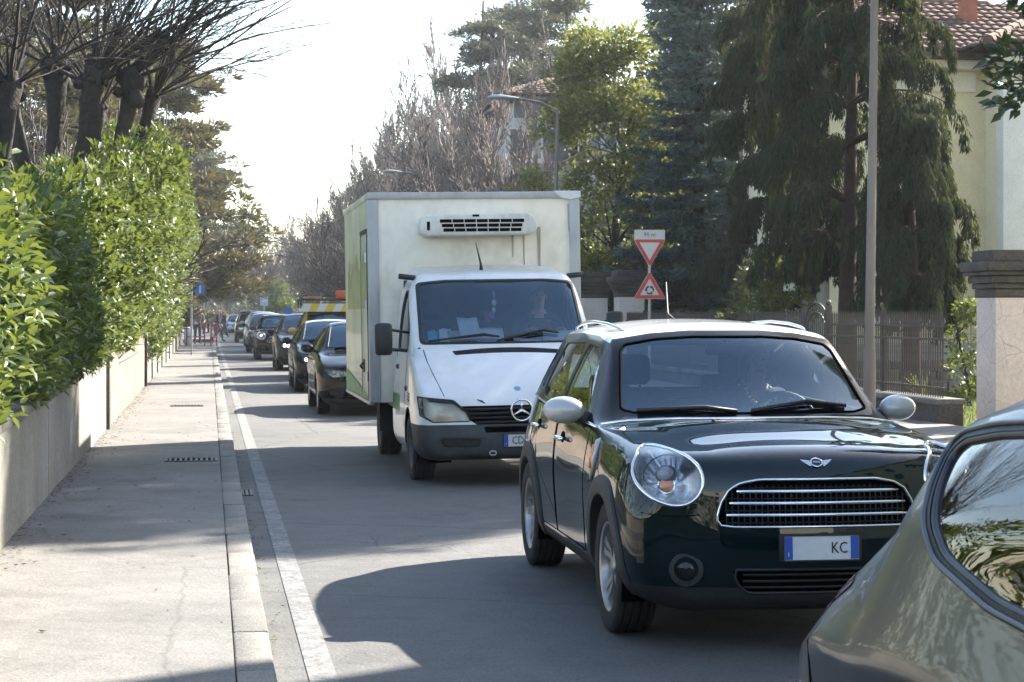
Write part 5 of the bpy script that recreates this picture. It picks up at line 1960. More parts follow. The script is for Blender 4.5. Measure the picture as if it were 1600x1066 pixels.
# ------------------------------------------------------------------ left wall
lw = thing('garden_wall', 'low grey rendered garden wall under the laurel hedge along the pavement', 'wall', (-1.45, 0, 0))
def wall_seg(parent, name, y0, y1, z0a, z0b, m, x0=-.16, x1=.16, n=1, rough=0, seed=1):
    rr = random.Random(seed)
    b = MB()
    N = max(1, n)
    ys = [y0 + (y1 - y0) * i / N for i in range(N + 1)]
    vs = []
    for i, y in enumerate(ys):
        z = z0a + (z0b - z0a) * i / N + (rr.uniform(-rough, rough) if 0 < i < N else 0)
        vs += [(x0, y, -.05), (x1 + rr.uniform(-.3, .3) * rough, y, -.05), (x1 + rr.uniform(-.3, .3) * rough, y, z), (x0, y, z)]
    fs = [(3, 2, 1, 0), (4 * N, 4 * N + 1, 4 * N + 2, 4 * N + 3)]
    for i in range(N):
        a = 4 * i
        for (p, q) in ((0, 1), (1, 2), (2, 3), (3, 0)):
            fs.append((a + p, a + q, a + 4 + q, a + 4 + p))
    b.add(vs, fs)
    return b.build(name, m, parent, smooth=False)
tops = lambda y: .84 + (y - 12) * .012
yy = -8.0
for k, ln in enumerate((4, 4, 4, 4.2, 3.8, 4.0, 4.6, 4.2)):
    wall_seg(lw, 'wall_panel', yy + .006, yy + ln - .006, tops(yy), tops(yy + ln), M_WALL, n=6, rough=.004, seed=k)
    y2 = yy
    while y2 < yy + ln - .1:
        l2 = min(1.02, yy + ln - y2)
        cp = MB()
        z = tops(y2 + l2 / 2)
        vs = []
        cp.box((-.19, y2 + .004, z + .002), (.185 + .01 * math.sin(y2 * 3), y2 + l2 - .004, z + .085 + .006 * math.sin(5 * y2)))
        cp.build('cap_stone', M_CAPST, lw, bevel=.012)
        y2 += l2
    yy += ln
wall_seg(lw, 'pilaster', 24.9, 25.25, 1.10, 1.10, M_CAPST, -.2, .20)
pw_ = thing('rough_wall', 'rough pink rendered wall with crumbling top beyond the grey wall', 'wall', (-1.45, 0, 0))
wall_seg(pw_, 'wall_face', 25.3, 39.3, 1.12, 1.30, M_WALLPINK, -.16, .165, 40, .025, 3)
dp = MB()
dp.box((-1.42, 39.4, 0), (-1.24, 39.62, 1.34))
dp.box((-1.44, 39.38, 1.34), (-1.22, 39.64, 1.40))
tag(dp.build('gate_post', M_BLACK, None, bevel=.01), 'dark iron gate post at the end of the pink wall', 'post')
fw = thing('far_wall', 'low pale wall with tall grey pillars further up the pavement', 'wall', (-1.45, 0, 0))
wall_seg(fw, 'wall_face', 39.7, 96, .80, .90, M_WALL, n=20, rough=.01, seed=9)
for y in (44, 48.5, 53, 58, 63, 69, 76, 84, 92):
    p = MB()
    p.box((-.19, y, -.05), (.20, y + .45, 2.35))
    p.box((-.23, y - .04, 2.352), (.24, y + .49, 2.46))
    p.build('pillar', M_WALL, fw, bevel=.01)

# ------------------------------------------------------------------ right-hand frontage: low wall, railings, gate, pillars
M_IRON = mat('fence_iron', (.085, .076, .07), .6, .3, var=.35, vs=9)
XF = 9.86
rf = thing('railing_fence', 'dark iron railing of upright bars on a low stone wall before the villa', 'fence', (XF, 0, 0))
b = MB()
b.box((-.17, 24.6, -.05), (.17, 46.4, .36))
b.build('base_wall', M_DARKSTONE, rf)
y = 24.6
while y < 46.3:
    q = MB()
    q.box((-.21, y + .004, .362), (.21, min(y + 1.3, 46.4) - .004, .44))
    q.build('coping_stone', M_CAPST, rf, bevel=.012)
    y += 1.3
bar = MB()
bar.box((-.009, -.009, .44), (.009, .009, 1.56))
bar.add([(-.011, -.011, 1.56), (.011, -.011, 1.56), (.011, .011, 1.56), (-.011, .011, 1.56), (0, 0, 1.64)], [(0, 1, 4), (1, 2, 4), (2, 3, 4), (3, 0, 4)])
b0 = bar.build('bar', M_IRON, rf)
n = 0
y = 24.9
first = True
while y < 46.3 and n < 295:
    if not (29.7 < y < 31.1):
        if first: o = b0; first = False
        else: o = mesh_obj('bar', b0.data, rf)
        o.location = (0, y, 0)
        n += 1
    y += .088
for z in (.55, 1.22, 1.40):
    for (ya, yb) in ((24.8, 29.7), (31.1, 46.3)):
        q = MB()
        q.box((-.02, ya, z), (.02, yb, z + .035))
        q.build('rail', M_IRON, rf)
for y in (27.2, 34.0, 37.0, 40.0, 43.0):
    q = MB()
    q.box((-.03, y, .44), (.03, y + .06, 1.66))
    q.build('stanchion', M_IRON, rf)
gt = thing('iron_gate', 'small arched wrought iron gate with scrolls in the railing', 'gate', (XF, 30.4, 0))
for s in (-1, 1):
    q = MB()
    q.box((-.045, s * .62 - .045, 0), (.045, s * .62 + .045, 1.72))
    q.sphere((0, s * .62, 1.76), .05, 10, 8)
    q.build('gate_post', M_IRON, gt)
for k in range(11):
    yk = -.5 + k * .1
    q = MB()
    q.box((-.008, yk - .008, .1), (.008, yk + .008, 1.38 + .34 * math.sqrt(max(0, 1 - (yk / .58) ** 2))))
    q.build('gate_bar', M_IRON, gt)
for r_, z0 in ((.58, 1.40), (.46, 1.32)):
    q = MB()
    q.tube([(0, r_ * math.cos(PI * k / 14), z0 + r_ * .62 * math.sin(PI * k / 14)) for k in range(15)], .018, 6)
    q.build('gate_arch', M_IRON, gt, smooth=True)
q = MB()
for s in (-1, 1):
    q.tube([(0, s * (.25 + .13 * (1 - t / 18) * math.cos(t * .7)), 1.0 + .13 * (1 - t / 18) * math.sin(t * .7)) for t in range(18)], .012, 5)
for z in (.12, .8): q.box((-.015, -.55, z), (.015, .55, z + .03))
q.build('gate_scroll', M_IRON, gt, smooth=True)

M_PINK = surf('pillar_render', (.62, .525, .475), (.54, .46, .415), .9, 1.5, 20, .3, .5, speck=.12)
def gate_pillar(label, x, y, w_, zb, zt):
    t = thing('gate_pillar', label, 'pillar', (x, y, 0), 0, None)
    h = w_ / 2
    b = MB()
    b.box((-h, -h, 0), (h, h, zb))
    b.build('shaft', M_PINK, t, bevel=.01)
    c = MB()
    d = zt - zb
    for (e, z0, z1) in ((.02, 0, .18), (.05, .182, .30), (.09, .302, .46), (.14, .462, .55), (.17, .552, .76), (.05, .762, 1.0)):
        c.box((-h - e, -h - e, zb + .002 + z0 * d), (h + e, h + e, zb + z1 * d))
    c.build('capital', M_DARKSTONE, t, bevel=.018)
    return t
gate_pillar('tall pink rendered pillar with dark moulded stone cap at the fence end', 10.42, 24.0, .64, 1.80, 2.42)
gate_pillar('pink gate pillar with dark stone cap behind the warning sign', 9.98, 45.2, .62, 1.98, 2.62)
gate_pillar('pink gate pillar with dark stone cap nearer the truck, beside its twin', 9.75, 48.4, .62, 1.98, 2.65)
q = MB()
q.box((9.4, 51.5, 0), (9.7, 62, 2.0))
q.box((9.36, 51.46, 2.002), (9.74, 62.04, 2.12))
tag(q.build('frontage_wall', M_PINK, None, bevel=.01), 'pale pink frontage wall running on behind the gate pillars', 'wall')

# ------------------------------------------------------------------ signs, lamp posts, barrier
M_SIGNW = mat('sign_white', (.52, .52, .52), .4, var=.06, vs=10)
M_SIGNR = mat('sign_red', (.45, .025, .02), .4, var=.15, vs=10)
M_SIGNK = mat('sign_black', (.012, .012, .012), .5)
M_GALV = mat('galvanised', (.36, .37, .38), .5, .6, var=.2, vs=15)
def tri(w_, up, r=.03):
    h = w_ * math.sqrt(3) / 2
    P = [(-w_ / 2, -h / 3), (w_ / 2, -h / 3), (0, 2 * h / 3)]
    if not up: P = [(-x, -z) for x, z in P]
    return rounded(P, r * 1.6, 4)
sg = thing('road_sign', 'yield and roundabout warning triangles stacked under a 90 m plate on one pole', 'road sign', at(1015, 489, 37.6) * 1)
sg.location.z = 0
sg.rotation_euler = (0, 0, R(-8))
FV = Matrix(((1, 0, 0, 0), (0, 0, 1, 0), (0, 1, 0, 0), (0, 0, 0, 1)))          # local xy -> xz, depth along +y
def plate_poly(parent, name, poly, c, y, d, m):
    q = MB()
    q.prism([(x + c[0], z + c[1]) for x, z in poly], Matrix.Translation((0, y, 0)) @ FV, d)
    return q.build(name, m, parent)
q = MB()
q.tube([(0, .05, 0), (0, .05, 3.1)], .03, 10)
q.build('pole', M_GALV, sg, smooth=True)
pd = plate_poly(sg, 'distance_plate', rounded([(-.30, -.095), (.30, -.095), (.30, .095), (-.30, .095)], .012), (0, 3.13), -.012, .008, M_SIGNW)
text_obj('90 m', .115, M_SIGNK, pd, (0, -.014, 3.13), (R(90), 0, 0))
for (nm, up, cz) in (('yield_sign', False, 2.86), ('warning_sign', True, 2.055)):
    t = plate_poly(sg, nm, tri(.64, up), (0, cz), -.010, .008, M_SIGNW)
    plate_poly(t, 'red_border', tri(.615, up), (0, cz), -.013, .0025, M_SIGNR)
    wf = tri(.375 if up else .40, up, .012)
    plate_poly(t, 'white_field', wf, (0, cz + (0 if up else .0)), -.016, .0025, M_SIGNW)
    if up:
        a_ = MB()
        for k in range(3):
            a0 = R(100 + 120 * k)
            pts = []
            for s_ in range(9):
                a = a0 + R(72) * s_ / 8
                pts.append((.088 * math.cos(a), .088 * math.sin(a)))
            for s_ in range(8, -1, -1):
                a = a0 + R(72) * s_ / 8
                pts.append((.055 * math.cos(a), .055 * math.sin(a)))
            a_.prism([(x, z + cz - .01) for x, z in pts], Matrix.Translation((0, -.0185, 0)) @ FV, .002)
            e = a0 + R(72)
            a_.prism([(.112 * math.cos(e), .112 * math.sin(e) + cz - .01), (.033 * math.cos(e), .033 * math.sin(e) + cz - .01), (.074 * math.cos(e + R(34)), .074 * math.sin(e + R(34)) + cz - .01)][::-1], Matrix.Translation((0, -.0185, 0)) @ FV, .002)
        a_.build('roundabout_arrows', M_SIGNK, t)

M_POST = mat('lamp_post_paint', (.14, .125, .115), .5, .2, var=.25, vs=5, stretch=(1, 1, .2))
M_LAMPGREY = mat('lamp_head', (.30, .32, .33), .45, .3)
def street_lamp(label, x, y, h, arm):
    t = thing('street_lamp', label, 'street lamp', (x, y, 0), 0, 'street lamps along the far kerb')
    q = MB()
    q.tube([(0, 0, 0), (0, 0, 1.1), (0, 0, 1.15), (.10, 0, h)], [.082, .08, .066, .042], 14)
    q.build('pole', M_POST, t, smooth=True)
    a = MB()
    a.tube([(.10, 0, h - .25), (.08, 0, h - .02), (-arm * .35, 0, h + .18), (-arm, 0, h + .27)], .035, 8)
    a.build('arm', M_POST, t, smooth=True)
    hd = MB()
    hd.tube([(-arm + .05, 0, h + .27), (-arm - .12, 0, h + .28), (-arm - .38, 0, h + .29), (-arm - .62, 0, h + .29), (-arm - .72, 0, h + .285)], [.05, .085, .13, .11, .04], 12, flat=.55)
    hd.build('lamp_head', M_LAMPGREY, t, smooth=True)
street_lamp('tall brown lamp post on the right pavement, nearest to the camera', 8.36, 23.6, 7.6, .9)
street_lamp('curved street lamp arm reaching out of the yellow green tree', 8.62, 47.9, 6.75, .95)
street_lamp('street lamp with its arm just above the truck box', 8.62, 77, 7.0, 1.0)
street_lamp('small distant street lamp between the far bare trees', 8.62, 134, 5.6, 1.0)

M_REDP = mat('barrier_red', (.42, .035, .03), .5, var=.2, vs=6)
def barrier(label, x, y, w_, rz):
    t = thing('pedestrian_barrier', label, 'barrier', (x, y, .1), rz, 'red pipe barriers')
    q = MB()
    q.tube([(-w_ / 2, 0, 0), (-w_ / 2, 0, .96), (-w_ / 2 + .05, 0, 1.02), (w_ / 2 - .05, 0, 1.02), (w_ / 2, 0, .96), (w_ / 2, 0, 0)], .032, 8)
    q.build('frame', M_REDP, t, smooth=True)
    q = MB()
    q.tube([(-w_ / 2, 0, .42), (w_ / 2, 0, .42)], .026, 8)
    q.build('cross_bar', M_REDP, t, smooth=True)
    q = MB()
    q.tube([(-w_ * .18, 0, 1.02), (w_ * .12, 0, 1.02)], .0335, 8)
    q.build('white_sleeve', M_SIGNW, t, smooth=True)
barrier('wide red pipe barrier with a white band closing the pavement', -.60, 87.5, .80, .1)
barrier('narrow red pipe barrier standing edge on beside the wide one', .20, 87.0, .55, R(62))

def sign_post(label, x, y, panels, h, r=.035):
    t = thing('sign_post', label, 'sign', (x, y, .1 if x < .1 else 0))
    q = MB()
    q.tube([(0, 0, 0), (0, 0, h)], r, 8)
    q.build('pole', M_GALV, t, smooth=True)
    for (nm, cx, cz, w_, hh, m, inner) in panels:
        q = MB()
        if hh is None: q.lathe([(.0001, -.04), (w_, -.04), (w_, -.055), (.0001, -.055)], 20, 'y', (cx, 0, cz))
        else: q.box((cx - w_ / 2, -.055, cz - hh / 2), (cx + w_ / 2, -.038, cz + hh / 2))
        o = q.build(nm, m, t)
        if inner:
            q = MB()
            for (a, b_, c, d) in inner: q.box((cx + a, -.059, cz + b_), (cx + c, -.0555, cz + d))
            q.build('symbol', M_SIGNW if m is not M_SIGNW else M_BLUESIGN, o)
M_BLUESIGN = mat('sign_blue', (.02, .13, .42), .45)
M_PALEBLUE = mat('sign_pale_blue', (.30, .42, .55), .5)
sign_post('pole with a dark square board above a blue square sign by the left wall', -.62, 68.5, [('dark_board', .13, 2.83, .34, .36, M_BLACK, None), ('blue_sign', .30, 2.33, .32, .40, M_BLUESIGN, [(-.03, -.14, .03, .14)])], 3.1)
sign_post('pale blue square sign far up the street above the queue', 4.2, 150, [('blue_sign', 0, 2.55, .62, .80, M_PALEBLUE, [(-.2, -.1, .2, .2)])], 3.0)
sign_post('round blue sign beside the yellow van', 4.85, 120, [('blue_disc', 0, 1.7, .28, None, M_BLUESIGN, None)], 2.0)
sign_post('small blue sign seen over the roof rack of the van', 7.3, 128, [('blue_sign', 0, 3.2, .42, .5, M_BLUESIGN, None)], 3.5)
tag(slab('white_sack', (-1.15, 89.6, .12), (-.80, 89.9, .92), mat('white_sack', (.68, .68, .68), .7), None, None, .08), 'white sack standing against the wall behind the red barrier', 'sack')
# ------------------------------------------------------------------ vegetation
def tris_obj(name, V, F, m, parent=None, kind=None, nper=None):
    me = bpy.data.meshes.new(name)
    V = np.asarray(V, dtype=np.float32).reshape(-1, 3)
    F = np.asarray(F, dtype=np.int32)
    me.vertices.add(len(V))
    me.vertices.foreach_set('co', V.ravel())
    k = F.shape[1]
    me.loops.add(F.size)
    me.loops.foreach_set('vertex_index', F.ravel())
    me.polygons.add(len(F))
    me.polygons.foreach_set('loop_start', np.arange(0, F.size, k, dtype=np.int32))
    me.polygons.foreach_set('loop_total', np.full(len(F), k, dtype=np.int32))
    me.update(calc_edges=True)
    me.validate()
    o = mesh_obj(name, me, parent, m)
    if kind: o['kind'] = kind
    return o

def norm(a):
    return a / np.maximum(1e-9, np.linalg.norm(a, axis=1, keepdims=True))

def frames(d, up):
    """per-leaf axes: length d, width, normal"""
    d = norm(d)
    w_ = np.cross(d, up)
    bad = np.linalg.norm(w_, axis=1) < 1e-3
    w_[bad] = np.cross(d[bad], np.array([1, 0, 0.]))
    w_ = norm(w_)
    return d, w_, np.cross(w_, d)

LEAF7 = np.array([(0, 0, 0), (.3, .40, .07), (.68, .34, .06), (1, 0, -.10), (.68, -.34, .06), (.3, -.40, .07), (.5, 0, 0)])
LEAF7F = np.array([(0, 6, 1), (1, 6, 2), (2, 6, 3), (6, 0, 5), (6, 5, 4), (6, 4, 3)])
LEAF4 = np.array([(0, 0, 0), (.45, .5, .08), (1, 0, -.05), (.45, -.5, .08)])
LEAF4F = np.array([(0, 2, 1), (0, 3, 2)])

def leaves(pos, d, up, ln, wd, shape=LEAF7, sf=LEAF7F):
    """one small mesh per leaf, all joined"""
    D, W, N = frames(d, up)
    n = len(pos)
    ln = np.broadcast_to(ln, (n,))[:, None, None]
    wd = np.broadcast_to(wd, (n,))[:, None, None]
    s = shape[None]
    V = pos[:, None] + D[:, None] * s[..., 0:1] * ln + W[:, None] * s[..., 1:2] * wd + N[:, None] * s[..., 2:3] * ln
    F = sf[None] + (np.arange(n) * len(shape))[:, None, None]
    return V.reshape(-1, 3), F.reshape(-1, 3)

def prisms(p0, p1, r0, r1, k=4):
    """tapered twigs as separate prisms"""
    p0, p1 = np.asarray(p0), np.asarray(p1)
    r0, r1 = np.asarray(r0), np.asarray(r1)
    t = norm(p1 - p0)
    a = np.where(np.abs(t[:, 2:3]) > .9, np.array([[1., 0, 0]]), np.array([[0, 0, 1.]]))
    u = norm(np.cross(t, a))
    v = np.cross(t, u)
    n = len(p0)
    an = np.arange(k) * 2 * PI / k
    ring = u[:, None] * np.cos(an)[None, :, None] + v[:, None] * np.sin(an)[None, :, None]
    V = np.concatenate([p0[:, None] + ring * r0[:, None, None], p1[:, None] + ring * r1[:, None, None]], axis=1)
    f = np.array([(i, (i + 1) % k, k + (i + 1) % k, k + i) for i in range(k)])
    F = f[None] + (np.arange(n) * 2 * k)[:, None, None]
    return V.reshape(-1, 3), F.reshape(-1, 4)

class Twigs:
    def __init__(s, seed): s.rg = random.Random(seed); s.S = []; s.tips = []
    def run(s, p, d, L, r, n, wob, lift=0.0, end=.35, droop=0.0):
        """a wandering branch; returns its points and directions"""
        p, d = Vector(p), Vector(d).normalized()
        out = [(p.copy(), d.copy(), r)]
        for i in range(n):
            d = (d + Vector((s.rg.gauss(0, wob), s.rg.gauss(0, wob), s.rg.gauss(0, wob) + lift - droop * i / n))).normalized()
            q = p + d * (L / n)
            r2 = r * (1 - (1 - end) / n)
            if n > 1: r2 = out[0][2] * (1 - (1 - end) * (i + 1) / n)
            s.S.append((tuple(p), tuple(q), r, r2))
            p, r = q, r2
            out.append((p.copy(), d.copy(), r))
        return out
    def side(s, d, ang):
        d = Vector(d)
        a = d.orthogonal().normalized()
        a.rotate(Matrix.Rotation(s.rg.uniform(0, 2 * PI), 3, d))
        return (d * math.cos(ang) + a * math.sin(ang)).normalized()
    def grow(s, p, d, L, r, lev, nb, ang=.7, wob=.12, lift=.03, ratio=.62, minr=.004, keep=.25):
        b = s.run(p, d, L, r, 5 if lev > 1 else 4, wob, lift)
        if lev == 0 or r < minr:
            s.tips.append(b[-1])
            return
        for k in range(nb):
            t = keep + (1 - keep) * (k + s.rg.random()) / nb
            i = min(len(b) - 2, int(t * (len(b) - 1)))
            q = b[i][0].lerp(b[i + 1][0], t * (len(b) - 1) - i)
            s.grow(q, s.side(b[i][1], ang * s.rg.uniform(.6, 1.25)), L * ratio * s.rg.uniform(.7, 1.15) * (1.15 - .45 * t), b[i][2] * s.rg.uniform(.5, .68), lev - 1, nb, ang, wob * 1.1, lift, ratio, minr, keep)
        s.grow(b[-1][0], b[-1][1], L * ratio, b[-1][2], lev - 1, nb, ang, wob * 1.1, lift, ratio, minr, keep)
    def mesh(s, name, m, parent, k=4, kmin=3, rmin=.012):
        A = np.array([(a + b + (c, d)) for a, b, c, d in s.S])
        big = A[:, 6] > rmin
        o = None
        V, F = prisms(A[:, 0:3], A[:, 3:6] + (A[:, 3:6] - A[:, 0:3]) * .02, A[:, 6], A[:, 7], k)
        return tris_obj(name, V, F, m, parent)

M_BARK = mat('dark_bark', (.034, .028, .024), .95, var=.5, vs=14, bump=.9, bs=22)
M_BARKG = mat('hazed_grey_brown_twigs', (.085, .07, .062), .9, var=.4, vs=2)  # bark tone raised so that distance haze is painted into it
M_BARKP = mat('pale_twigs', (.19, .155, .14), .9, var=.35, vs=2)
M_BARKR = mat('red_bark', (.06, .034, .026), .95, var=.45, vs=8, bump=.5, bs=20)
M_LAUREL = leaf_mat('laurel_leaf', (.020, .047, .011), (.10, .14, .038), .24, .44, .35, (.32, .38, .06))
M_MAGN = leaf_mat('magnolia_leaf', (.008, .02, .006), (.024, .05, .013), .12, .28, .55)
M_HOLM = leaf_mat('yellow_green_leaf', (.05, .07, .016), (.15, .165, .045), .36, .42, .4, (.36, .38, .08))
M_SPRUCE = leaf_mat('blue_spruce_needle', (.036, .066, .066), (.105, .145, .142), .12, .6, .3)
M_CYPR = leaf_mat('weeping_cypress', (.010, .020, .009), (.034, .05, .019), .22, .6, .2, (.15, .17, .05))
M_PINE = leaf_mat('hazed_pine_needle', (.06, .064, .038), (.15, .14, .085), .15, .6, .3)  # needles lightened to carry some haze in their colour
M_PINED = leaf_mat('hazed_far_pine_needle', (.065, .082, .064), (.13, .145, .108), .15, .6, .3)  # lightened likewise, far haze put into the needle colour
M_SHRUB = leaf_mat('shrub_leaf', (.03, .06, .014), (.10, .14, .03), .3, .4, .5, (.3, .36, .05))
M_GRASS = leaf_mat('grass_blade', (.05, .09, .015), (.12, .17, .03), .35, .6, .3)

# ---- laurel hedge
def hedge(name, label, y0, y1, zb, zt, face, n, size, seed, singles=0, group='laurel hedge along the garden wall', thick=.55, top=True):
    """zb, zt, face are functions of y (and z for face); leaves crowd the outer half metre"""
    t = thing(name, label, 'hedge', (-1.6, (y0 + y1) / 2, 0), 0, group)
    off = np.array([-1.6, (y0 + y1) / 2, 0])
    rg = np.random.default_rng(seed)
    y = rg.uniform(y0, y1, n)
    f = rg.random(n)
    z = np.array([zb(v) for v in y]) + f * np.array([zt(v) - zb(v) for v in y])
    dep = rg.exponential(thick * .30, n)
    pk = np.sin(y * 4.1 + 1.3 * np.sin(z * 3.3)) * np.sin(z * 5.2 + 1.1 * np.sin(y * 2.7)) + .5 * np.sin(y * 9.7 + z * 4) * np.sin(z * 10.3 - y * 3)
    dep = dep + np.where(pk < -.25, .16 + .22 * np.clip(-.25 - pk, 0, 1), 0)
    x = face(y, z) - dep
    nx, ny, nz = np.ones(n), np.zeros(n), np.full(n, .15)
    if top:
        k = rg.random(n) < .22                                              # the crest
        x[k] = face(y[k], np.array([zt(v) for v in y[k]])) - rg.uniform(0, .9, k.sum())
        z[k] = np.array([zt(v) for v in y[k]]) - rg.exponential(.14, k.sum()) + .22 * np.maximum(0, np.sin(y[k] * 5.1) * np.sin(x[k] * 4.3 + y[k] * 2.2))
        nx[k], nz[k] = .25, 1.0
        k2 = rg.random(n) < .06                                             # upright young shoots
        z[k2] += rg.uniform(0, .22, k2.sum()) * (f[k2] > .75)
    pos = np.stack([x, y, z], 1)
    d = np.stack([nx, ny, nz + .25], 1) * .75 + rg.normal(0, .62, (n, 3))
    up = np.stack([nx * .55 + rg.normal(0, .35, n), rg.normal(0, .35, n), nz + .9], 1)
    ln = size * rg.uniform(.65, 1.2, n)
    pos -= off
    order = np.argsort(dep)
    s_ = np.array([], dtype=int)
    if singles:
        vis = [i for i in order if y[i] > y0 + (1.0 if y0 < 5 else 0) and (y0 > 5 or y[i] > 10.2)][:singles]
        s_ = np.array(vis)
    rest = np.setdiff1d(np.arange(n), s_)
    V, F = leaves(pos[rest], d[rest], up[rest], ln[rest], ln[rest] * .47, *((LEAF7, LEAF7F) if singles else (LEAF4, LEAF4F)))
    tris_obj('foliage', V, F, M_LAUREL, t, 'stuff')
    if len(s_):
        protos = []
        for q in range(4):
            sh = LEAF7.copy()
            sh[:, 2] *= (.6, 1, 1.5, 2)[q]
            o = tris_obj('leaf', sh * np.array([1, .47, 1]), LEAF7F, M_LAUREL)
            protos.append(o.data)
            bpy.data.objects.remove(o)
        D, W, N = frames(d[s_], up[s_])
        for j, i in enumerate(s_):
            M = Matrix(((D[j][0], W[j][0], N[j][0]), (D[j][1], W[j][1], N[j][1]), (D[j][2], W[j][2], N[j][2]))).to_4x4()
            o = mesh_obj('leaf', protos[j % 4], t)
            o.matrix_local = Matrix.Translation(pos[i]) @ M @ Matrix.Diagonal((ln[i], ln[i], ln[i], 1))
    tw = Twigs(seed)
    m_ = int((y1 - y0) * 1.6) + 2
    for k in range(m_):
        yy_ = y0 + (y1 - y0) * (k + tw.rg.random()) / m_
        zz = zb(yy_)
        fx = float(face(np.array([yy_]), np.array([zt(yy_) * .6]))[0])
        tw.grow((-1.85 + tw.rg.uniform(-.1, .1), yy_, min(.1, zz)), (tw.rg.uniform(-.1, .06), tw.rg.gauss(0, .1), 1), (zt(yy_)) * .36, .03, 2, 3, .45, .12, .02, .6)
    tw.S = [(tuple(np.array(a) - off), tuple(np.array(b) - off), c, e) for a, b, c, e in tw.S]
    tw.mesh('stems', M_BARK, t)
    return t
bump = lambda y, z, a=.12: a * (1.3 * np.sin(y * 2.1 + z * 1.7) * np.sin(z * 3.1 - y * .9) + .8 * np.sin(y * 5.3 + 1) * np.sin(z * 4.7 + y) + .6 * np.sin(y * 11 + z * 3) * np.sin(z * 9 - y * 4))
wtop = lambda y: tops(y) + .13
hedge('laurel_hedge', 'bright sunlit laurel hedge at the near end of the garden wall', -8, 12.8, wtop, lambda y: 2.34 + .08 * math.sin(y * 3), lambda y, z: -1.13 + .10 * np.sin(np.clip((z - .9) / 1.6, 0, 1) * PI) + bump(y, z, .06), 10500, .112, 1, 170)
hedge('laurel_hedge', 'lower stretch of laurel hedge in shade behind the bright near end', 12.8, 19.2, wtop, lambda y: 2.36 + .12 * math.sin(y * 2.3), lambda y, z: -1.20 + .12 * np.sin(np.clip((z - .9) / 1.7, 0, 1) * PI) + bump(y, z, .09), 11000, .108, 2, 130)
def face_c(y, z):
    return -1.22 + .62 * np.clip((z - 1.1) / 2.0, 0, 1) ** .8 * np.clip((y - 18.5) / 6, .15, 1) - .25 * np.clip((z - 3.6) / .9, 0, 1) + .16 * np.sin(y * 1.35) * np.clip(z - .8, 0, 1) + bump(y, z, .14)
hedge('laurel_hedge', 'tallest laurel hedge mass leaning out over the pavement', 19.0, 35, wtop, lambda y: 2.55 + 1.45 * min(1, max(0, (y - 19) / 11)) ** .8 + .24 * math.sin(y * 1.05 + 1) + .16 * math.sin(y * 2.3), face_c, 33000, .112, 3)
def face_d(y, z):
    return -1.30 + .76 * np.clip((z - .5) / 2.8, 0, 1) ** .9 - .2 * np.clip((z - 4.0) / .8, 0, 1) + bump(y, z, .16)
hedge('laurel_hedge', 'farthest laurel hedge hanging down over the low wall by the pavement', 35, 60, lambda y: (1.2 if y < 40 else .5 + .02 * (y - 40)), lambda y: 4.35 + .25 * math.sin(y * 1.1) - .02 * (y - 35), face_d, 26000, .15, 4)

# ---- pollarded trees behind the hedge
def pollard(label, x, y, seed, heads, trunk_r=.27, lean=(0, 0), zt=3.4, shoots=16, reach=3.2, bias=(.35, .0)):
    t = thing('pollard_tree', label, 'tree', (x, y, 0), 0, 'pollarded trees behind the hedge')
    rg = random.Random(seed)
    m = MB()
    top = Vector((lean[0], lean[1], zt))
    m.tube([(0, 0, 0), (0, 0, zt * .35), tuple(top * .7), tuple(top)], [trunk_r * 1.2, trunk_r, trunk_r * .95, trunk_r * 1.05], 12)
    tw = Twigs(seed)
    for (hx, hy, hz, hr) in heads:
        h = Vector((hx, hy, hz + .1))
        b = top - Vector((0, 0, .25))
        mid = b.lerp(h, .5) + Vector((hx * .12, hy * .12, -.12))
        J = lambda s: Vector((rg.gauss(0, s), rg.gauss(0, s), rg.gauss(0, s)))
        ax = (h - mid).normalized()
        m.tube([tuple(b), tuple(b.lerp(mid, .6) + J(.02)), tuple(mid + J(.03)), tuple(mid.lerp(h, .35) + J(.025)), tuple(mid.lerp(h, .7) + J(.025)), tuple(h), tuple(h + ax * hr * .55), tuple(h + ax * hr * .95)], [trunk_r * .8, trunk_r * .62, trunk_r * .5, trunk_r * .46, hr * .75, hr * 1.05, hr * .8, hr * .2], 12)
        for q in range(12):
            m.sphere(h + Vector((rg.gauss(0, hr * .5), rg.gauss(0, hr * .5), rg.gauss(0, hr * .6))), tuple(hr * rg.uniform(.35, .75) for _ in range(3)), 7, 5)
        for q in range(shoots):
            a = rg.uniform(0, 2 * PI)
            el = rg.uniform(.35, 1.5)
            d = Vector((math.cos(a) * math.cos(el) + bias[0], math.sin(a) * math.cos(el) + bias[1], math.sin(el)))
            s0 = h + d.normalized() * hr * .6
            L = reach * rg.uniform(.55, 1.15)
            r0 = rg.choice((.011, .015, .021, .030))
            br = tw.run(s0, d, L, r0, 9, .07, .0, .25, .05 if el < .8 else .02)
            for k in range(rg.randint(4, 8)):
                i = rg.randint(2, 8)
                b2 = tw.run(br[i][0], tw.side(br[i][1], rg.uniform(.3, .7)), L * rg.uniform(.15, .4), br[i][2] * .55, 5, .1, .02, .3, .03)
                for k2 in range(rg.randint(2, 5)):
                    i2 = rg.randint(1, 4)
                    tw.run(b2[i2][0], tw.side(b2[i2][1], rg.uniform(.3, .8)), L * rg.uniform(.07, .18), max(.0032, b2[i2][2] * .55), 3, .12, .02, .4)
    m.v = [(x + rg.gauss(0, .012), y_ + rg.gauss(0, .012), z + rg.gauss(0, .012)) for x, y_, z in m.v]
    o = m.build('trunk', M_BARK, t, smooth='all')
    tw.mesh('crown', M_BARK, t)
    return t
p_ = at(95, 489, 25.5)
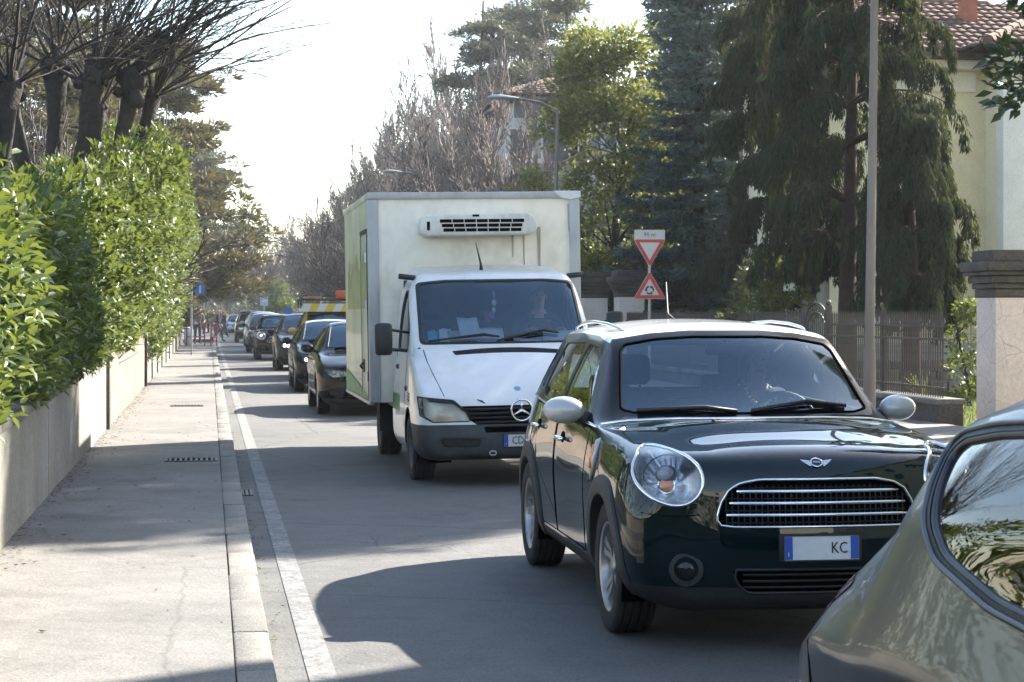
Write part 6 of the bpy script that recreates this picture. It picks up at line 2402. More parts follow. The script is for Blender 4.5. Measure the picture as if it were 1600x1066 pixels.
pollard('thick dark pollard on the near side with a forked knuckled crown behind the hedge', p_.x, p_.y, 21, [(-.72, .1, 4.35, .16), (-.08, .2, 4.75, .17), (.42, -.1, 4.5, .14)], .22, (-.05, 0), 3.05, 13, 3.0, (.0, 0))
p_ = at(143, 489, 28)
pollard('slim pollard with a single knob standing between the two thick ones', p_.x, p_.y, 22, [(.0, 0, 4.65, .12), (.12, 0, 4.5, .09)], .11, (.0, 0), 3.7, 9, 2.8, (.2, 0))
p_ = Vector((-1.88, 26.2, 0))
pollard('leaning pollard whose long shoots arch out over the pavement', p_.x, p_.y, 23, [(.86, 0, 4.65, .17), (1.12, .2, 4.4, .11), (.40, -.2, 4.7, .12)], .20, (.30, 0), 3.0, 19, 3.7, (.68, -.05))
p_ = at(30, 489, 21)
pollard('mossy pollard with low crooked branches at the very edge of the picture', p_.x - .3, p_.y, 24, [(-.2, 0, 4.2, .14), (.2, .2, 4.0, .12)], .17, (0, 0), 3.0, 13, 2.6, (.2, 0))

# ---- broad-leaved evergreens
def leaf_tree(name, label, loc, H, R_, m, n, size, seed, shape, trunk=.12, bark=None, group=None, z0=.2, shp=LEAF4, sf=LEAF4F, clumps=120, wd=.5, singles=0, spread=.16):
    """leaves in clumps over a crown whose radius is shape(height fraction)"""
    t = thing(name, label, 'tree' if H > 3 else 'shrub', loc, 0, group)
    rg = np.random.default_rng(seed)
    f = rg.random(clumps) ** .9
    a = rg.uniform(0, 2 * PI, clumps)
    rr = np.sqrt(rg.uniform(.15, 1, clumps)) * np.array([shape(v) for v in f]) * R_ * rg.uniform(.75, 1.12, clumps)
    C_ = np.stack([rr * np.cos(a), rr * np.sin(a), H * (z0 + (1 - z0) * f)], 1)
    cr = R_ * spread * rg.uniform(.7, 1.5, clumps)
    i = rg.integers(0, clumps, n)
    g = rg.normal(0, 1, (n, 3))
    g = norm(g) * (rg.random((n, 1)) ** .4)
    pos = C_[i] + g * cr[i][:, None] * np.array([1.15, 1.15, .85])
    pos[:, 2] = np.maximum(pos[:, 2], .05)
    d = g + norm(np.concatenate([pos[:, :2], np.zeros((n, 1))], 1)) * .5 + rg.normal(0, .45, (n, 3)) + np.array([0, 0, .15])
    up = np.array([0, 0, 1.]) + rg.normal(0, .5, (n, 3)) + g * .6
    ln = size * rg.uniform(.7, 1.25, n)
    k = n - singles
    V, F = leaves(pos[:k], d[:k], up[:k], ln[:k], ln[:k] * wd, shp, sf)
    tris_obj('crown', V, F, m, t, 'stuff' if singles else None)
    if singles:
        o = tris_obj('leaf', LEAF7 * np.array([1, .45, 1]), LEAF7F, m)
        pm = o.data
        bpy.data.objects.remove(o)
        D, W, N = frames(d[k:], up[k:])
        for j in range(singles):
            q = k + j
            M = Matrix(((D[j][0], W[j][0], N[j][0]), (D[j][1], W[j][1], N[j][1]), (D[j][2], W[j][2], N[j][2]))).to_4x4()
            o = mesh_obj('leaf', pm, t)
            o.matrix_local = Matrix.Translation(pos[q]) @ M @ Matrix.Diagonal((ln[q], ln[q], ln[q], 1))
    tw = Twigs(seed)
    b = tw.run((0, 0, 0), (0, 0, 1), H * .92, trunk, 10, .04, .05, .2)
    for c in C_[::2]:
        zb_ = max(H * .08, c[2] - np.hypot(c[0], c[1]) * .8)
        j = min(9, int(zb_ / (H * .92) * 10))
        p = b[j][0]
        dv = (Vector(c) - p) * .72
        tw.run(p, dv, dv.length, max(.008, b[j][2] * .4), 4, .1, 0, .25)
    tw.mesh('trunk', bark or M_BARK, t, 6)
    return t
def egg(f): return math.sin(PI * min(1, max(0, .12 + .86 * f)) ** .85) ** .7
p_ = at(950, 489, 53)
leaf_tree('broadleaf_tree', 'yellow green evergreen tree rising behind the truck box', (p_.x, p_.y, 0), 9.2, 2.35, M_HOLM, 21000, .17, 31, lambda f: .35 + .75 * math.sin(PI * min(1, .1 + .9 * f)) ** .8 * (1 - .38 * f), .16, M_BARK, None, .26, clumps=130, spread=.18)
p_ = at(830, 489, 62)
leaf_tree('small_evergreen', 'small yellow green evergreen peeping over the truck box', (p_.x, p_.y, 0), 6.1, 1.3, M_HOLM, 3500, .18, 32, egg, .08, None, None, .3, clumps=40, spread=.25)
leaf_tree('magnolia_tree', 'dark glossy magnolia with leathery leaves entering at the top corner', (13.2, 24.5, 0), 17.0, 2.8, M_MAGN, 27000, .22, 33, lambda f: .55 + .5 * math.sin(PI * min(1, .15 + .8 * f)), .2, M_BARK, None, .24, LEAF4, LEAF4F, 230, .48, 120, spread=.13)
leaf_tree('shade_evergreen', 'tall dense evergreen added out of view to shade the pavement and hedge', (16.4, 26.6, 0), 17.5, 3.0, M_MAGN, 10000, .34, 39, lambda f: .6 + .45 * math.sin(PI * min(1, .15 + .8 * f)), .24, M_BARK, None, .70, LEAF4, LEAF4F, 110, .5, spread=.16)  # unseen tree added for its shade; crown kept high to spare the road
p_ = at(1165, 489, 36.6)
leaf_tree('garden_shrub', 'rounded light green shrub behind the railing at the foot of the cypress', (p_.x + .5, p_.y, 0), 2.55, .85, M_HOLM, 3200, .13, 34, egg, .05, None, None, .15, clumps=50, spread=.28)
p_ = at(1515, 489, 33)
leaf_tree('garden_shrub', 'small dark shrub by the tall pillar inside the railing', (p_.x, p_.y, 0), 1.75, .5, M_SHRUB, 1300, .10, 35, egg, .04, None, None, .1, clumps=30, spread=.28)
p_ = at(1230, 489, 44)
leaf_tree('garden_shrub', 'low dark shrub in the villa garden behind the gate', (p_.x, p_.y, 0), 2.0, 1.0, M_MAGN, 2400, .12, 36, egg, .05, None, None, .05, clumps=40, spread=.28)
p_ = at(1070, 489, 54)
leaf_tree('garden_shrub', 'dark evergreen undergrowth behind the gate pillars', (p_.x, p_.y, 0), 3.6, 2.0, M_MAGN, 5200, .15, 37, egg, .06, None, None, .02, clumps=60, spread=.26)
p_ = at(990, 489, 60)
leaf_tree('garden_shrub', 'tall dark laurel filling the gap beside the truck box', (p_.x, p_.y, 0), 5.2, 2.2, M_SHRUB, 6500, .15, 38, egg, .06, None, None, .02, clumps=70, spread=.26)

# ---- spruce, weeping cypress, pines
def needles(pos, d, ln, wd, rg):
    up = rg.normal(0, 1, (len(pos), 3))
    return leaves(pos, d, up, ln, wd, LEAF4, LEAF4F)

def spruce(label, loc, H, R_, seed, m, dens=1.0, name='spruce_tree', group=None, z0=.08, size=.22):
    t = thing(name, label, 'tree', loc, 0, group)
    rg = np.random.default_rng(seed)
    tw = Twigs(seed)
    tw.run((0, 0, 0), (0, 0, 1), H, .19 * H / 12, 12, .01, 0, .1)
    P, D = [], []
    z = H * z0
    while z < H * .985:
        f = z / H
        Rz = R_ * (1 - f) ** .8 * rg.uniform(.85, 1.1)
        nb = int(6 + 4 * (1 - f))
        a0 = rg.uniform(0, 6.28)
        for k in range(nb):
            a = a0 + 2 * PI * k / nb + rg.normal(0, .15)
            L = Rz * rg.uniform(.75, 1.15)
            dv = np.array([math.cos(a), math.sin(a), 0])
            n = max(3, int(L / .16))
            pts = []
            for i in range(n + 1):
                s = i / n
                pts.append(np.array([0, 0, z]) + dv * L * s + np.array([0, 0, -.30 * L * s + .26 * L * s * s]))
            for i in range(n): tw.S.append((tuple(pts[i]), tuple(pts[i + 1]), .03 * (1 - i / n) * H / 12 + .006, .025 * (1 - i / n) * H / 12 + .005))
            sd = np.array([-dv[1], dv[0], 0])
            for i in range(1, n + 1):
                s = i / n
                w_ = L * .38 * (1 - s * .75)
                cnt = int(dens * (4 + 12 * w_))
                o = rg.uniform(-1, 1, cnt)
                q = pts[i][None] + sd[None] * (o * w_)[:, None] + dv[None] * (-np.abs(o) * w_ * .5 + rg.normal(0, .06, cnt))[:, None] + np.array([0, 0, 1.])[None] * (-.10 * np.abs(o) * w_ + rg.normal(-.03, .05, cnt))[:, None]
                P.append(q)
                D.append(dv[None] * .8 + sd[None] * np.sign(o)[:, None] * .9 + rg.normal(0, .35, (cnt, 3)) + np.array([0, 0, .12]))
        z += H * .026 * rg.uniform(.8, 1.2) * (1.3 - .5 * f)
    P, D = np.concatenate(P), np.concatenate(D)
    # each twig: a small spray of three needles bundles
    PP = np.concatenate([P] * 3)
    DD = np.concatenate([D, D + rg.normal(0, .5, D.shape), D + rg.normal(0, .5, D.shape)])
    V, F = needles(PP, DD, size * rg.uniform(.6, 1.2, len(PP)), size * .26, rg)
    tris_obj('crown', V, F, m, t)
    tw.mesh('trunk', M_BARK, t, 5)
    return t
p_ = at(1092, 489, 51)
spruce('tall blue green spruce behind the road sign', (p_.x, p_.y, 0), 14.2, 2.8, 41, M_SPRUCE, 1.7)
p_ = at(1050, 489, 66)
spruce('second dark spruce hidden behind the blue green one', (p_.x, p_.y, 0), 15.5, 3.2, 42, M_SPRUCE, .55, size=.42)
p_ = at(1180, 489, 60)
spruce('dark spruce top between the blue green one and the weeping cypress', (p_.x, p_.y, 0), 14.5, 3.0, 43, M_SPRUCE, .6, size=.38)

def weeping(label, loc, H, R_, seed, low=.16, gap=.62, top=.5, nl=7):
    """tiers of arching limbs, each hung with dense drooping plumes"""
    t = thing('weeping_cypress', label, 'tree', loc, 0, 'weeping cypresses before the villa')
    rg = np.random.default_rng(seed)
    tw = Twigs(seed)
    tk = tw.run((0, 0, 0), (0, 0, 1), H, .20, 12, .015, .01, .2)
    P, D, U, L_ = [], [], [], []
    def plume(p, d, Lp, rad):
        n = int(210 * Lp * (rad / .15))
        s = rg.random(n) ** .85
        w_ = rad * (1.05 - .72 * s)
        a = rg.uniform(0, 2 * PI, n)
        rr = np.sqrt(rg.random(n)) * w_
        out = np.array([d[0], d[1], 0]) * .38 * Lp
        c = np.array(p)[None] + out[None] * (1 - (1 - s[:, None]) ** 2) + np.array([0, 0, -1.])[None] * (Lp * s ** 1.35)[:, None]
        rad_ = np.stack([np.cos(a), np.sin(a), np.zeros(n)], 1)
        P.append(c + rad_ * rr[:, None])
        D.append(np.array([0, 0, -1.])[None] + rad_ * .35 + out[None] * .5 * (1 - s[:, None]) + rg.normal(0, .18, (n, 3)))
        U.append(rad_ + np.array([d[0] * .5, d[1] * .5, .55])[None] + rg.normal(0, .25, (n, 3)))
        L_.append(.15 * rg.uniform(.7, 1.25, n))
    z = H * low
    k = 0
    while z < H * .97:
        f = z / H
        a0 = rg.uniform(0, 6.28)
        m_ = nl + int(rg.integers(0, 2))
        for q in range(m_):
            a = a0 + 2 * PI * q / m_ + rg.normal(0, .22)
            Rz = R_ * (1.0 - top * f ** 2.0) * rg.uniform(.45, 1.12)
            dv = Vector((math.cos(a), math.sin(a), 0))
            pts = [Vector((0, 0, z)) + tk[min(11, int(f * 12))][0] * 0 + dv * Rz * s + Vector((0, 0, Rz * (.62 * s - .62 * s * s))) for s in np.linspace(0, 1, 7)]
            for i in range(6): tw.S.append((tuple(pts[i]), tuple(pts[i + 1]), .045 * (1.2 - f) * (1 - i / 7) + .006, .045 * (1.2 - f) * (1 - (i + 1) / 7) + .006))
            sd = Vector((-dv.y, dv.x, 0))
            for (i, o) in ((3, .0), (4, .24), (4, -.24), (5, .16), (5, -.18), (6, .0), (6, .12)):
                if rg.random() < .12: continue
                p = pts[i] + sd * (o * Rz * .55 + rg.normal(0, .05)) + Vector((0, 0, rg.normal(.02, .06)))
                tw.S.append((tuple(pts[i]), tuple(p), .010, .006))
                plume(p, dv + sd * o, rg.uniform(.45, .9) * (.85 + .25 * (1 - f)) * (1.15 if i == 6 else 1), rg.uniform(.11, .19))
        z += gap * rg.uniform(.8, 1.25)
    P, D, U, L_ = np.concatenate(P), np.concatenate(D), np.concatenate(U), np.concatenate(L_)
    V, F = leaves(P, D, U, L_, .036, LEAF4, LEAF4F)
    tris_obj('crown', V, F, M_CYPR, t)
    tw.mesh('trunk', M_BARKR, t, 6)
    return t
p_ = at(1322, 489, 36)
weeping('tall weeping cypress with long hanging sprays behind the nearest lamp post', (p_.x, p_.y, 0), 8.8, 2.15, 51, .33, .85, .45, 8)
p_ = at(1425, 489, 34.5)
weeping('smaller weeping cypress nearest the yellow villa', (p_.x, p_.y, 0), 5.4, 1.05, 52, .40, .7, .6, 6)
p_ = at(1215, 489, 42.8)
weeping('shaded weeping cypress on the spruce side of the clump', (p_.x, p_.y, 0), 8.6, 1.75, 53, .33, .95, .45, 7)

def pine(label, loc, H, R_, seed, m, group, z0=.35, dens=1.0, name='pine_tree', pad=.8, size=.30, tr=.22):
    """horizontal pads of needle tufts on a tall bare stem"""
    t = thing(name, label, 'tree', loc, 0, group)
    rg = np.random.default_rng(seed)
    tw = Twigs(seed)
    tk = tw.run((0, 0, 0), (0, 0, 1), H, tr, 12, .025, .02, .22)
    P, D = [], []
    nb = int(34 * dens)
    for k in range(nb):
        f = z0 + (1 - z0) * (k + rg.random()) / nb
        i = min(11, int(f * 12))
        p = tk[i][0]
        a = rg.uniform(0, 2 * PI)
        Rz = R_ * (math.sin(PI * min(1, .25 + .72 * (f - z0) / (1 - z0))) ** .7) * rg.uniform(.6, 1.15)
        b = tw.run(p, Vector((math.cos(a), math.sin(a), rg.uniform(.05, .4))), Rz, .06 * (1.3 - f), 6, .07, .0, .25, .06)
        for j in range(2, 7):
            q, d, r = b[j]
            for s in range(3):
                c = np.array(q) + rg.normal(0, 1, 3) * np.array([pad, pad, .22]) * .42
                cnt = int(26 * dens)
                g = norm(rg.normal(0, 1, (cnt, 3)))
                P.append(c[None] + g * np.array([pad, pad, .3]) * .34 * rg.random((cnt, 1)) ** .5)
                D.append(g * np.array([1, 1, .6]) + np.array([0, 0, .3]) + np.array([d.x, d.y, 0]) * .4)
            tw.run(q, tw.side(d, .7), Rz * .25, max(.008, r * .6), 3, .12)
    P, D = np.concatenate(P), np.concatenate(D)
    V, F = needles(P, D, size * rg.uniform(.6, 1.2, len(P)), size * .2, rg)
    tris_obj('crown', V, F, m, t)
    tw.mesh('trunk', M_BARKG, t, 6)
    return t
GP = 'pines on the left of the street'
p_ = at(318, 489, 72)
pine('broad brown tinged pine spreading its layered branches beyond the hedge', (p_.x - 1.6, p_.y, 0), 12.3, 4.0, 61, M_PINE, GP, .16, 1.9, pad=1.0, size=.34)
p_ = at(345, 489, 108)
pine('greyer pine with drooping side boughs further along the left side', (p_.x - 2.5, p_.y, 0), 11.2, 4.4, 62, M_PINED, GP, .12, 1.7, pad=1.3, size=.38)
p_ = at(270, 489, 62)
pine('dark pine hidden low behind the tall laurel hedge', (p_.x - 2.0, p_.y, 0), 8.4, 2.9, 63, M_PINE, GP, .15, .9, pad=.9)
p_ = at(200, 489, 58)
pine('brownish pine seen through the pollard branches', (p_.x - 1.5, p_.y, 0), 10.5, 3.2, 64, M_PINE, GP, .2, 1.0, pad=.9)
for k, (px, d, H, R_, lab) in enumerate(((20, 47, 10.5, 3.0, 'brownish evergreen mass at the picture edge behind the pollards'), (75, 60, 12.5, 3.6, 'brown pine behind the nearest pollard'), (140, 52, 11.0, 3.0, 'brown pine behind the slim pollard'), (245, 80, 13, 3.4, 'tall brownish pine behind the tall laurel hedge'))):
    p_ = at(px, 489, d)
    pine(lab, (p_.x - 1.5, p_.y, 0), H, R_, 160 + k, M_PINE, GP, .12, 1.2, pad=1.0, size=.32)
GR = 'tall pines behind the houses'
for k, (px, d, H, R_, z0, lab) in enumerate(((735, 98, 17.5, 2.7, .70, 'dark pine top leaning over the bare birches'), (862, 92, 19, 3.0, .62, 'tall pine whose bare stem rises behind the tiled roof'),
        (822, 100, 18.5, 2.6, .66, 'second tall bare stemmed pine behind the tiled roof'), (905, 88, 17, 2.6, .55, 'pine with loose branches beside the spruce top'), (655, 150, 15.5, 3.2, .45, 'distant dark pine rising out of the bare wood'),
        (575, 165, 13.0, 2.6, .5, 'small distant pine top beside the forked bare tree'))):
    p_ = at(px, 489, d)
    pine(lab, (p_.x, p_.y, 0), H, R_, 70 + k, M_PINED, GR, z0, .8, size=.36, pad=1.0, tr=.26)

# ---- bare trees
def bare_tree(name, seed, H, lev, nb, m, r=.14, ang=.62, stems=1, lift=.06, wob=.10, keep=.3, ratio=.62, rmin=.017):
    t = thing(name, None, None)
    tw = Twigs(seed)
    for k in range(stems):
        d = Vector((tw.rg.gauss(0, .12 if stems == 1 else .3), tw.rg.gauss(0, .12 if stems == 1 else .3), 1))
        tw.grow((tw.rg.gauss(0, .1 * stems), tw.rg.gauss(0, .1 * stems), 0), d, H * .46, r, lev, nb, ang, wob, lift, ratio, .003, keep)
    hz_ = H / max(q[1][2] for q in tw.S)
    tw.S = [(tuple(c * hz_ for c in a), tuple(c * hz_ for c in b), max(rmin, c_), max(rmin * .8, e)) for a, b, c_, e in tw.S]
    big = [s for s in tw.S if s[2] > r * .42]
    rest = [s for s in tw.S if s[2] <= r * .42]
    tw.S = big
    tw.mesh('trunk', m, t, 6)
    tw.S = rest
    tw.mesh('crown', m, t, 3)
    return t
PB = {}
PB['fork'] = bare_tree('bare_tree', 81, 12, 4, 5, M_BARKG, .20, .75)
PB['brush'] = bare_tree('bare_tree', 82, 10, 4, 6, M_BARKG, .12, .55, 1, .10, .09)
PB['birch'] = bare_tree('bare_tree', 83, 11, 4, 6, M_BARKP, .11, .48, 1, .10, .08)
PB['thicket'] = bare_tree('bare_tree', 84, 6, 3, 6, M_BARKG, .05, .6, 6, .08, .12)
HB = dict(fork=12, brush=10, birch=11, thicket=6)
used = set()
def plant(kind, px, d, s, label, group, rz=None, dx=0):
    if kind in used:
        o = copy_tree(PB[kind])
    else:
        o = PB[kind]
        used.add(kind)
    p = at(px, 489, d)
    o.location = (p.x + dx, p.y, 0)
    k = s / HB[kind]
    o.scale = (k, k, k)
    o.rotation_euler = (0, 0, rz if rz is not None else (px * 7.3 + d) % 6.28)
    o['label'], o['category'] = label, 'tree'
    o['group'] = group
GB = 'bare winter trees on the right of the street'
for a in (('fork', 562, 130, 15.6, 'bare tree with a wide forked crown standing out against the sky'), ('brush', 612, 140, 16.5, 'bare brushwood tree beside the forked one'),
          ('brush', 520, 150, 11.5, 'low bare tree at the sky gap over the street'), ('fork', 655, 118, 15.5, 'brown bare tree over the distant street lamp'), ('brush', 700, 105, 15.0, 'bare bushy tree left of the pale birches'),
          ('birch', 745, 92, 16, 'pale bare birch with a fan of fine twigs'), ('birch', 785, 80, 12.5, 'pale bare birch in front of the old house gable'), ('birch', 712, 88, 13.0, 'shorter pale birch beside the house eave'),
          ('birch', 812, 100, 18, 'tall pale bare tree whose twigs cross the pine stems'), ('fork', 885, 84, 15, 'bare tree seen between pine stems over the roof'), ('brush', 480, 175, 10.5, 'far bare tree closing the street'),
          ('brush', 585, 112, 10.0, 'dark bare tree just over the truck box corner'), ('fork', 532, 120, 9.5, 'small forked bare tree over the van'), ('thicket', 545, 105, 7.5, 'brown thicket beside the queue behind the van'),
          ('thicket', 640, 95, 8.5, 'brown thicket behind the truck box'), ('birch', 680, 122, 17.0, 'high pale bare tree under the dark pine top'), ('brush', 640, 128, 14.0, 'dense bare tree filling the wood over the truck box'),
          ('brush', 420, 215, 11.5, 'hazy bare tree in the middle of the street end'), ('fork', 447, 200, 12.0, 'faint forked bare tree at the street end'), ('brush', 462, 205, 13.0, 'faint bare tree right of the street end'), ('brush', 495, 185, 14.5, 'hazy bare tree rising at the right of the street end'), ('fork', 525, 180, 17, 'hazy forked bare tree over the van rack'),
          ('brush', 400, 200, 13.0, 'faint bare tree left of the street end'), ('birch', 436, 230, 13.0, 'faintest pale bare tree closing the street'),
          ('brush', 605, 160, 20, 'tall bare tree deep in the wood behind the truck'), ('fork', 625, 145, 19.5, 'tall forked bare tree over the truck box'), ('birch', 660, 140, 21, 'tall faint birch far behind the truck'), ('brush', 690, 160, 24, 'highest bare tree of the distant wood'),
          ('birch', 720, 120, 21, 'tall pale birch right of the dark pine top'), ('brush', 735, 130, 22, 'tall brown bare tree behind the birches'), ('brush', 545, 165, 16, 'bare tree at the back of the wood'), ('brush', 510, 170, 13.5, 'bare tree at the street end beside the sky gap'),
          ('brush', 470, 190, 12, 'faint bare tree at the very end of the street'), ('birch', 580, 135, 17, 'pale bare tree over the truck corner'),
          ('brush', 630, 150, 19, 'high brown bare tree in the wood beyond the lamp'), ('fork', 690, 135, 19, 'tall dark bare tree left of the birches'), ('brush', 765, 110, 19, 'brown bare tree behind the birch twigs'),
          ('birch', 765, 70, 11.5, 'pale bare birch right before the old house corner'), ('birch', 830, 66, 10.5, 'slender pale birch across the old house window'), ('brush', 590, 155, 14, 'bare tree deep in the wood'), ('brush', 555, 150, 12.5, 'bare tree in the wood below the forked crown'),
          ('birch', 860, 96, 19, 'pale bare tree between the two tall pine stems'), ('thicket', 590, 118, 8.5, 'brown thicket under the bare trees'),
          ('brush', 500, 135, 8.2, 'low brown bare tree behind the van roof rack')):
    plant(*a, GB)
GL = 'bare trees on the left of the street'
for a in (('fork', 330, 88, 9.5, 'bare tree with thin upright twigs behind the broad pine', GL, None, -4.5), ('brush', 362, 135, 9, 'faint bare tree far along the left side', GL, None, -2), ('thicket', 60, 34, 6.0, 'brown thicket right behind the nearest pollard', GL, None, -1.0),
          ('thicket', 130, 38, 6.4, 'brown thicket behind the slim pollard', GL, None, -1), ('brush', 20, 42, 8.5, 'bare brown tree at the picture edge behind the pollards', GL, None, -1), ('brush', 110, 48, 8.5, 'bare tree among the thicket behind the pollards', GL, None, -1),
          ('brush', 230, 52, 8.5, 'bare tree between the leaning pollard and the pine', GL, None, -1), ('thicket', 300, 70, 7.2, 'brown thicket beyond the tall hedge', GL, None, -4), ('brush', 395, 170, 9.5, 'bare tree at the far end of the left side', GL, None, -2), ('birch', 180, 60, 9.5, 'pale bare tree far behind the leaning pollard', GL, None, -2),
          ('brush', 375, 150, 8.0, 'low bare tree beyond the pines on the left', GL, None, -1)):
    plant(*a)

# ---- the wood closing the street: reads as one mass
def far_wood():
    tw = Twigs(91)
    rg = tw.rg
    n0 = 0
    for k in range(72):
        d = rg.uniform(175, 250)
        px = rg.uniform(285, 640)
        if 395 < px < 470 and rg.random() < .5: d = 250
        p = at(px, 489, d)
        h = rg.uniform(5, 10) * (.8 if 400 < px < 480 else 1)
        tw.grow((p.x, p.y, 0), (rg.gauss(0, .1), 0, 1), h * .5, .10, 3, 4, .6, .12, .05, .62, .003, .15)
    tw.S = [(a, b, max(.034, c), max(.028, e)) for a, b, c, e in tw.S]
    o = tw.mesh('far_wood', M_BARKG, None, 3)
    tag(o, None, None, None, 'stuff')
    g = np.random.default_rng(92)
    P = []
    for k in range(110):
        d = g.uniform(180, 255)
        p = at(g.uniform(280, 650), 489, d)
        c = np.array([p.x, p.y, g.uniform(.5, 3.2)])
        P.append(c + g.normal(0, 1, (130, 3)) * np.array([1.6, 1.6, 1.0]))
    P = np.concatenate(P)
    P[:, 2] = np.maximum(P[:, 2], .1)
    V, F = leaves(P, g.normal(0, 1, P.shape), g.normal(0, 1, P.shape), .45, .3, LEAF4, LEAF4F)
    tag(tris_obj('far_shrubbery', V, F, M_PINED), None, None, None, 'stuff')
far_wood()
p_ = at(432, 489, 165)
leaf_tree('far_evergreen', 'rounded dark evergreen closing the street beside the pale sign', (p_.x, p_.y, 0), 4.4, 1.3, M_SHRUB, 2500, .25, 95, egg, .1, None, None, .1, clumps=40, spread=.28)

# lawn behind the railing
def lawn():
    g = np.random.default_rng(7)
    n = 9000
    P = np.stack([g.uniform(10.3, 18, n), g.uniform(25, 40, n), np.full(n, -.05)], 1)
    V, F = leaves(P, np.array([0, 0, 1.]) + g.normal(0, .35, (n, 3)), g.normal(0, 1, (n, 3)), g.uniform(.06, .16, n), .02, LEAF4, LEAF4F)
    tag(tris_obj('garden_grass', V, F, M_GRASS), None, None, None, 'stuff')
lawn()
p_ = at(1440, 489, 31)
ag = thing('spiky_plant', 'spiky sunlit plant with arching leaves inside the railing', 'plant', (p_.x, p_.y, 0))
g_ = np.random.default_rng(8)
for k in range(26):
    a = g_.uniform(0, 6.28)
    e = g_.uniform(.5, 1.3)
    L = g_.uniform(.45, .75)
    q = MB()
    pts = [Vector((math.cos(a) * math.cos(e) * L * s, math.sin(a) * math.cos(e) * L * s, math.sin(e) * L * s - .28 * L * s * s)) + Vector((0, 0, .25)) for s in np.linspace(0, 1, 5)]
    sd = Vector((-math.sin(a), math.cos(a), 0))
    w_ = (.02, .032, .028, .016, .002)
    q.add([p + sd * (w_[i] * s) for i, p in enumerate(pts) for s in (-1, 1)], [(2 * i, 2 * i + 1, 2 * i + 3, 2 * i + 2) for i in range(4)])
    q.build('leaf', M_HOLM, ag, smooth='all')
# ------------------------------------------------------------------ houses
M_CREAM = surf('cream_render', (.86, .78, .56), (.80, .725, .52), .9, .5, 18, .15, .12, speck=.06)
M_CREAMTRIM = surf('pale_trim', (.82, .79, .70), (.74, .71, .63), .85, .8, 18, .1, 0, speck=.06)
M_GREYHOUSE = surf('grey_white_render', (.50, .49, .475), (.40, .39, .38), .9, .6, 18, .2, .2, speck=.1)
M_TILE = leaf_mat('roof_tile', (.085, .05, .038), (.19, .12, .09), 0, .85, .3)
M_TILER = leaf_mat('roof_tile_red', (.075, .045, .034), (.15, .095, .072), 0, .85, .3)
M_CHIM = mat('chimney_terracotta', (.36, .13, .08), .85, var=.3, vs=6)
M_STONEV = [surf('rubble_a', (.26, .21, .17), (.20, .17, .14), .9, 3, 25, .4, 0), surf('rubble_b', (.34, .28, .23), (.25, .21, .18), .9, 3, 25, .4, 0)]
M_GUTTER = mat('gutter_brown', (.06, .045, .04), .5, .3)
M_PANE = glass_mat('window_pane', (.10, .11, .12), 1.0, ior=1.8)
M_WFRAME = mat('window_frame', (.62, .62, .60), .5)
M_SHUT = mat('shutter_grey', (.10, .11, .12), .7, var=.2, vs=8)

def window(parent, x, y, z0, z1, w_, shutters=False):
    """window in a wall that faces -y at y: recessed frame, pane and sill"""
    fr = MB()
    for (lo, hi) in (((x - w_ / 2, y - .02, z0), (x - w_ / 2 + .08, y + .1, z1)), ((x + w_ / 2 - .08, y - .02, z0), (x + w_ / 2, y + .1, z1)),
                     ((x - w_ / 2 + .082, y - .02, z1 - .08), (x + w_ / 2 - .082, y + .1, z1)), ((x - w_ / 2 + .082, y - .02, z0), (x + w_ / 2 - .082, y + .1, z0 + .08)), ((x - .03, y - .01, z0 + .082), (x + .03, y + .08, z1 - .082))):
        fr.box(lo, hi)
    f = fr.build('window', M_WFRAME, parent)
    q = MB()
    q.box((x - w_ / 2 + .05, y - .004, z0 + .05), (x + w_ / 2 - .05, y + .02, z1 - .05))
    q.build('pane', M_PANEDARK, f)
    q = MB()
    q.box((x - w_ / 2 - .12, y - .14, z0 - .09), (x + w_ / 2 + .12, y + .05, z0 - .002))
    q.build('sill', M_CREAMTRIM, f)
    if shutters:
        for s in (-1, 1):
            q = MB()
            q.box((x + s * (w_ / 2 + .24) - .22, y - .06, z0), (x + s * (w_ / 2 + .24) + .22, y - .02, z1))
            q.build('shutter', M_SHUT, f)
M_PANEDARK = mat('dark_window_glass', (.015, .017, .02), .05, 0, 1)

def tile_mesh(tw_, tl, m):
    q = MB()
    vs = []
    n = 5
    for (t, rr_, lift) in ((0, tw_ * .50, .035), (1, tw_ * .44, .0)):
        for k in range(n + 1):
            a = PI * k / n
            vs.append((rr_ * math.cos(a), tl * t * 1.12, rr_ * .62 * math.sin(a) + lift))
    fs = [(k, k + 1, n + 2 + k, n + 1 + k) for k in range(n)]
    fs.append(tuple(range(n, -1, -1)))
    q.add(vs, fs)
    o = q.build('roof_tile', m, None, smooth=True)
    me = o.data
    bpy.data.objects.remove(o)
    return me

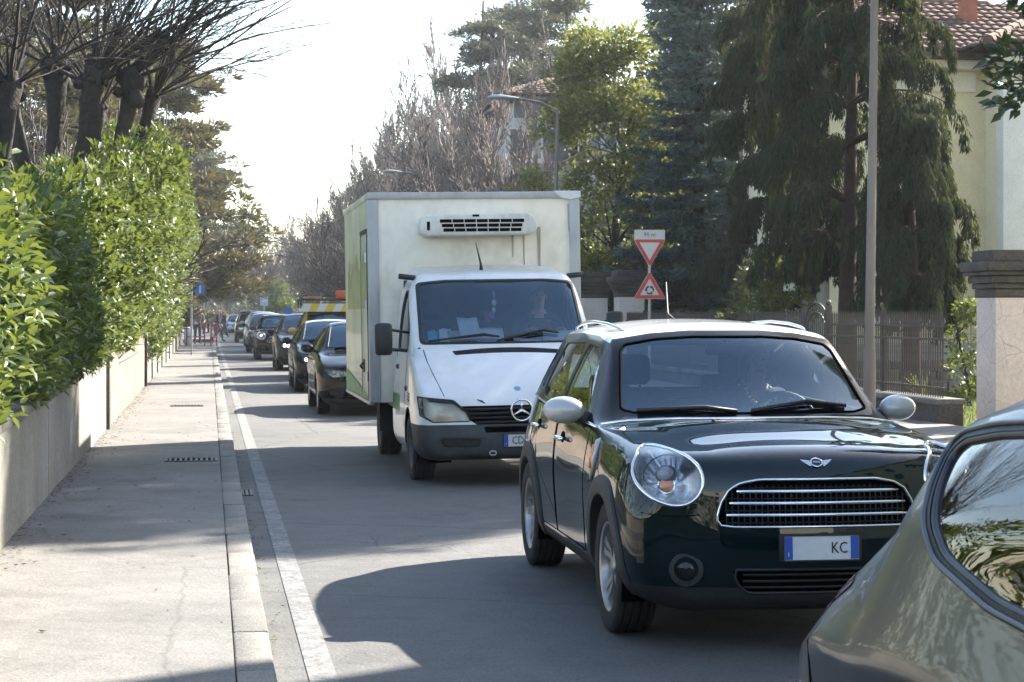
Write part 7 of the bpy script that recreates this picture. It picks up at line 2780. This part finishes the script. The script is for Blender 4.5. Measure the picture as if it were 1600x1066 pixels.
def tiled(parent, o, u, v, poly, tw_, tl, m, singles, seed=1):
    """roof plane: origin o, unit vectors u along the eave and v up the slope; tiles inside the convex outline poly (in u, v)"""
    u, v, o = Vector(u).normalized(), Vector(v).normalized(), Vector(o)
    n = u.cross(v)
    if n.z < 0: n = -n
    rr = random.Random(seed)
    q = MB()
    q.add([o + u * a + v * b - n * .03 for a, b in poly], [tuple(range(len(poly)))])
    q.build('roof_deck', m, parent)
    me = tile_mesh(tw_, tl, m)
    us, vs = [p[0] for p in poly], [p[1] for p in poly]
    area = sum(poly[i - 1][0] * poly[i][1] - poly[i][0] * poly[i - 1][1] for i in range(len(poly)))
    P = poly if area > 0 else poly[::-1]
    cells = []
    b = min(vs)
    while b < max(vs):
        a = min(us)
        while a < max(us):
            c = (a + tw_ / 2, b + tl * .5)
            if all((P[(i + 1) % len(P)][0] - P[i][0]) * (c[1] - P[i][1]) - (P[(i + 1) % len(P)][1] - P[i][1]) * (c[0] - P[i][0]) > -.03 for i in range(len(P))):
                cells.append((c[0], b))
            a += tw_
        b += tl
    R3 = Matrix((u, v, u.cross(v))).transposed()
    if u.cross(v).z < 0: R3 = Matrix((-u, v, (-u).cross(v))).transposed()
    V, F = [], []
    base = np.array([tuple(x.co) for x in me.vertices])
    for k, (a, b) in enumerate(cells):
        M = Matrix.Translation(o + u * (a + rr.uniform(-.012, .012)) + v * (b + rr.uniform(-.02, .02)) + n * rr.uniform(0, .012)) @ R3.to_4x4() @ Matrix.Rotation(rr.uniform(-.03, .03), 4, 'Z')
        if k < singles:
            t = mesh_obj('roof_tile', me, parent)
            t.matrix_local = M
        else:
            z = len(V)
            V += [tuple(M @ x.co) for x in me.vertices]
            F += [tuple(i + z for i in p.vertices) for p in me.polygons]
    if F:
        q = MB()
        q.add(V, F)
        s_ = q.build('roof_tile', m, parent, smooth=True)
        s_['kind'] = 'stuff'

def ridge(parent, a, b, m, r=.13, step=.38):
    a, b = Vector(a), Vector(b)
    n = max(1, int((b - a).length / step))
    for k in range(n):
        q = MB()
        q.tube([a.lerp(b, k / n), a.lerp(b, (k + 1.12) / n)], [r * 1.05, r * .88], 8)
        q.build('ridge_tile', m, parent, smooth=True)

vl = thing('villa', 'two storey cream rendered villa with tiled roof behind the weeping cypresses', 'house', (16, 41, 0))
def vb(name, lo, hi, m, bevel=0):
    return slab(name, tuple(a - b for a, b in zip(lo, (16, 41, 0))), tuple(a - b for a, b in zip(hi, (16, 41, 0))), m, vl, None, bevel)
vb('wall', (13.6, 41.0, 0), (17.25, 48, 7.2), M_CREAM)
vb('wall', (17.252, 39.6, 0), (24, 48, 7.2), M_CREAM)
vb('corner_pilaster', (17.0, 39.45, 0), (17.62, 39.85, 7.0), M_CREAMTRIM, .02)
vb('plinth', (13.55, 40.9, 0), (16.99, 40.998, .9), M_GREYHOUSE)
vb('string_course', (13.6, 40.90, 3.72), (16.99, 40.997, 3.90), M_CREAMTRIM, .015)
vb('string_course', (17.63, 39.5, 3.72), (24, 39.598, 3.90), M_CREAMTRIM, .015)
vb('frieze', (13.58, 40.93, 6.55), (16.99, 40.996, 7.0), M_CREAMTRIM)
vb('frieze', (17.63, 39.53, 6.55), (24, 39.597, 7.0), M_CREAMTRIM)
vb('cornice', (13.4, 40.55, 7.02), (17.0, 41.2, 7.22), M_CREAMTRIM, .03)
vb('cornice', (16.75, 39.15, 7.021), (24.3, 39.8, 7.221), M_CREAMTRIM, .03)
for x, y in ((13.9, 40.72), (14.8, 40.72), (16.0, 40.72), (17.4, 39.3), (18.6, 39.3), (19.8, 39.3)):
    vb('bracket', (x - .09, y - .1, 6.72), (x + .09, y + .2, 7.018), M_CREAMTRIM, .02)
vb('gutter', (13.2, 40.28, 7.225), (16.7, 40.42, 7.36), M_GUTTER, .02)
vb('gutter', (16.42, 38.88, 7.225), (24.5, 39.02, 7.36), M_GUTTER, .02)
for x in (15.1,):
    window(vl, x - 16, 0 - .0, 1.45, 3.1, 1.0)
    window(vl, x + .55 - 16, 0 - .0, 4.7, 6.35, 1.0)
window(vl, 19.3 - 16, -1.4, 4.7, 6.35, 1.0)
window(vl, 19.3 - 16, -1.4, 1.45, 3.1, 1.0)
sl_ = math.atan(.43)
cs, sn = math.cos(sl_), math.sin(sl_)
tiled(vl, (11.2 - 16, 40.35 - 41, 7.36), (1, 0, 0), (0, cs, sn), [(2.6, 0), (10.5, 0), (10.5, 4.2), (2.6, 4.2)], .24, .36, M_TILE, 170, 1)
q = MB()
q.add([(13.2 - 16, -.65, 7.33), (13.8 - 16, -.65, 7.33), (13.8 - 16, -.65 + 4.2 * cs, 7.33 + 4.2 * sn), (13.2 - 16, -.65 + 4.2 * cs, 7.33 + 4.2 * sn)], [(0, 1, 2, 3)])
q.build('roof_deck', M_TILE, vl)
q = MB()
q.add([(13.2 - 16, -.65 + 4.2 * cs, 7.33 + 4.2 * sn), (24.5 - 16, -.65 + 4.2 * cs, 7.33 + 4.2 * sn), (24.5 - 16, 7.5, 7.3), (13.2 - 16, 7.5, 7.3)], [(0, 1, 2, 3)])
q.build('roof_deck', M_TILE, vl)
# hipped roof of the bay: left slope and front slope meeting on the hip
tiled(vl, (16.45 - 16, 38.95 - 41, 7.37), (1, 0, 0), (0, cs, sn), [(0, 0), (5.0, 0), (5.0, 3.3), (3.03, 3.3)], .24, .36, M_TILE, 110, 2)
tiled(vl, (16.45 - 16, 38.95 - 41, 7.37), (0, 1, 0), (cs, 0, sn), [(0, 0), (2.4, 0), (4.6, 2.3), (3.03, 3.3)], .24, .36, M_TILE, 0, 3)
ridge(vl, (16.45 - 16, 38.95 - 41, 7.42), (16.45 - 16 + 3.03, 38.95 - 41 + 3.03, 7.42 + 3.03 * .43), M_TILE)
ridge(vl, (13.8 - 16, -.65 + 4.2 * cs, 7.40 + 4.2 * sn), (18.6 - 16, -.65 + 4.2 * cs, 7.40 + 4.2 * sn), M_TILE)
p_ = at(1512, 30, 45)
q = MB()
cx, cy = p_.x - 16, p_.y - 41
q.box((cx - .17, cy - .17, 8.2), (cx + .17, cy + .17, 8.92))
q.box((cx - .21, cy - .21, 8.921), (cx + .21, cy + .21, 8.97))
for s in (-1, 1): q.box((cx + s * .14 - .04, cy - .17, 8.971), (cx + s * .14 + .04, cy + .17, 9.13))
q.tube([(cx, cy - .2, 9.10), (cx, cy + .2, 9.10)], .2, 10)
q.build('chimney', M_CHIM, vl)
p_ = at(1495, 5, 50)
q = MB()
q.box((p_.x - 16 - .3, p_.y - 41 - .3, 7.8), (p_.x - 16 + .3, p_.y - 41 + .3, 10.2))
q.build('chimney', M_CREAMTRIM, vl)
# low wire fence and stone border in the garden
q = MB()
for k in range(16): q.tube([(13.4 + k * .3, 37.6, .0), (13.4 + k * .3, 37.6, 1.95)], .006, 4)
for z in range(9): q.tube([(13.4, 37.6, .4 + z * .19), (18, 37.6, .4 + z * .19)], .004, 4)
for x in (13.4, 15.7, 18): q.tube([(x, 37.62, 0), (x, 37.62, 2.05)], .025, 6)
tag(q.build('mesh_fence', M_IRON, None), 'thin wire mesh fence in front of the villa wall', 'fence')
sw = thing('rubble_wall', 'low rubble stone border wall in the villa garden', 'wall', (13.5, 36.8, 0))
rr_ = random.Random(4)
for r in range(3):
    x = -3.0
    while x < 1.2:
        l_ = rr_.uniform(.22, .45)
        q = MB()
        q.box((x + .012, -.15 + rr_.uniform(-.03, .03), .02 + r * .22), (x + l_ - .012, .2, .21 + r * .22 + rr_.uniform(-.02, .015)))
        q.build('stone', M_STONEV[rr_.randint(0, 1)] if 'M_STONEV' in globals() else M_DARKSTONE, sw, bevel=.025)
        x += l_

# ---- the older house behind the truck
p_ = at(868, 489, 74)
oh = thing('old_house', 'grey white old house with tiled hip roof behind the bare birches', 'house', (p_.x, p_.y, .55))
def hb(name, lo, hi, m, bevel=0): return slab(name, lo, hi, m, oh, None, bevel)
hb('wall', (-1.6, 0, 0), (4.4, 7, 9.2), M_GREYHOUSE)
hb('eave_board', (-2.0, -.45, 9.202), (4.8, 7.4, 9.35), M_SHUT)
hb('top_band', (-1.62, -.03, 8.55), (4.42, -.002, 9.2), M_SHUT)
hb('wall', (-2.2, -3.0, 0), (1.6, -.002, 5.3), M_GREYHOUSE)
for x in (-.9, .9, 2.8): window(oh, x, -.0, 6.9, 8.1, .8, True)
for x in (-1.0, .6): window(oh, x, -3.0, 3.2, 4.6, .8, True)
t2 = .36
for (u, o_, ln, dv) in (((1, 0, 0), (-2.1, -.55, 9.36), 7.0, (0, 1, t2)), ((0, 1, 0), (-2.1, -.55, 9.36), 8.0, (1, 0, t2))):
    v = Vector(dv).normalized()
    h = 3.5 / v.dot(Vector((dv[0], dv[1], 0)).normalized())
    tiled(oh, o_, u, v, [(0, 0), (ln, 0), (ln - 3.5, h), (3.5, h)], .26, .38, M_TILER, 290 if u[0] else 0, 5)
q = MB()
q.add([(4.9, -.55, 9.33), (4.9, 7.45, 9.33), (1.4, 3.9, 9.33 + 3.5 * t2), (1.4, 2.95, 9.33 + 3.5 * t2), (-2.1, 7.45, 9.33)], [(0, 1, 2, 3), (1, 4, 2)])
q.build('roof_deck', M_TILER, oh)
ridge(oh, (-2.1, -.55, 9.42), (1.4, 2.95, 9.42 + 3.5 * t2), M_TILER)
# lean-to gable whose eave climbs towards the main block
q = MB()
a, b = Vector((-3.1, -3.5, 5.05)), Vector((.9, -3.5, 7.05))
for k, (p, e) in enumerate(((a, b),)):
    q.add([p, e, e + Vector((0, 3.9, 0)), p + Vector((0, 3.9, 0)), p + Vector((0, 0, .18)), e + Vector((0, 0, .18)), e + Vector((0, 3.9, .18)), p + Vector((0, 3.9, .18))],
          [(0, 3, 2, 1), (4, 5, 6, 7), (0, 1, 5, 4), (1, 2, 6, 5), (2, 3, 7, 6), (3, 0, 4, 7)])
q.build('lean_to_roof', M_TILER, oh)
q = MB()
q.add([(-2.2, -3.0, 5.3), (1.6, -3.0, 5.3), (1.6, -3.0, 7.2), (.9, -3.0, 7.0), (-2.2, -3.0, 5.46)], [(0, 1, 2, 3, 4)])
q.build('gable', M_GREYHOUSE, oh)
q = MB()
q.box((1.9, 2.5, 9.9), (2.5, 3.1, 11.6))
q.box((1.84, 2.44, 11.601), (2.56, 3.16, 11.7))
q.build('chimney', M_CHIM, oh)

# ---- paved ground and the sunlit block behind the viewer that the cars mirror
sheet('road', -40, 60, -160, -60.02, 0, M_ROAD)
ab = thing('apartment_block', 'pale apartment block across the street end behind the viewer', 'building', (0, -62, 0))
q = MB()
q.box((-30, -10, 0), (34, 0, 13))
q.build('wall', M_CREAMTRIM, ab)
for fl in range(4):
    for k in range(10):
        x = -26 + k * 6.2
        q = MB()
        q.box((x, -.05, 1.2 + fl * 3.1), (x + 1.5, .04, 2.9 + fl * 3.1))
        q.build('window', M_PANEDARK, ab)

hb2 = thing('corner_house', 'cream corner house beside the road just outside the right of the picture', 'house', (11.3, 15.3, 0))
q = MB()
q.box((0, -32, 0), (9, 0, 12.5))
q.build('wall', M_CREAM, hb2)
q = MB()
q.box((-.5, -32.4, 12.502), (9.4, .4, 12.75))
q.build('eave', M_CREAMTRIM, hb2)
for fl in range(3):
    for k in range(7):
        q = MB()
        q.box((-.05, -29.5 + k * 4.3, 1.2 + fl * 3.7), (.04, -28.2 + k * 4.3, 3.2 + fl * 3.7))
        q.build('window', M_PANEDARK, hb2)
# ------------------------------------------------------------------ the queue
QUEUE = 'cars queuing towards the camera'
compact_car('compact_car', 'dark green compact car with white roof and silver mirror caps heading the queue', (2.835, 9.43, 0), R(-.8), M_GREEN, M_ROOF, QUEUE, True, M_CAPW, 'KC')
near_car('hatchback_car', 'warm grey hatchback at the picture edge, seen from its rear quarter', (2.36, 1.88, 0), 0, M_GREYCAR)['group'] = QUEUE
box_truck('box_truck', 'dirty white refrigerated box truck with round star on its grille', (2.87, 18.42, 0))
papers((2.87, 18.42, 0))
M_BLK = paint('black', (.008, .008, .009), .25, .2)
M_NAVY = paint('navy', (.010, .014, .026), .25, .4)
M_SILV = paint('silver', (.30, .31, .32), .3, .7)
M_CHAR = paint('charcoal', (.03, .032, .035), .3, .5)
M_BLUE = paint('deep_blue', (.02, .05, .16), .3, .3)
family_car('hatchback_car', 'black hatchback with lit slim headlamps right behind the truck', (2.55, 30.5, 0), 0, M_BLK, L=4.26, H=1.47, lamps='off', group=QUEUE, lev=3)
family_car('hatchback_car', 'dark navy hatchback with a pale roof second behind the truck', (2.58, 39.4, 0), 0, M_NAVY, L=4.1, H=1.46, wb=2.55, lamps='on', group=QUEUE, roof=M_SILV)
service_van('service_van', 'yellow service van with striped brow and loaded roof rack in the queue', (3.05, 46.6, 0))
family_car('hatchback_car', 'charcoal car with a round lit headlamp just left of the yellow van', (2.70, 54.0, 0), 0, M_CHAR, L=4.2, H=1.58, belt=1.0, lamps='on', group=QUEUE, grille='box')
compact_car('compact_car', 'black small car with round headlamps in the middle of the queue', (2.42, 66, 0), 0, M_BLK, M_BLK, QUEUE, False)
family_car('hatchback_car', 'silver roofed dark car behind the small black one', (2.36, 78, 0), 0, M_CHAR, L=4.4, H=1.60, belt=1.02, lamps='off', group=QUEUE, roof=M_SILV, grille='box')
family_car('suv_car', 'tall dark car with roof bars near the far end of the queue', (2.28, 105, 0), 0, M_BLK, L=4.6, W=1.86, H=1.72, belt=1.1, wb=2.7, wr=.35, group=QUEUE, grille='box', seats=False)
family_car('suv_car', 'pale roofed tall car tucked behind the silver roofed one', (2.55, 92, 0), 0, M_SILV, L=4.5, W=1.84, H=1.66, belt=1.06, wb=2.7, wr=.34, group=QUEUE, grille='box', seats=False)
family_car('hatchback_car', 'small blue car last in the visible queue beside the walkers', (2.0, 139, 0), 0, M_BLUE, L=4.0, H=1.5, wb=2.5, group=QUEUE, seats=False)

# ------------------------------------------------------------------ people
def cl(n, c): return mat('cloth_' + n, c, .9, var=.3, vs=18)
o = person('person', 'driver in a dark jacket behind the wheel of the white truck', (2.87 + .47, 18.42 + 1.0, .93), 0, {**SIT, 'lwr': (.20, -.30, .46), 'rwr': (-.16, -.28, .46), 'lha': (.17, -.37, .50), 'rha': (-.13, -.36, .50)}, (cl('dark_jacket', (.018, .02, .028)), cl('jeans', (.03, .045, .08))), M_HAIRG, None, 1.78)
def beads(e_, k):
    for q in range(13):
        a = PI * q / 12
        e_.sphere((.075 * math.cos(a) * k, (-.02 - .085 * math.sin(a)) * k, (.66 - .10 * math.sin(a)) * k), .011, 8, 6)
def bob(e_, k):
    e_.sphere((0, .045 * k, .835 * k), (.098 * k, .085 * k, .115 * k), 14, 10)
    for s in (-1, 1): e_.sphere((s * .082 * k, .03 * k, .79 * k), (.028 * k, .055 * k, .10 * k), 10, 8)
person('person', 'driver with bobbed hair and pale beads at the wheel of the green car', (2.83 + .36, 9.43 + 1.52, .53), R(-.6), SIT, (cl('dark_coat', (.02, .022, .03)), cl('jeans', (.03, .045, .08))), M_HAIRD, None, 1.66, extra=[('necklace', beads, mat('bead_white', (.7, .7, .66), .3)), ('hair', bob, M_HAIRD)])
LEAN = dict(pelvis=(0, .18, .92), waist=(0, .12, 1.06), chest=(0, -.04, 1.24), neckbase=(0, -.20, 1.36), neck=(0, -.26, 1.41), jaw=(0, -.31, 1.44), face=(0, -.35, 1.51), crown=(0, -.35, 1.58), lsh=(.17, -.16, 1.32), lel=(.24, -.24, 1.05), lwr=(.18, -.44, 1.0), lha=(.15, -.50, .98),
            rsh=(-.17, -.16, 1.32), rel=(-.24, -.20, 1.04), rwr=(-.20, -.40, .96), rha=(-.18, -.46, .94), lhip=(.09, .17, .88), lkn=(.10, .10, .48), lan=(.11, .14, .09), rhip=(-.09, .17, .88), rkn=(-.10, .12, .48), ran=(-.11, .16, .09), lto=(.12, -.02, .035), rto=(-.12, 0, .035))
person('person', 'man in a grey jacket bending over the red barrier', (-.52, 91.5, .12), R(12), LEAN, (cl('grey_jacket', (.22, .21, .2)), cl('jeans', (.03, .045, .08))), M_HAIRG, None, 1.86, bald=True)
WALK = dict(lkn=(.09, -.18, .50), lan=(.09, -.22, .10), lto=(.09, -.38, .07), rkn=(-.09, .06, .48), ran=(-.09, .30, .16), rto=(-.09, .20, .04), lel=(.24, .12, 1.13), lwr=(.24, .06, .90), lha=(.24, .03, .82), rel=(-.24, -.06, 1.13), rwr=(-.22, -.22, .95), rha=(-.22, -.29, .89))
person('person', 'man in a navy jacket and jeans walking in the road beside the kerb', (.48, 107, 0), R(75), WALK, (cl('navy_jacket', (.02, .028, .05)), cl('jeans', (.05, .075, .13))), M_HAIRG, None, 1.78)
person('person', 'walker in black close behind the man in the navy jacket', (.95, 126, 0), R(95), WALK, (cl('black', (.015, .015, .016)), cl('dark_trousers', (.025, .025, .028))), M_HAIRD, None, 1.72)
person('person', 'bystander in a high visibility yellow vest beside the blue car', (1.25, 150, 0), R(10), {}, (mat('hi_vis', (.30, .62, .04), .7), cl('dark_trousers', (.025, .025, .028))), M_HAIRD, None, 1.78)
GC = 'small crowd at the far end of the pavement'
rr_ = random.Random(6)
cr_cols = [(.02, .02, .022), (.10, .09, .08), (.05, .03, .03), (.03, .035, .05), (.16, .14, .12), (.02, .022, .03), (.09, .03, .03)]
descr = ['black coat', 'brown jacket', 'maroon coat', 'slate blue jacket', 'beige coat', 'charcoal jacket', 'rust red jacket']
for k in range(7):
    person('person', 'far bystander in a ' + descr[k] + ' standing in the small crowd', (-.55 + .27 * k + rr_.uniform(-.06, .06), 141 + rr_.uniform(-3, 6), .1), rr_.uniform(-2, 2), {}, (cl(descr[k], cr_cols[k]), cl('dark_trousers', (.025, .025, .028))), rr_.choice([M_HAIRD, M_HAIRG]), GC, rr_.uniform(1.6, 1.8), lev=0)
# ------------------------------------------------------------------ air
q = MB()
q.box((-260, -70, -1.2), (260, 330, 30))
hz = q.build('haze', None, None)
hz.data.materials.clear()
hm = bpy.data.materials.new('haze_air')
hm.use_nodes = True
hn = hm.node_tree
hn.nodes.remove(hn.nodes['Principled BSDF'])
pv = hn.nodes.new('ShaderNodeVolumePrincipled')
pv.inputs['Color'].default_value = (.92, .95, 1, 1)
pv.inputs['Density'].default_value = .0004
pv.inputs['Anisotropy'].default_value = .3
hn.links.new(pv.outputs[0], hn.nodes['Material Output'].inputs['Volume'])
hz.data.materials.append(hm)
tag(hz, None, None, None, 'stuff')
